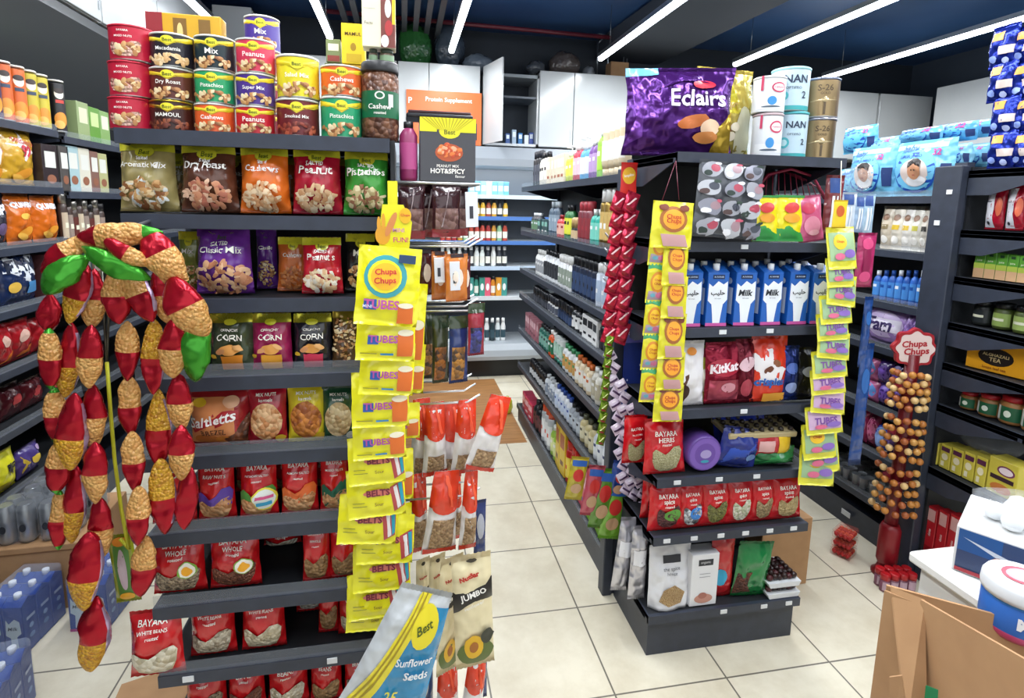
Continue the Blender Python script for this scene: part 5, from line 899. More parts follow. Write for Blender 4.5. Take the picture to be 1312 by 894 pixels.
x, z0, w, h = span(YM, 884, 918, 712, 774, .19); carton('spice_box', w, h, .07, '#e2e2e4:gloss', [('label', 'F', [('r', .24, .78, .78, .9, '#26282e:gloss'), ('t', 'organic', .5, .84, .36, '#c8c8cc:gloss'), ('r', .3, .62, .7, .63, '#8a8c94:gloss'), ('r', .3, .56, .7, .57, '#8a8c94:gloss')]), ('picture', 'F', [('e', .5, .14, .34, .09, '#c08a7a:gloss'), ('e', .46, .2, .16, .06, '#a86a5c:gloss')])], 'box').put((x, YM + .04, .192), 'white box with black label beside the white pouch')
mput((914, 945, 692, 770), .19, lambda w, h: bag('spice_pouch', w, h, .05, '#b8161e:film', [('badge', [('e', .35, .36, .28, .13, '#2a9ac0:gloss')])], 'packet', 253), 'red pouch with blue oval on the bottom shelf', back=.02)
mput((940, 986, 700, 766), .19, lambda w, h: bag('herb_pouch', w, h, .06, '#157a3c:film', [('window', [('p', [(0, .05), (.05, .45), (.4, .5), (.5, .1)], '#6a3a2a:seeds:#3a1e18:120')])], 'packet', 254, wr=1.4), 'green pouch with dark window on the bottom shelf', ry=.1)
for i in range(2):
    x, z0, w, h = span(YM, 983, 1024, 728, 748, .19); p = Proto('date_tray', 'tray'); q = MB().prism([(-w / 2 + .01, 0), (-w / 2, .02), (w / 2, .02), (w / 2 - .01, 0)], -.01, .15, '#d4d6d8:gloss'); p.part('tray', q)
    p.put((x, YM, .193 + i * .048), 'white tray of dark dates, %s of two on the bottom shelf' % ['lower', 'upper'][i])
    for c_ in range(2): pieces(MB().lathe([(.006, 0), (.014, .008), (.013, .018), (.004, .024)], ['#2a1512:gloss', '#4a1a1e:gloss'][c_], 8), 'date', 'date', [(-w / 2 + .02 + (k % 6) * (w - .04) / 5, .015 + (k // 6) * .025, .0185 + .004 * (k % 2)) for k in range(30) if (k % 4 == 0) == bool(c_)], Vector((x, YM, .193 + i * .048)), '%s date in the %s white tray' % (['dark brown', 'reddish brown'][c_], ['lower', 'upper'][i]))

# ---- lollipop strips
def lolly(w, h, seed, side='#5aa02c'): return bag('lollipop_packet', w, h, .018, '#ddd52a:film', [('top_band', [('p', [(0, .82), (0, 1), (.9, 1), (.7, .8), (.3, .86)], '#4aa870:gloss')]), ('logo', [('e', .48, .52, .34, .26, '#d88a2c:gloss'), ('e', .48, .52, .26, .19, '#efc02c:gloss'), ('t', 'Chupa', .48, .57, .36, '#b8202c:gloss'), ('t', 'Chups', .48, .48, .36, '#b8202c:gloss')]), ('sweet_picture', [('p', [(.1, .3), (.9, .3), (.95, .08), (.05, .08)], '#a8949c:gloss'), ('e', .6, .2, .16, .07, '#c86a8a:gloss'), ('e', .3, .2, .12, .05, '#6aa8b8:gloss')])], 'sweets', seed, waist=0, seal=.06, nx=12, nz=12)
def lolly_gum(w, h, seed): return bag('lollipop_packet', w, h, .018, '#ddd52a:film', [('logo', [('e', .5, .62, .34, .28, '#a8642c:gloss'), ('e', .5, .62, .26, .21, '#f0a42c:gloss'), ('t', 'Chupa', .5, .66, .36, '#b8202c:gloss'), ('t', 'Chups', .5, .57, .36, '#b8202c:gloss'), ('e', .25, .86, .12, .07, '#7a3a24:gloss'), ('e', .75, .86, .12, .07, '#7a3a24:gloss')]), ('sweet_picture', [('p', [(.2, .3), (.8, .3), (.9, .05), (.3, .05)], '#c89a98:gloss')])], 'sweets', seed, waist=0, seal=.06, nx=12, nz=12)
for i, (xl, xr, yt, yb, c) in enumerate([(829, 856, 290, 340, 0), (826, 852, 336, 388, 0), (823, 847, 382, 430, 0), (820, 845, 426, 474, 0), (818, 842, 470, 515, 0)]):
    Y = -1.735 + .002 * i; a = aty((xl + xr) / 2, yb, Y); w = aty(xr, yb, Y).x - aty(xl, yb, Y).x; h = aty((xl + xr) / 2, yt, Y).z - a.z; lolly(w, h, 300 + i).put((a.x, Y, a.z), 'small green topped lollipop packet, %s down the left column of the yellow strip' % ORD[i], ry=.05, group='lollipop packets on the left strip')
for i, (xl, xr, yt, yb) in enumerate([(833, 885, 258, 318), (847, 879, 308, 366), (846, 878, 354, 408), (842, 876, 402, 460), (840, 875, 452, 500), (836, 873, 494, 540)]):
    Y = -1.76 + .003 * i; a = aty((xl + xr) / 2, yb, Y); w = aty(xr, yb, Y).x - aty(xl, yb, Y).x; h = aty((xl + xr) / 2, yt, Y).z - a.z; lolly_gum(w, h, 310 + i).put((a.x, Y, a.z), 'yellow lollipop packet with round orange logo, %s down the right column' % ORD[i], ry=.05, rx=-.08, group='lollipop packets on the left strip')
RS = [(1062, 1098, 290, 345), (1060, 1095, 330, 368), (1058, 1096, 352, 392), (1052, 1092, 378, 415), (1048, 1088, 402, 436), (1046, 1088, 426, 460), (1042, 1086, 450, 484), (1040, 1084, 474, 505), (1038, 1082, 498, 530), (1034, 1080, 522, 556), (1030, 1072, 545, 588), (1022, 1068, 575, 622), (1030, 1076, 560, 606)]
for i, (xl, xr, yt, yb) in enumerate(RS):
    Y = -1.74 + .004 * i; a = aty((xl + xr) / 2, yb, Y); w = aty(xr, yb, Y).x - aty(xl, yb, Y).x; h = aty((xl + xr) / 2, yt, Y).z - a.z
    c = '#d8c8dc' if 6 <= i <= 8 else '#7ab05a'
    bag('lollipop_packet', w, h, .02, '#ddd83a:film', [('panel', [('r', .06, .2, .94, .86, ('#c9a8c4' if 7 <= i <= 9 else '#9ab88a') + ':gloss')]), ('logo', [('e', .4, .64, .22, .18, '#efc02c:gloss'), ('t', 'Chups', .4, .64, .26, '#b8202c:gloss')] if i in (0, 10, 11, 12) else [('t', 'TUBES', .5, .5, .6, '#7a4a9a:gloss', 0, .03)]), ('sweet_picture', [('e', .7, .36, .2, .1, '#8a6ab8:gloss'), ('e', .35, .3, .16, .08, '#d86a8a:gloss')])], 'sweets', 330 + i, waist=0, seal=.08, nx=12, nz=12).put((a.x, Y, a.z), 'yellow edged sweet packet on the right hanging strip, %s from the top' % ORD[i], ry=-.04 + .16 * (i % 3 == 2), rx=-.2, group='sweet packets on the right strip')
q = MB(); q.tube([aty(1076, 292, -1.72), aty(1078, 206, -1.69)], .0015, '#d8d8c0:gloss', 5); single('string_loop', q, 'pale cord above the right sweet strip', 'string')
hung(-1.735, (1065, 1083, 256, 292), lambda w, h: bag('header_card', w, h, .004, '#e6c42c:gloss', [('print', [('e', .5, .6, .3, .2, '#c8602c:gloss')])], 'card', 349), 'small yellow header card at the top of the right strip')
hung(-1.70, (1092, 1116, 298, 368), lambda w, h: bag('sweet_packet', w, h, .02, '#a8265c:film', [('panel', [('e', .5, .8, .3, .1, '#d04a7a:gloss'), ('e', .5, .2, .3, .1, '#d04a7a:gloss'), ('r', .3, .3, .7, .7, '#8a1c48:gloss')])], 'sweets', 350), 'crimson bone shaped sweet pack right of the strip')
for i, (xl, xr, yt, yb, c) in enumerate([(1052, 1074, 224, 300, '#7a2a30'), (1072, 1092, 246, 300, '#c8d4e0'), (1090, 1104, 250, 298, '#9ab4d0'), (1100, 1116, 248, 300, '#a8c4d8')]):
    hung(-1.60, (xl, xr, yt, yb), lambda w, h: bag('toothbrush_pack', w, h, .02, c + ':film', [('label', [('r', .2, .7, .8, .95, '#2a4a8a:gloss'), ('r', .35, .1, .5, .65, '#e8ecf0:gloss'), ('r', .6, .1, .68, .65, '#e8ecf0:gloss')])], 'packet', 355 + i), '%s hanging pack at the right of the first shelf, %s from left' % (['dark red', 'clear and blue', 'slim blue', 'pale blue'][i], ORD[i]), rz=-.1, group='hanging toothbrush packs')
x = aty(1095, 232, -1.58); lump('plastic_wrap', 'plastic bag', 'crumpled clear plastic hanging at the right of the top shelf', x.x, -1.58, x.z - .04, .075, .04, .05, '#b4bac0:wrap', 9)
for i, (xl, xr, yt, yb) in enumerate([(1086, 1102, 440, 596), (1098, 1109, 380, 470)]): hung(-1.62, (xl, xr, yt, yb), lambda w, h: bag('blue_packet', w, h, .02, '#153f80:film', [('print', [('e', .5, .7, .3, .1, '#2a62a8:gloss')])], 'packet', 360 + i), 'long blue packet hanging behind the right strip, %s one' % ['lower', 'upper'][i])
# cartons on the floor right of the end cap
def plain_carton(w, h, d): return carton('cardboard_box', w, h, d, 'card', [('tape', 'T', [('r', 0, .44, 1, .56, '#b89a70:gloss')]), ('print', 'F', [('r', .3, .9, .8, .92, '#8a6238:matte')])], 'box')
plain_carton(.27, .34, .2).put((1.0, -1.28, .001), 'brown carton on the floor at the right foot of the middle end cap', rz=.05)
plain_carton(.26, .52, .3).put((1.08, -.93, .001), 'taller brown carton behind the small one on the floor', rz=-.1)

# ---- red, green and purple strips at the left corner of the middle gondola
def stick(w, h, c, seed, t='#e8c8cc'): return bag('sweet_stick', w, h, .016, c + ':foil', [('print', [('p', [(.2, .3), (.35, .3), (.8, .75), (.65, .75)], t + ':gloss'), ('e', .5, .2, .3, .08, '#8a1426:gloss')])], 'sweets', seed, waist=0, nx=8, nz=10)
hung(-1.38, (794, 815, 208, 250), lambda w, h: bag('header_card', w, h, .004, '#d22a22:gloss', [('print', [('e', .5, .6, .42, .26, '#e8b02c:gloss'), ('t', 'kopiko', .5, .6, .6, '#f2eee8:gloss', .2)])], 'card', 369), 'red and yellow header card above the red sweet strip')
n = 0
for r_ in range(9):
    for c_ in range(2):
        xl = 780 + c_ * 16 - r_ * 1.5; yt = 246 + r_ * 21; w0 = 17
        Y = -1.40 + .003 * (r_ % 2); a = aty(xl + w0 / 2, yt + 26, Y); wd = aty(xl + w0, yt, Y).x - aty(xl, yt, Y).x; h = aty(xl, yt, Y).z - aty(xl, yt + 28, Y).z
        stick(wd, h, ['#b8203c', '#c42c48'][c_], 370 + n).put((a.x, Y, a.z), 'red sweet stick in row %s of the strip, %s column' % (ORD[r_], ['left', 'right'][c_]), ry=.35, rx=-.15, group='red sweet sticks on the corner strip'); n += 1
for r_ in range(10):
    xl = 770 - r_ * 1.2; yt = 420 + r_ * 14; Y = -1.41; a = aty(xl + 9, yt + 24, Y); stick(.036, .046, '#7a9a2c', 395 + r_, '#d8e0a0').put((a.x, Y, a.z), 'green sweet stick below the red ones, %s down' % ORD[r_], ry=.3, rx=-.2, group='green sweet sticks on the corner strip')
p = Proto('display_board', 'board'); a = aty(802, 640, -1.345); b = aty(802, 410, -1.345); hh = b.z - a.z; p.part('board', MB().box(-.045, .045, -.002, .002, 0, hh, '#1c2f7c:gloss')); q = MB(); deco(q, [('r', .05, .88, .95, .98, '#5a5ab0:gloss'), ('t', 'CHEW', .5, .93, .7, '#e0b8c8:gloss')] + [('e', .2 + .6 * (i % 2), .2 + .08 * i, .03, .006, '#c8d0f0:gloss') for i in range(8)], box_fn(.09, hh, .004, 'F'), .09, hh, RND); p.part('print', q); p.put((a.x, -1.345, a.z), 'dark blue display board behind the purple and white sweets')
n = 0
for col, (x0, y0, rows_) in enumerate([(783, 462, 12), (797, 500, 11), (811, 530, 9)]):
    for r_ in range(rows_):
        px_ = x0 + r_ * 1.6 + (-2 if r_ % 2 else 2); py = y0 + r_ * 15.5; Y = -1.40 - .012 * col + .002 * (r_ % 2); a = aty(px_, py, Y)
        bag('chew_pack', .048, .046, .018, '#dccde2:film', [('print', [('r', .1, .36, .9, .54, '#4a3058:gloss'), ('e', .5, .8, .2, .08, '#e8e0ec:gloss')])], 'sweets', 410 + n, waist=0, nx=8, nz=8).put((a.x, Y, a.z), 'small purple and white chew pack, column %s, %s down' % (['one', 'two', 'three'][col], ORD[r_]), ry=.6 if r_ % 2 else -.5, rx=-.15, group='purple and white chew packs'); n += 1

# ================================================================== AISLE SIDE OF THE MIDDLE GONDOLA: toiletries
def spray(h, r, c, cap, lab, n=14): return bottle('spray_can', [(r * .96, 0, c), (r, .006, c), (r, h * .72, c), (r * .8, h * .77, '#b8babc:metal')], [(r * .8, h * .76, cap), (r * .8, h * .97, cap), (r * .5, h, cap)], (h * .12, h * .6, r, lab), [('r', .3, .4, .7, .6, cap)], n=n, cat='can')
def shampoo(h, r, c, cap, lab, n=14): return bottle('shampoo_bottle', [(r * .95, 0, c), (r, .008, c), (r, h * .68, c), (r * .75, h * .78, c), (r * .42, h * .82, c), (r * .42, h * .84, c)], [(r * .5, h * .83, cap), (r * .5, h, cap)], (h * .15, h * .62, r, lab), [('r', .25, .6, .75, .8, cap)], n=n)
def pump(h, r, c, cap, lab):
    p = shampoo(h * .86, r, c, cap, lab); p.name = 'pump_bottle'; p.part('pump', MB().tube([(0, 0, h * .85), (0, 0, h * .97), (0, -r * .9, h * .98)], r * .14, cap, 6)); return p
def rollon(h, r, c, cap, lab): return bottle('roll_on', [(r * .8, 0, c), (r, .01, c), (r * .95, h * .5, c), (r * .7, h * .6, c)], [(r * .95, h * .56, cap), (r * .95, h * .92, cap), (r * .6, h, cap)], (h * .1, h * .45, r, lab), cat='deodorant', n=14)
def cream(h, r, c, cap, lab): return carton('cream_box', r * 2.2, h, r * 1.6, c, [('label', 'F', [('r', .12, .55, .88, .85, lab), ('r', .25, .2, .75, .3, cap)]), ('side_print', 'R', [('r', .2, .3, .8, .7, lab)])], 'box')
def tubeb(h, r, c, cap, lab): return bottle('cream_tube', [(r * .7, h * .16, c), (r * .95, h * .3, c), (r * .8, h * .8, c), (r * .9, h * .97, c), (r * .9, h, c)], [(r * .72, 0, cap), (r * .75, h * .17, cap)], (h * .35, h * .8, r * .95, lab), cat='tube', n=14)
KND = dict(s=spray, b=shampoo, p=pump, r=rollon, c=cream, t=tubeb); CACHE = {}
def item(code):
    if code in CACHE: return CACHE[code]
    k, h, r, c, cap, lab = code; g = ':metal' if c in ('#a88a4c', '#b8babc') else ':gloss'; p = KND[k](h, r, '#' + c.lstrip('#') + g, cap + ':gloss', lab + ':gloss'); CACHE[code] = p; return p
KNAME = dict(s='spray can', b='bottle', p='pump bottle', r='roll-on', c='boxed cream', t='tube')
W_, K_, S_ = '#e6e6e4', '#1c1d22', '#9a9ca2'
ROWS = [ # z, list near -> far of (kind, height, radius, body, cap, label, count)
 (AZ[0], 'top shelf', [('t', .21, .032, '#d8c8a8', '#c8b48c', '#e4e0d6', 4), ('b', .24, .03, '#8ac83a', '#f0f2f0', '#b0dc5a', 1), ('b', .2, .03, '#6a3a8a', W_, '#b89ac8', 2), ('p', .22, .03, '#4a9ac8', W_, '#d8e4ec', 2), ('b', .2, .03, '#b82a44', W_, '#e0c0c8', 2), ('p', .2, .035, '#b8c82a', W_, '#d8e060', 2), ('c', .17, .035, '#e2d6be', '#a85a3a', '#f0ece0', 5), ('b', .22, .034, '#d8d2c4', K_, '#e8e4d8', 3), ('s', .25, .03, K_, '#2a2c34', '#5a5c66', 3)]),
 (AZ[1], 'second shelf', [('s', .28, .03, '#a88a4c', W_, '#c8aa6a', 4), ('b', .18, .03, '#2a9a8a', W_, '#7ac8b8', 2), ('s', .22, .03, '#6a2430', '#a83a44', '#8a3a40', 3), ('r', .13, .03, K_, '#a88a5c', '#c8b08a', 2), ('b', .2, .032, '#2c6a3a', K_, '#d8d84a', 2), ('b', .14, .035, '#b82a2c', '#8a1e22', '#e0b0a0', 2), ('b', .22, .03, '#4a5a6a', '#b8c4cc', '#8a9aa8', 3), ('c', .1, .04, '#2a4a4c', W_, '#8ac0b0', 3), ('b', .14, .035, '#3a3c42', '#d8dce0', '#6a8a6a', 3)]),
 (AZ[2], 'third shelf', [('s', .2, .03, K_, '#2a2c30', '#4a5258', 2), ('s', .22, .032, '#c8d0dc', W_, '#a8b8cc', 2), ('s', .22, .03, '#1a2236', K_, '#3a4a6a', 6), ('s', .2, .028, '#d8d8da', W_, '#8a9488', 5), ('b', .2, .03, '#e0e2e4', K_, '#3a3c40', 5), ('b', .18, .03, W_, W_, '#9a9ca0', 4)]),
 (AZ[3], 'fourth shelf', [('r', .12, .03, K_, K_, '#3a3a3e', 3), ('c', .13, .035, W_, K_, '#2a2c30', 3), ('b', .14, .03, '#2a2c30', K_, W_, 3), ('r', .13, .028, '#1c2438', K_, '#3a4a6a', 5), ('r', .12, .028, W_, '#2a2c34', '#5a5e6a', 4), ('r', .11, .028, '#24262c', K_, '#4a4c54', 7)]),
 (AZ[4], 'fifth shelf', [('b', .17, .033, '#d8d4c8', W_, '#b8b098', 4), ('b', .16, .03, '#dccaa8', '#c8642c', '#e8e4da', 4), ('b', .16, .03, '#e0e2e2', '#3a8a5a', '#c89a5a', 4), ('t', .16, .03, '#dfe4e2', '#3a7a6a', '#a8c8b8', 3), ('b', .17, .03, '#d85a2c', W_, '#2a6a4a', 2), ('b', .16, .03, '#2a6a5c', K_, '#7aa89a', 4), ('c', .15, .03, '#a86a74', '#6a3040', '#d8b0b8', 6)]),
 (AZ[5], 'sixth shelf', [('b', .16, .033, '#d8dce2', '#2a3a6a', '#e8ecf0', 3), ('b', .15, .033, '#c8ba8a', '#4a4c3a', '#e0d8b8', 3), ('b', .14, .03, '#9aa0a8', K_, '#c0c8d0', 3), ('b', .15, .028, '#e4e8ee', '#2a4a9a', '#c8d4e8', 5), ('b', .14, .028, '#cfd4da', '#c8ccd0', '#8a94a4', 4), ('r', .12, .026, '#2a2c30', K_, '#c8cacc', 8)]),
 (AZ[6], 'bottom shelf', [('c', .22, .05, '#7ab02c', '#c8302c', '#c8b04a', 2), ('c', .24, .04, '#c84a5c', '#2a4aa0', '#e0a0b0', 2), ('s', .26, .034, '#b8241e', '#c8281e', '#e8d04a', 3), ('c', .30, .045, '#d8b82c', '#6a3a1e', '#a8542c', 2), ('b', .2, .036, '#9ac04a', W_, '#d8e0a0', 2), ('s', .28, .034, '#b8bcc0', '#d84a1e', '#e4e6e8', 3), ('b', .2, .04, K_, K_, '#5a2c34', 3), ('c', .14, .05, '#b82c4c', '#e0e0e4', '#e8b8c4', 3), ('c', .1, .06, '#dfe2e6', '#8a8e96', '#b8bcc8', 4)])]
for z, nm, lst in ROWS:
    y = -1.13 if nm != 'bottom shelf' else -1.12; k = 0; cnts = {}
    for (kd, h, r, c, cap, lab, n_) in lst:
        for i in range(n_):
            p = item((kd, h, r, c, cap, lab)); step = p.w + .006
            if y + step > .78: break
            cn = cname(c); kk = cnts.get((cn, kd), 0); cnts[(cn, kd)] = kk + 1
            o = p.put((.205 + p.d * .3 + RND.uniform(-.004, .004), y + step / 2, z + .001), '%s %s on the aisle gondola %s, %s such from the front' % (cn, KNAME[kd], nm, ORD[kk]), rz=-math.pi / 2 + RND.uniform(-.1, .1), group='toiletries on the %s' % nm)
            y += step; k += 1
# green nets of snacks at the near foot of the aisle side
for i, (px, c) in enumerate([((722, 745, 585, 640), '#b8a82c'), ((742, 764, 596, 660), '#b84a5c'), ((752, 778, 600, 676), '#5a8a2c'), ((765, 792, 620, 690), '#7ab03a'), ((776, 800, 590, 640), '#1c3f8a')]):
    hung(-1.36 + .0 * i, px, lambda w, h: bag('snack_net', w, h, .03, c + ':film', [('print', [('e', .5, .6, .3, .14, '#c8302c:gloss'), ('e', .5, .3, .3, .12, '#c8a07a:gloss'), ('r', .1, .8, .9, .92, '#2a5aa8:gloss')])], 'packet', 480 + i), '%s packet hanging at the foot of the corner strips, %s from left' % (['olive', 'pinkish', 'green', 'lime green', 'blue'][i], ORD[i]), ry=.15, group='packets at the foot of the corner strips')
# ================================================================== RIGHT GONDOLA, AISLE SIDE (fronts face -X)
XG = 1.735
def spanx(X, xl, xr, yt, yb, z=None):
    """face at X seen from -X: left px is far, right px is near"""
    a = atx(xl, yb, X); b = atx(xr, yb, X); c = atx((xl + xr) / 2, yt, X); z0 = (a.z + b.z) / 2 if z is None else z
    return (a.y + b.y) / 2, z0, abs(a.y - b.y), c.z - z0
RZX = -math.pi / 2
def gput(px, z, mk, label, X=XG, d=None, group=None, rx=0, rz=0, sh=.97, ry=0):
    y, z0, w, h = spanx(X, *px, z); p = mk(w * sh, h); dd = p.d if d is None else d
    return p.put((X + dd / 2, y, z0 + .0015), label, rz=RZX + rz, rx=0, group=group)
def diaper(w, h, seed, baby=True, c='#6fb8dc'):
    parts = [('swoosh', [('r', .05, .84, .9, .93, '#a8d4ea:gloss'), ('e', .46, .42, .36, .36, '#1f4fa8:gloss'), ('e', .46, .46, .35, .35, c + ':gloss')]), ('lettering', [('t', 'baby', .34, .84, .26, '#2a6ab8:gloss', 0, .03), ('t', '32', .78, .76, .12, '#c83a8a:gloss', 0, .03), ('t', 'SUPER JUMBO', .4, .7, .4, '#2a5ab0:gloss')])]
    if baby: parts.append(('baby_picture', [('e', .48, .42, .24, .25, '#d8c8c0:gloss'), ('e', .5, .28, .17, .1, '#e8e8ea:gloss'), ('e', .5, .45, .12, .15, '#c08a68:gloss'), ('p', [(.38, .5), (.38, .6), (.46, .66), (.56, .66), (.62, .6), (.62, .5), (.56, .56), (.44, .56)], '#241a18:gloss'), ('e', .46, .47, .015, .015, '#1c1412:gloss'), ('e', .54, .47, .015, .015, '#1c1412:gloss'), ('e', .5, .38, .03, .012, '#a8584c:gloss')]))
    parts.append(('side_band', [('r', .86, .2, .97, .55, '#24386a:gloss')]))
    return bag('diaper_pack', w, h, .11, c + ':film', parts, 'diaper pack', seed, waist=.01, seal=.02, nx=20, nz=18)
gput((1131, 1208, 180, 252), 1.857, lambda w, h: diaper(w, h, 501), 'blue diaper pack with a smiling baby face, nearest the dark upright')
gput((1076, 1134, 188, 249), 1.857, lambda w, h: diaper(w, h, 502), 'blue diaper pack with a baby picture further along the top shelf')
for i, (px, X, z) in enumerate([((1070, 1112, 162, 196), 1.86, None), ((1104, 1140, 176, 200), 1.9, None), ((1142, 1196, 164, 184), 1.80, None), ((1180, 1240, 158, 182), 1.86, None), ((1196, 1262, 156, 178), 1.95, None), ((1205, 1230, 184, 214), 1.80, None), ((1222, 1256, 184, 214), 1.90, None)]):
    gput(px, z, lambda w, h: diaper(w, h, 503 + i, False, ['#5fb4dc', '#7cc0e0', '#6ab2dc', '#58a8d8', '#74bce0', '#8ac8e4', '#7ac0dc'][i]), 'light blue diaper pack piled behind the baby face packs, %s from the left' % ORD[i], X=X, group='light blue diaper packs piled at the back')
# support pile hidden behind the visible packs
for i in range(3): y = -1.12 + i * .3; diaper(.28, .18, 515 + i, False).put((1.97, y, 1.857), 'light blue diaper pack at the bottom of the rear pile, %s from the near end' % ORD[i], rz=RZX, group='light blue diaper packs piled at the back')
def small_pack(name, cat, c, specs, seed, d=.05, fin='film'): return lambda w, h: bag(name, w, h, d, c + ':' + fin, [('print', specs)], cat, seed, waist=.02, nx=10, nz=10)
for i, (a, b, c, t) in enumerate([(1122, 1136, '#c8bca8', '#8a7a5a'), (1135, 1150, '#dcd4c4', '#c8a82c'), (1149, 1162, '#e6e2da', '#c8a82c'), (1161, 1174, '#dcd8cc', '#b8b04a'), (1173, 1184, '#cfc8bc', '#3a3834'), (1183, 1194, '#d8d0c0', '#6a6458')]):
    gput((a, b, 268 + i * .5, 322), 1.582, small_pack('wipes_pack', 'wipes', c, [('r', .2, .5, .8, .62, t + ':gloss'), ('e', .5, .25, .3, .1, '#f0ece4:gloss'), ('e', .5, .8, .3, .08, '#7a5a44:gloss')], 520 + i), 'white wipes pack below the diapers, %s from the left' % ORD[i], group='white wipes packs')
    gput((a, b, 264, 318), 1.582, small_pack('wipes_pack', 'wipes', c, [('r', .2, .5, .8, .62, t + ':gloss')], 530 + i), 'white wipes pack in the rear row below the diapers, %s from the left' % ORD[i], X=1.82, group='white wipes packs')
for i in range(8):
    a = 1113 + i * 9.3; gput((a, a + 9, 346, 391 + i * .9), 1.312, lambda w, h: shampoo(h, w / 2, ['#1f4f9c', '#2a62b8'][i % 2] + ':gloss', '#e0e4ea:gloss' if i % 3 == 0 else '#1c4a98:gloss', '#4a8ad0:gloss', 12), 'blue bottle on the shelf below the wipes, %s from the left' % ORD[i], group='blue bottles below the wipes')
def pad(c, c2, seed, t=None): 
    sp = [('e', .5, .55, .44, .34, c2 + ':gloss')] 
    if t: sp += [('r', .1, .38, .9, .7, '#e0dae8:gloss'), ('t', t, .45, .54, .6, '#3a2c5a:gloss', .05, .03, .2)]
    return lambda w, h: bag('pad_pack', w, h, .08, c + ':film', [('print', sp)], 'pad pack', seed, waist=.02)
gput((1100, 1153, 392, 450), 1.075, pad('#a888c8', '#c8b4dc', 540, 'Fam'), 'lilac sanitary pad pack lettered Fam')
gput((1152, 1162, 398, 452), 1.075, pad('#b89ad4', '#8a6ab0', 541), 'narrow lilac pack right of the lettered lilac one'); gput((1161, 1172, 400, 455), 1.075, pad('#6a4a94', '#a88ac8', 542), 'narrow deep purple pack beside the lilac packs')
k = 0
for r_ in range(2):
    for c_, (a, b, col, c2) in enumerate([(1096, 1118, '#c86a9a', '#5a8ac8'), (1118, 1136, '#3c2468', '#6a4aa0'), (1136, 1152, '#2c1c54', '#5a3a90')]):
        y0 = 457 + r_ * 29 + c_ * 4; gput((a, b, y0, y0 + 29), .745 + .118 * (1 - r_), pad(col, c2, 550 + k), '%s pad pack in the %s row under the lilac, %s from left' % (['pink and blue', 'dark purple', 'violet black'][c_], ['upper', 'lower'][r_], ORD[c_]), group='pad packs under the lilac ones'); k += 1
for i, (a, b, yt, yb, col, c2) in enumerate([(1086, 1104, 520, 562, '#b83a6a', '#d87a9a'), (1103, 1118, 528, 575, '#8a2450', '#c86a90'), (1112, 1132, 542, 588, '#2a4ab8', '#8aa8e0'), (1128, 1138, 550, 592, '#4a2c7a', '#8a6ab8')]):
    gput((a, b, yt, yb), .50, pad(col, c2, 560 + i), '%s pack on the low shelf behind the right strip, %s from the left' % (['pink', 'dark pink', 'bright blue', 'purple'][i], ORD[i]), X=XG + .002 * i, group='pads on the low shelf')
k = 0
for i in range(4):
    for j in range(3):
        p = Proto('cup_pack', 'pack'); q = MB(); q.bbox(-.055, .055, -.04, .04, 0, .07, '#9a9ea4:wrap', .008); p.part('shrink_wrap', q)
        for a_ in range(2):
            for b_ in range(2): p.part('cup', MB().lathe([(.018, .004), (.022, .06), (.023, .062)], '#c4c8cc:gloss', 10, -.026 + a_ * .052, -.02 + b_ * .04))
        p.put((1.79 + j * .09, -1.1 + i * .12, .242), 'silvery shrink wrapped cup pack on the bottom shelf, row %s from the front, %s deep' % (ORD[i], ORD[j]), rz=RZX, group='silvery cup packs'); k += 1
tagm = MB().box(1.712, 1.715, -1.0, -.94, .06, .09, '#cfd2d4:matte'); single('price_tag_card', tagm, 'small white tag on the low black base at the right gondola', 'tag')

# ---- lollipop tree stand
p = Proto('lollipop_stand', 'display stand'); X0, Y0 = 1.585, -1.37
q = MB().lathe([(.06, 0), (.06, .012), (.045, .025), (.036, .05)], '#6e1019:gloss', 24); p.part('base', q)
p.part('pole', MB().lathe([(.028, .05), (.028, 1.12)], '#6b0f18:gloss', 12))
q = MB().lathe([(.034, .05), (.046, .08), (.046, .24), (.034, .27)], '#86141f:gloss', 20); p.part('lower_drum', q)
for z in (.48, .70, .93): k = p.part('ring_tray', MB().lathe([(.03, z), (.06, z + .01), (.062, z + .03), (.03, z + .02)], '#7c121c:gloss', 20))
fl = []
for i in range(64): a = 2 * math.pi * i / 64; r = .09 * (1 + .08 * math.cos(8 * a)); fl.append((r * math.cos(a), 1.15 + r * math.sin(a)))
k = p.part('sign', MB().prism(fl, -.012, .012, '#a81824:gloss'), None)
q = MB(); S = lambda X, Z, l=0: Vector(((X - .5) * .19, -.0125 - l, 1.15 + (Z - .5) * .19))
fl2 = [(.5 + (a / .19) * .86, .5 + ((b - 1.15) / .19) * .86) for a, b in fl]
deco(q, [('p', fl2, '#e6cfc8:gloss'), ('t', 'Chupa', .47, .6, .56, '#b01624:gloss', .12, .035, .1), ('t', 'Chups', .53, .42, .56, '#b01624:gloss', .12, .035, .1)], S, .19, .19, RND); p.part('sign_face', q, k)
p.put((X0, Y0, 0), 'dark red lollipop tree stand with flower shaped Chupa Chups sign', rz=-.35)
n = 0; cols = ['#c08038', '#d09a50', '#b87434', '#e0bc80', '#a85c30']
lp = {}
for c in cols:
    p = Proto('lollipop', 'lollipop'); q = MB(); q.lathe([(.001, -.0165), (.010, -.0135), (.0155, -.005), (.0165, .001), (.0135, .010), (.006, .0155), (.001, .0165)], c + ':gloss', 12, caps=False); p.part('wrapped_sweet', q); p.part('stick', MB().tube([(0, .012, 0), (0, .03, -.004)], .0016, '#e8e6e0:gloss', 5)); lp[c] = p
rr = random.Random(3)
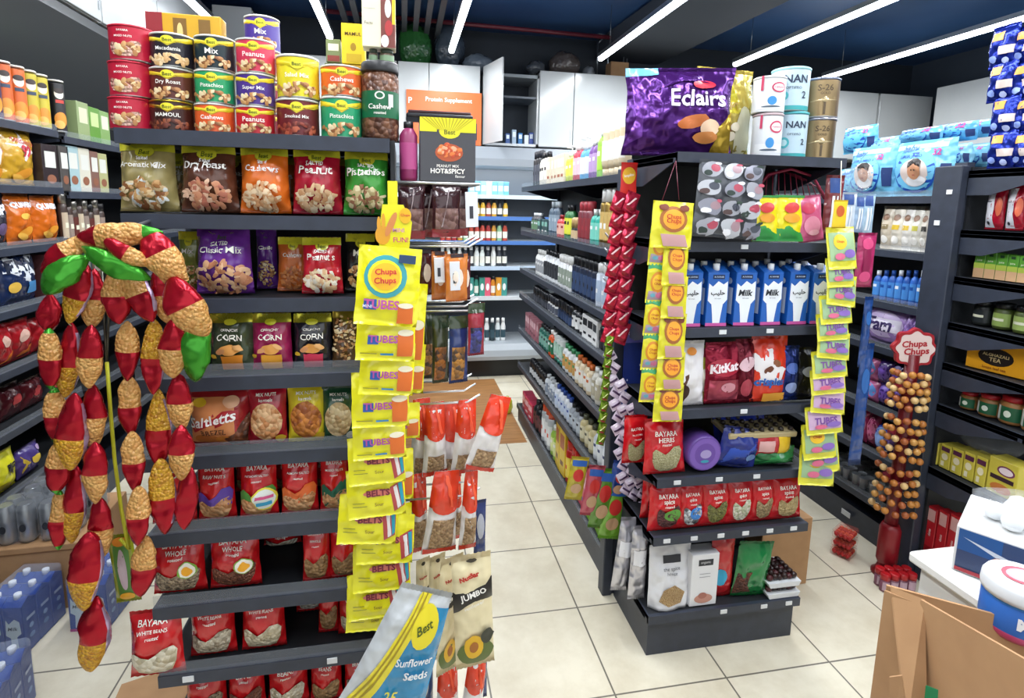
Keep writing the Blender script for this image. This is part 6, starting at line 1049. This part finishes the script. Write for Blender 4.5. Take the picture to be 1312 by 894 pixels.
for tier, (z0, z1, rad) in enumerate([(.88, 1.03, .074), (.63, .81, .08), (.36, .56, .086)]):
    rows_ = 5
    for j in range(rows_):
        for i in range(8):
            a = -1.7 + i * .5 + (j % 2) * .25; z = z0 + (z1 - z0) * j / (rows_ - 1); r = rad * (1 - .12 * j / rows_) + rr.uniform(-.004, .004)
            c = cols[rr.randrange(5)]; th = a - .5
            if X0 + r * math.sin(th) > 1.635: continue
            lp[c].put((X0 + r * math.sin(th), Y0 - r * math.cos(th), z + rr.uniform(-.006, .006)), 'foil wrapped lollipop on the stand, %s tier from the top, row %s, %s around' % (ORD[tier], ORD[j], ORD[i]), rz=th, group='foil wrapped lollipops on the stand'); n += 1

# ================================================================== RIGHT END CAP: goods seen through its open side
XE = 1.74
def eput(px, z, mk, label, X=XE, group=None, rz=0, sh=.97): return gput(px, z, mk, label, X, None, group, rz=rz, sh=sh)
for r_ in range(4):
    for c_ in range(2):
        yb = 217 - r_ * 44; a = 1256 + c_ * 30 + (r_ % 2) * 3
        eput((a, a + 36, yb - 52, yb), 1.967 + r_ * .142, lambda w, h: bag('sweets_pouch', w, h, .06, '#1c2f94:foil', [('label', [('r', .2, .62, .6, .82, '#d89a3c:gloss'), ('r', .5, .3, .95, .48, '#d8c8c0:gloss'), ('e', .3, .22, .14, .08, '#8aa0e0:gloss'), ('e', .7, .16, .12, .07, '#b8c4ec:gloss')])], 'sweets bag', 600 + r_ * 2 + c_, wr=1.6), 'shiny royal blue pouch in the tower on the right end cap, %s layer up, %s' % (ORD[r_], ['left', 'right'][c_]), group='royal blue pouches in a tower', X=XE + .01 * c_)
for i, (a, b) in enumerate([(1255, 1280), (1281, 1306), (1307, 1332)]):
    eput((a, b, 236, 293), 1.707, lambda w, h: bag('coffee_pouch', w, h, .05, '#a8142a:film', [('side_print', [('r', .04, .05, .55, .9, '#d8d6dc:gloss'), ('r', .12, .6, .45, .62, '#6a6a74:gloss'), ('e', .3, .15, .08, .04, '#2c2c34:gloss'), ('e', .78, .5, .14, .2, '#d86a4a:gloss')])], 'packet', 610 + i), 'red packet with a white side panel on the right end cap, %s from left' % ORD[i], group='red and white packets')
for i in range(6):
    a = 1245 + i * 14; 
    eput((a, a + 14, 322 + i * 1.6, 358 + i * 2), 1.497, lambda w, h: carton('drink_carton', w, h, .05, '#5a9a34:gloss', [('label', 'F', [('r', 0, 0, 1, .36, '#c8a078:gloss'), ('r', 0, .36, 1, .56, '#a8b84a:gloss'), ('r', .3, .84, .7, .94, '#2a4a2c:gloss'), ('t', 'juice', .5, .66, .5, '#e0e8c8:gloss')])], 'carton'), 'small green and peach drink carton, %s from the left' % ORD[i], group='small green drink cartons', X=XE - .002)
    eput((a, a + 14, 322 + i * 1.6, 358 + i * 2), 1.497, lambda w, h: carton('drink_carton', w, h, .05, '#5a9a34:gloss', [('label', 'F', [('r', 0, 0, 1, .36, '#c8a078:gloss')])], 'carton'), 'small green and peach drink carton in the second row, %s from the left' % ORD[i], group='small green drink cartons', X=XE + .07)
def jarp(c, cap, lab, spec=None, nm='glass_jar'): return lambda w, h: bottle(nm, [(w / 2 * .9, 0, c), (w / 2, .008, c), (w / 2, h * .72, c), (w / 2 * .85, h * .8, c)], [(w / 2 * .9, h * .79, cap), (w / 2 * .92, h * .97, cap), (w / 2 * .8, h, cap)], (h * .12, h * .62, w / 2, lab), spec or [('r', .2, .4, .8, .6, '#d8d8c0:gloss')], cat='jar', n=18, capname='lid')
for i, (a, b, c, l) in enumerate([(1238, 1262, '#1c1f1c', '#24282a'), (1263, 1288, '#3f4a1c', '#8aa054'), (1289, 1316, '#48541f', '#94a85c')]):
    eput((a, b, 384 + i * 4, 418 + i * 5), 1.287, jarp(c + ':gloss', '#16181a:gloss', l + ':gloss'), '%s jar with a black lid below the green cartons, %s from the left' % (['black', 'green', 'green'][i], ORD[i]), group='jars with black lids')
y, z0, w, h = spanx(XE, 1232, 1303, 438, 490, 1.097)
carton('tea_box', w, h, .1, '#d8961c:gloss', [('label', 'F', [('e', .5, .52, .3, .3, '#221c18:gloss'), ('t', 'ALGHAZALI', .5, .58, .44, '#d8c08a:gloss'), ('t', 'TEA', .5, .42, .2, '#d8c08a:gloss'), ('t', 'loose leaf tea', .5, .14, .4, '#8a4a1c:gloss')]), ('side_print', 'R', [('e', .5, .5, .3, .2, '#b87a1c:gloss')])], 'box').put((XE + .06, y, 1.098), 'orange yellow box with a black oval emblem', rz=RZX + .15)
for i, (a, b) in enumerate([(1221, 1242), (1243, 1270), (1269, 1301), (1300, 1330)]):
    eput((a, b, 500 + i * 3, 534 + i * 5), .897, jarp('#9a6a3c:gloss', '#a81824:gloss' if i < 3 else '#6a8ab8:gloss', '#1c5a3a:gloss', [('r', .0, .0, .3, 1, '#dcdcd4:gloss'), ('e', .6, .5, .14, .24, '#d8e0d0:gloss')]), ['peanut butter jar with red lid and green label, leftmost', 'peanut butter jar with red lid, second from left', 'peanut butter jar with red lid, third and nearest', 'pale jar with a blue lid at the frame edge'][i], group='jars with red lids' if i < 3 else None)
for i in range(6):
    a = [1184, 1200, 1214, 1229, 1244, 1259][i]; b = [1199, 1214, 1229, 1244, 1259, 1300][i]
    eput((a, b, 563 + i * 5, 603 + i * 8), .587, lambda w, h: carton('custard_box', w, h, .09, '#cfc04a:gloss', [('label', 'F', [('r', .1, .72, .9, .9, '#5a2a4a:gloss'), ('e', .5, .5, .3, .14, '#ece4c0:gloss'), ('r', .2, .1, .5, .3, '#e8e0c4:gloss')] if i < 5 else [('e', .6, .72, .3, .14, '#7a3a5c:gloss'), ('e', .6, .72, .24, .1, '#e8d8dc:gloss'), ('r', .1, .42, .9, .54, '#3a2430:gloss'), ('e', .5, .2, .36, .14, '#c87a3c:gloss')])], 'box'), 'pale yellow food box in the row above the red boxes, %s from left' % ORD[i], group='pale yellow boxes', X=XE - .003)
lump('plastic_wrap', 'plastic bag', 'clear plastic wrap lying over the pale yellow boxes', 1.86, -1.56, .71, .1, .12, .05, '#c8ccd0:wrap', 21)
for i in range(4):
    for j in range(2):
        a = 1167 + i * 14; eput((a, a + 14, 641 + i * 5, 694 + i * 8), .142, lambda w, h: carton('red_box', w, h, .05, '#b01c26:gloss', [('label', 'F', [('r', .15, .7, .85, .95, '#d8a8a4:gloss'), ('t', 'dates', .5, .45, .7, '#e8c8c4:gloss', 1.57), ('r', .1, .05, .9, .15, '#8a1018:gloss')])], 'box'), 'tall red box at the foot of the right end cap, %s from left, %s row' % (ORD[i], ['front', 'rear'][j]), group='tall red boxes', X=XE - .003 + j * .07)
lump('plastic_wrap', 'plastic bag', 'small clear bag standing right of the tall red boxes', 1.80, -1.72, .142, .06, .05, .09, '#c8ccd0:wrap', 23)

# ================================================================== FLOOR GOODS IN THE RIGHT AISLE
a = atz(1090, 708, 0)
for i in range(3):
    p = Proto('fruit_punnet', 'punnet'); q = MB().prism([(-.05, 0), (-.058, .03), (.058, .03), (.05, 0)], -.045, .045, '#c8483c:clear'); p.part('tray', q)
    for c_ in range(2): pieces(MB().lathe([(.004, 0), (.011, .009), (.012, .02), (.005, .027)], ['#b8242c:gloss', '#d2502a:gloss'][c_], 10), 'fruit', 'fruit', [(-.036 + (k % 4) * .024, -.03 + (k // 4) * .02, .004) for k in range(16) if k % 2 == c_], Matrix.Translation((1.50, -1.20, .002 + i * .048)) @ Matrix.Rotation(.5, 4, 'Z'), '%s fruit inside the %s floor punnet' % (['red', 'orange red'][c_], ['lowest', 'middle', 'topmost'][i]))
    p.part('clear_lid', MB().bbox(-.057, .057, -.045, .045, .031, .046, '#d86a5c:clear', .006)); p.put((1.50, -1.20, .002 + i * .048), 'punnet of red fruit on the floor, %s of three' % ['lowest', 'middle', 'topmost'][i], rz=.5, group='stacked punnets of red fruit')
for i in range(4):
    for j in range(2):
        x = 1.475 + i * .043 + j * .012; y = -1.475 - i * .006 + j * .042
        bottle('spice_jar', [(.018, 0, '#7a4a5c:gloss'), (.02, .004, '#7a4a5c:gloss'), (.02, .06, '#7a4a5c:gloss')], [(.021, .059, '#a8141c:gloss'), (.021, .085, '#a8141c:gloss'), (.017, .088, '#a8141c:gloss')], (.01, .05, .02, '#b89aa8:gloss'), cat='jar', capname='lid', n=14).put((x, y, .001), 'red lidded jar on the floor by the upright, %s along, %s row' % (ORD[i], ['near', 'far'][j]), group='red lidded jars on the floor')

# ================================================================== LEFT WALL SHELVING (fronts face +X)
XW = -2.515
def wspan(X, xl, xr, yt, yb, z=None):
    a = atx(xl, yb, X); b = atx(xr, yb, X); c = atx((xl + xr) / 2, yt, X); z0 = (a.z + b.z) / 2 if z is None else z
    return (a.y + b.y) / 2, z0, abs(a.y - b.y), c.z - z0
def wput(px, z, mk, label, X=XW, group=None, rz=0, sh=.97):
    y, z0, w, h = wspan(X, *px, z); p = mk(w * sh, h * .95); return p.put((X - p.d / 2, y, z0 + .0015), label, rz=math.pi / 2 + rz, group=group)
def crisptube(c, lab): return lambda w, h: can('crisp_tube', w / 2, h, c + ':gloss', [('label', [('e', .5, .74, .3, .1, '#e8e0d0:gloss'), ('e', .5, .79, .3, .05, '#2c1a14:gloss'), ('r', .25, .56, .75, .62, lab + ':gloss'), ('e', .5, .25, .4, .14, '#d88a2c:gloss'), ('e', .4, .15, .3, .08, '#e8b05a:gloss')])], 'crisp tube', lid='#d8d4cc:gloss', lidh=.035)
tubes = [(-40, -22, 78, 142, '#3c2144', '#c8b0d0'), (-22, -2, 76, 148, '#3c2144', '#c8b0d0'), (-2, 14, 72, 150, '#3c2144', '#c8b0d0'), (12, 30, 74, 153, '#c8591c', '#2c3a54'), (30, 47, 80, 156, '#cc6020', '#2c3a54'), (47, 60, 90, 160, '#b8a82a', '#2c3a54'), (60, 75, 91, 164, '#bcab2c', '#2c3a54'), (76, 99, 103, 168, '#16151a', '#c83a2c')]
for i, (a, b, yt, yb, c, l) in enumerate(tubes):
    y, z0, w, h = wspan(XW, a, b, yt, yb, 2.106); w = min(w, .074); crisptube(c, l)(w, min(h, .27)).put((XW - .045, y, 2.107), '%s crisp tube on the top left wall shelf, %s from the near end' % (['dark purple', 'dark purple', 'dark purple', 'orange', 'orange', 'yellow', 'yellow', 'black'][i], ORD[i]), rz=.9, group='crisp tubes on the top left shelf')
for i, (a, b, yt, yb, c, l) in enumerate([(101, 116, 130, 173, '#8a9a6a', '#c8d0a8'), (116, 130, 137, 177, '#5a8a34', '#b8c88a'), (130, 142, 142, 181, '#7a9a5a', '#d0d8b8')]):
    wput((a, b, yt, yb), 2.086, lambda w, h: carton('rice_cracker_box', w, h, .06, c + ':gloss', [('label', 'F', [('r', .15, .45, .85, .85, l + ':gloss')])], 'box'), 'green box right of the black tube, %s from left' % ORD[i], group='green boxes on the top left shelf')
def crisps(c, sp, seed, d=.08): return lambda w, h: bag('crisp_bag', w, h, d, c + ':film', [('print', sp)], 'crisp bag', seed, waist=.04)
CH = lambda x, z: [('e', x, z, .28, .09, '#d8902c:gloss', .3), ('e', x - .1, z - .08, .2, .06, '#e8b04a:gloss', -.3)]
wput((-32, -8, 168, 240), 1.818, crisps('#c87a24', [('p', [(.1, .5), (.5, .9), (.9, .6), (.5, .35)], '#e0dcd8:gloss')] + CH(.5, .2), 620), 'orange crisp bag at the very edge of the second left shelf'); wput((-8, 14, 162, 236), 1.818, crisps('#b8862a', [('p', [(.1, .5), (.5, .9), (.9, .6), (.5, .35)], '#e0dcd8:gloss'), ('t', 'lays', .5, .62, .5, '#b8302c:gloss')] + CH(.5, .2), 621), 'golden crisp bag cut by the frame on the second left shelf')
wput((12, 56, 162, 232), 1.818, crisps('#c0942c', [('p', [(.1, .7), (.55, .95), (.95, .6), (.5, .42)], '#e0dcd8:gloss'), ('t', 'OREGANO', .52, .76, .6, '#b83a3c:gloss', -.1), ('t', '99', .55, .6, .3, '#b82a3c:gloss', 0, .04)] + CH(.5, .2), 622), 'golden crisp bag with a white diamond panel')
for i, (a, b, yt, yb, c) in enumerate([(56, 76, 183, 226, '#2a1f22'), (78, 90, 185, 224, '#4a4644'), (88, 103, 185, 226, '#9ab4b8'), (103, 117, 188, 227, '#c8c4b4'), (117, 128, 192, 228, '#7a5a50'), (127, 139, 195, 229, '#a8a878')]):
    wput((a, b, yt, yb), 1.798, lambda w, h: carton('snack_carton', w, h, .07, c + ':gloss', [('label', 'F', [('r', .15, .5, .85, .85, '#d0d0c8:gloss'), ('e', .5, .25, .3, .1, '#8a5a44:gloss')])], 'box'), '%s box on the second shelf of the far left bay, %s from left' % (['dark maroon', 'dark grey', 'pale blue', 'cream', 'brown', 'beige'][i], ORD[i]), group='boxes in the far left bay')
wput((20, 53, 244, 305), 1.537, crisps('#c8641c', [('t', 'QUAVERS', .5, .76, .8, '#e0e4ea:gloss', 0, .05), ('e', .45, .55, .2, .06, '#e0b04a:gloss')] + CH(.5, .25), 625), 'orange crisp bag lettered QUAVERS, left of two'); wput((53, 84, 248, 302), 1.537, crisps('#c8641c', [('t', 'QUAVERS', .5, .76, .8, '#e0e4ea:gloss', 0, .05)] + CH(.5, .25), 626), 'orange crisp bag lettered QUAVERS, right of two')
wput((-14, 20, 248, 308), 1.537, crisps('#2c2a34', [('t', 'SKIPS', .5, .72, .8, '#d8dce4:gloss', .1, .05), ('e', .6, .35, .2, .12, '#5a4a6a:gloss'), ('e', .3, .2, .2, .06, '#c8702c:gloss')], 627), 'dark crisp bag with white letters left of the orange ones'); wput((-44, -14, 250, 312), 1.537, crisps('#23304a', [('e', .6, .35, .2, .12, '#5a6a8a:gloss')], 628), 'dark blue crisp bag outside the left edge')
for i in range(8):
    a = 84 + i * 6.8; wput((a, a + 6.6, 244 + (i % 3) * 4 + i * 1.5, 291 + i * .5), 1.517, lambda w, h: jarp('#3a2a24:gloss', ['#a8a49c:metal', '#1c1a1c:gloss'][i % 2], ['#b8a890:gloss', '#8a7a70:gloss', '#5a2a24:gloss'][i % 3], nm='spice_jar')(w, h), 'slim dark spice jar in the far left bay, %s from left' % ORD[i], group='slim spice jars in the far left bay')
wput((12, 58, 318, 385), 1.259, crisps('#1c2a4c', [('p', [(.05, .62), (.1, .9), (.95, .95), (.95, .5), (.6, .4)], '#d8dce2:gloss'), ('t', 'FINNI', .5, .74, .8, '#1c2438:gloss', .05, .04), ('e', .22, .35, .14, .1, '#d8b04a:gloss'), ('r', .55, .2, .95, .42, '#4a8ac0:gloss')], 630), 'navy and white crisp bag lettered FINNI'); wput((-24, 12, 322, 398), 1.259, crisps('#c8ccd0', [('t', 'NS', .7, .74, .3, '#1c2438:gloss', .05, .04), ('p', [(.7, .1), (.72, .6), (.98, .6), (.98, .1)], '#a82c2c:gloss')], 631), 'white crisp bag beside the navy one, cut by the frame')
for i, (a, b, yt, yb) in enumerate([(-26, 0, 418, 478), (0, 26, 412, 468), (16, 52, 406, 456), (50, 76, 402, 446)]): wput((a, b, yt, yb), .992, crisps('#a01a22', [('e', .5, .6, .2, .14, '#d8b0a0:gloss', .4), ('p', [(.3, .1), (.8, .35), (.9, .1)], '#c8641c:gloss')], 634 + i), 'dark red crisp bag on the fifth left shelf, %s from left' % ORD[i], group='dark red crisp bags', X=XW - .01 * i)
for i, (a, b, yt, yb, c) in enumerate([(-26, 10, 496, 555, '#3a3a1c'), (8, 40, 488, 540, '#4a141c'), (38, 66, 480, 528, '#5a1820'), (64, 90, 474, 516, '#2c2c30')]): wput((a, b, yt, yb), .719, crisps(c, [('e', .5, .55, .22, .12, '#a83a3c:gloss', .4)], 640 + i), '%s crisp bag on the sixth left shelf, %s from left' % (['olive', 'maroon', 'dark red', 'dark grey'][i], ORD[i]), X=XW - .05, group='dim crisp bags on the sixth left shelf')
wput((0, 33, 573, 628), .432, crisps('#d8d22a', [('t', 'BIG', .6, .6, .4, '#1c1c1c:gloss', 0, .05), ('t', 'PO', .6, .48, .3, '#1c1c1c:gloss', 0, .05), ('e', .3, .2, .2, .08, '#8a7a1c:gloss')], 646), 'bright yellow snack bag on the lowest left shelf'); wput((32, 62, 566, 606), .432, crisps('#4a3a7a', [('p', [(.1, .8), (.3, .5), (.1, .2)], '#c8a83a:gloss'), ('e', .6, .5, .2, .14, '#d8b83a:gloss'), ('e', .8, .8, .12, .08, '#b8a0c8:gloss')], 647), 'purple and yellow patterned snack bag on the lowest left shelf'); wput((-30, 0, 590, 645), .432, crisps('#c8b82a', [('e', .5, .5, .2, .14, '#3a3a2a:gloss')], 648), 'yellow snack bag at the frame edge of the lowest left shelf')
# fill the hidden rear of the far bay
for i in range(6): wput((62 + i * 12, 74 + i * 12, 322, 372 + i * 2), 1.239, lambda w, h: carton('snack_carton', w, h, .07, ['#4a2a2c', '#2c3a44', '#5a4a3a'][i % 3] + ':gloss', [('label', 'F', [('r', .2, .5, .8, .8, '#8a8078:gloss')])], 'box'), 'dim box behind the crisp garland in the far left bay, %s from left' % ORD[i], group='dim boxes behind the garland')
# ---- cans on the carton, milk trays on the floor
p = Proto('cardboard_box', 'box'); p.part('carton', MB().bbox(-.18, .18, -.22, .22, 0, .30, 'card', .003)); q = MB().box(-.18, .18, -.222, -.2195, .27, .276, '#7a5636:matte'); p.part('seam', q); p.put((-2.312, -.78, .001), 'wide brown carton on the floor under the silver can packs', rz=.03)
for i, (x, y) in enumerate([(-2.385, -.91), (-2.232, -.90), (-2.375, -.75), (-2.222, -.74)]):
    p = Proto('can_pack', 'can pack'); 
    for a in range(2):
        for b in range(2): p.part('can', MB().lathe([(.025, .0), (.033, .012), (.033, .15), (.026, .168), (.026, .17)], '#a8adb2:metal', 16, -.035 + a * .07, -.035 + b * .07))
    p.part('shrink_wrap', MB().bbox(-.073, .073, -.073, .073, .001, .172, '#b8bcc4:wrap', .018)); q = MB()
    for s in (-1, 1): deco(q, [('e', .5, .45, .2, .1, '#2c2e34:gloss')], lambda X, Z, l=0, s=s: Vector((s * .035 + (X - .5) * .06, -.0745 - l, Z * .17)), .06, .17, RND)
    p.part('print', q); p.put((x, y, .303), 'silver shrink wrapped can pack on the brown carton, %s' % ['front left', 'front right', 'rear left', 'rear right'][i], rz=.1, group='silver can packs')
def milk_case(x, y, z, rz, label, nx=2, ny=3):
    p = Proto('milk_case', 'milk case'); w = .074; s = MB()
    for i in range(nx):
        for j in range(ny):
            cx, cy = (i - (nx - 1) / 2) * w, (j - (ny - 1) / 2) * w; q = MB(); e = MB(); q.bbox(cx - w / 2 + .001, cx + w / 2 - .001, cy - w / 2 + .001, cy + w / 2 - .001, 0, .2, '#1b3f92:gloss', .002)
            q.add([(cx - .036, cy - .036, .2), (cx + .036, cy - .036, .2), (cx + .036, cy + .036, .2), (cx - .036, cy + .036, .2), (cx - .036, cy, .222), (cx + .036, cy, .222)], [(0, 1, 5, 4), (1, 2, 5), (2, 3, 4, 5), (3, 0, 4)], '#1b3f92:gloss'); e.lathe([(.013, .214), (.013, .235), (.011, .236)], '#d8dce4:gloss', 10, cx, cy); k = p.part('milk_carton', q); p.part('cap', e, k)
    for i in range(nx):
        cx = (i - (nx - 1) / 2) * w; deco(s, [('p', [(.15, .75), (.3, .66), (.6, .76), (.85, .7), (.9, .45), (.66, .38), (.7, .1), (.3, .08), (.34, .36), (.1, .42)], '#b8c8d4:gloss'), ('r', 0, 0, 1, .06, '#a8508a:gloss'), ('t', 'Milk', .5, .56, .5, '#3a4250:gloss', 0, .015, .2)], lambda X, Z, l=0: Vector((cx + (X - .5) * .07, -ny * w / 2 - l, Z * .2)), .07, .2, RND)
    for j in range(ny):
        cy = (j - (ny - 1) / 2) * w; deco(s, [('e', .5, .3, .2, .05, '#6f8fc8:gloss'), ('e', .5, .5, .16, .05, '#8aa4d4:gloss'), ('r', .2, .66, .8, .72, '#a8b8dc:gloss')], lambda X, Z, l=0: Vector((nx * w / 2 + l, cy + (X - .5) * .07, Z * .2)), .07, .2, RND)
    p.part('print', s); p.part('shrink_wrap', MB().bbox(-nx * w / 2 - .003, nx * w / 2 + .003, -ny * w / 2 - .003, ny * w / 2 + .003, .001, .238, '#c8d4e8:wrap', .01)); return p.put((x, y, z), label, rz=rz, group='cases of milk cartons on the floor')
milk_case(-2.27, -1.13, .001, -.1, 'shrink wrapped milk case on the floor at the left, nearer the wall'); milk_case(-2.03, -1.04, .001, -.05, 'milk case on the floor beside the foot of the crisp garland')
milk_case(-2.11, -1.58, .001, .15, 'milk case in the bottom left corner of the view, lower one'); milk_case(-2.33, -1.56, .001, .1, 'milk case in the bottom left corner, against the wall side')
structure('trim_6', MB().prism([(-1.78, -1.46), (-1.30, -1.30), (-.95, -1.34), (-.95, -2.2), (-1.70, -2.2)], .0005, .004, 'card', 'z'), 'flattened brown cardboard lying on the floor under the left end cap')
lump('yellow_packet', 'packet', 'small yellow packet on the cooler side floor by the gondola foot', .12, .98, .004, .045, .05, .08, '#c8c02c:film', 31)

# ================================================================== FOREGROUND: counter, product case, tub, open carton
p = Proto('checkout_counter', 'counter'); p.part('body', MB().box(.43, 1.5, -3.3, -2.50, 0, .96, '#d6d6d2:gloss')); p.part('worktop', MB().bbox(.41, 1.52, -3.32, -2.48, .961, .985, '#e2e2de:gloss', .005)); 
def pt(x, y, D): return CAM + ray(x, y) * D
cz = .985
a = atz(1218, 728, .986); 
w, h, d = .26, .105, .2
pc = carton('snack_case', w, h, d, '#dcdcda:gloss', [('picture', 'F', [('r', .02, .04, .98, .96, '#3a4a6c:gloss'), ('r', .02, .5, .3, .96, '#2c5a94:gloss'), ('p', [(.05, .8), (.4, .6), (.5, .5), (.3, .55)], '#d0d8e0:gloss'), ('e', .3, .34, .08, .26, '#a8683c:gloss'), ('e', .33, .4, .05, .2, '#c8905a:gloss'), ('r', .45, .55, .75, .8, '#2c303c:gloss'), ('e', .62, .62, .08, .1, '#b8bcc4:gloss'), ('r', .02, .04, .98, .12, '#a8303a:gloss'), ('e', .85, .7, .06, .12, '#6a8ac0:gloss')])], 'box')
V = Vector((math.cos(-1.0), math.sin(-1.0), 0)); base = a + V * (w / 2) + Vector((-V.y, V.x, 0)) * (d / 2)
pcb = pc; pcb.put((base.x, base.y, .986), 'white topped product case with blue picture side at the lower right', rz=-1.0)
p.put((0, 0, 0), 'white checkout counter behind the open cardboard box')
# cotton ball packet on the case
top = .986 + h; c0 = atz(1296, 668, top)
pieces(MB().lathe([(.004, .0), (.016, .006), (.021, .02), (.015, .034), (.004, .04)], '#eceef0:matte', 14), 'cotton_ball', 'cotton ball', [(-.04, -.03, 0), (.004, -.034, 0), (.046, -.02, 0), (-.03, .014, 0), (.014, .01, 0), (.05, .026, 0)], Vector((c0.x, c0.y, top + .001)), 'white cotton ball inside the clear film on the product case'); lump('plastic_wrap', 'plastic bag', 'crinkled clear film around the white cotton balls', c0.x, c0.y, top + .001, .078, .07, .035, '#d4d8dc:wrap', 41)
# mint tub
tb = atz(1300, 806, .986); zb = tb.z; r = .057; cols_ = '#2c62b0:gloss'
p = Proto('mint_tub', 'tub'); q = MB().lathe([(r * .85, 0, '#c84a7a:gloss'), (r * .97, .01, '#c84a7a:gloss'), (r, .018, cols_), (r, .068, cols_), (r * .96, .070, '#3a86c8:gloss'), (r * .96, .078, '#3a86c8:gloss')], cols_, 32); p.part('tub', q)
q = MB().lathe([(r * 1.04, .076), (r * 1.06, .084), (r * 1.04, .10), (r * .96, .108), (r * .5, .110)], '#dfe3e6:gloss', 32); k = p.part('lid', q); S = lambda X, Z, l=0: Vector(((X - .5) * .1, (Z - .5) * .1, .1105 + l)); q = MB(); deco(q, [('e', .5, .5, .34, .3, '#c84a5c:gloss'), ('e', .5, .5, .28, .22, '#e0a0a8:gloss')], S, .1, .1, RND); p.part('lid_sticker', q, k)
q = MB(); deco(q, [('t', 'Mentos', .5, .45, .8, '#f0f2f4:gloss', 0, .05)], cyl_fn(r, .04, .026), 2 * r, .04, RND, .001); p.part('lettering', q); p.put((tb.x + .0, tb.y, zb), 'round white and blue tub of mints at the right edge', rz=-.15)
# open cardboard box
def slab(pts, th, key='card'):
    P = [Vector(v) for v in pts]; n = (P[1] - P[0]).cross(P[2] - P[0]).normalized() * th; m = len(P)
    return MB().add(P + [v + n for v in P], [tuple(range(m)), tuple(range(2 * m - 1, m - 1, -1))] + [(i, m + i, m + (i + 1) % m, (i + 1) % m) for i in range(m)], key)
A = pt(1136, 750, 1.12); B = pt(1345, 806, 1.0); C1 = pt(1183, 768, 1.05); C2 = pt(1400, 892, .72)
def dn(v, z): return Vector((v.x, v.y, z))
p = Proto('cardboard_box', 'box'); zb = .5
p.part('far_panel', slab([A, B, dn(B, zb), dn(A, zb)], .005)); p.part('near_panel', slab([dn(C1, zb), dn(C2, zb), C2, C1], .005))
F = pt(1160, 930, 1.0); G = pt(1186, 930, 1.0)
p.part('side_flap', slab([A + Vector((.004, -.004, 0)), F, G, C1], .005)); p.part('end_panel', slab([dn(A, zb), dn(C1, zb), C1 - Vector((0, 0, .01)), A - Vector((0, 0, .01))], .005))
p.part('bottom', slab([dn(A, zb), dn(B, zb), dn(C2, zb), dn(C1, zb)], .005)); f1 = pt(1140, 866, .98); f2 = pt(1140, 940, .98); f3 = pt(1166, 940, .96); f4 = pt(1156, 864, .97)
p.part('torn_flap', slab([f1, f2, f3, f4], .004)); s1 = pt(1186, 878, .985); s2 = pt(1202, 884, .975); s3 = pt(1200, 920, .97); s4 = pt(1182, 920, .985); p.part('sticker', slab([s1, s4, s3, s2], -.002, '#1f7a4a:gloss'))
p.put((0, 0, 0), 'open brown cardboard box with raised flaps in the right foreground')
single('low_stand', MB().bbox(-.1, .40, -3.15, -2.58, 0, .497, '#c8c8c4:gloss', .004), 'low white stand carrying the open cardboard box', 'stand')
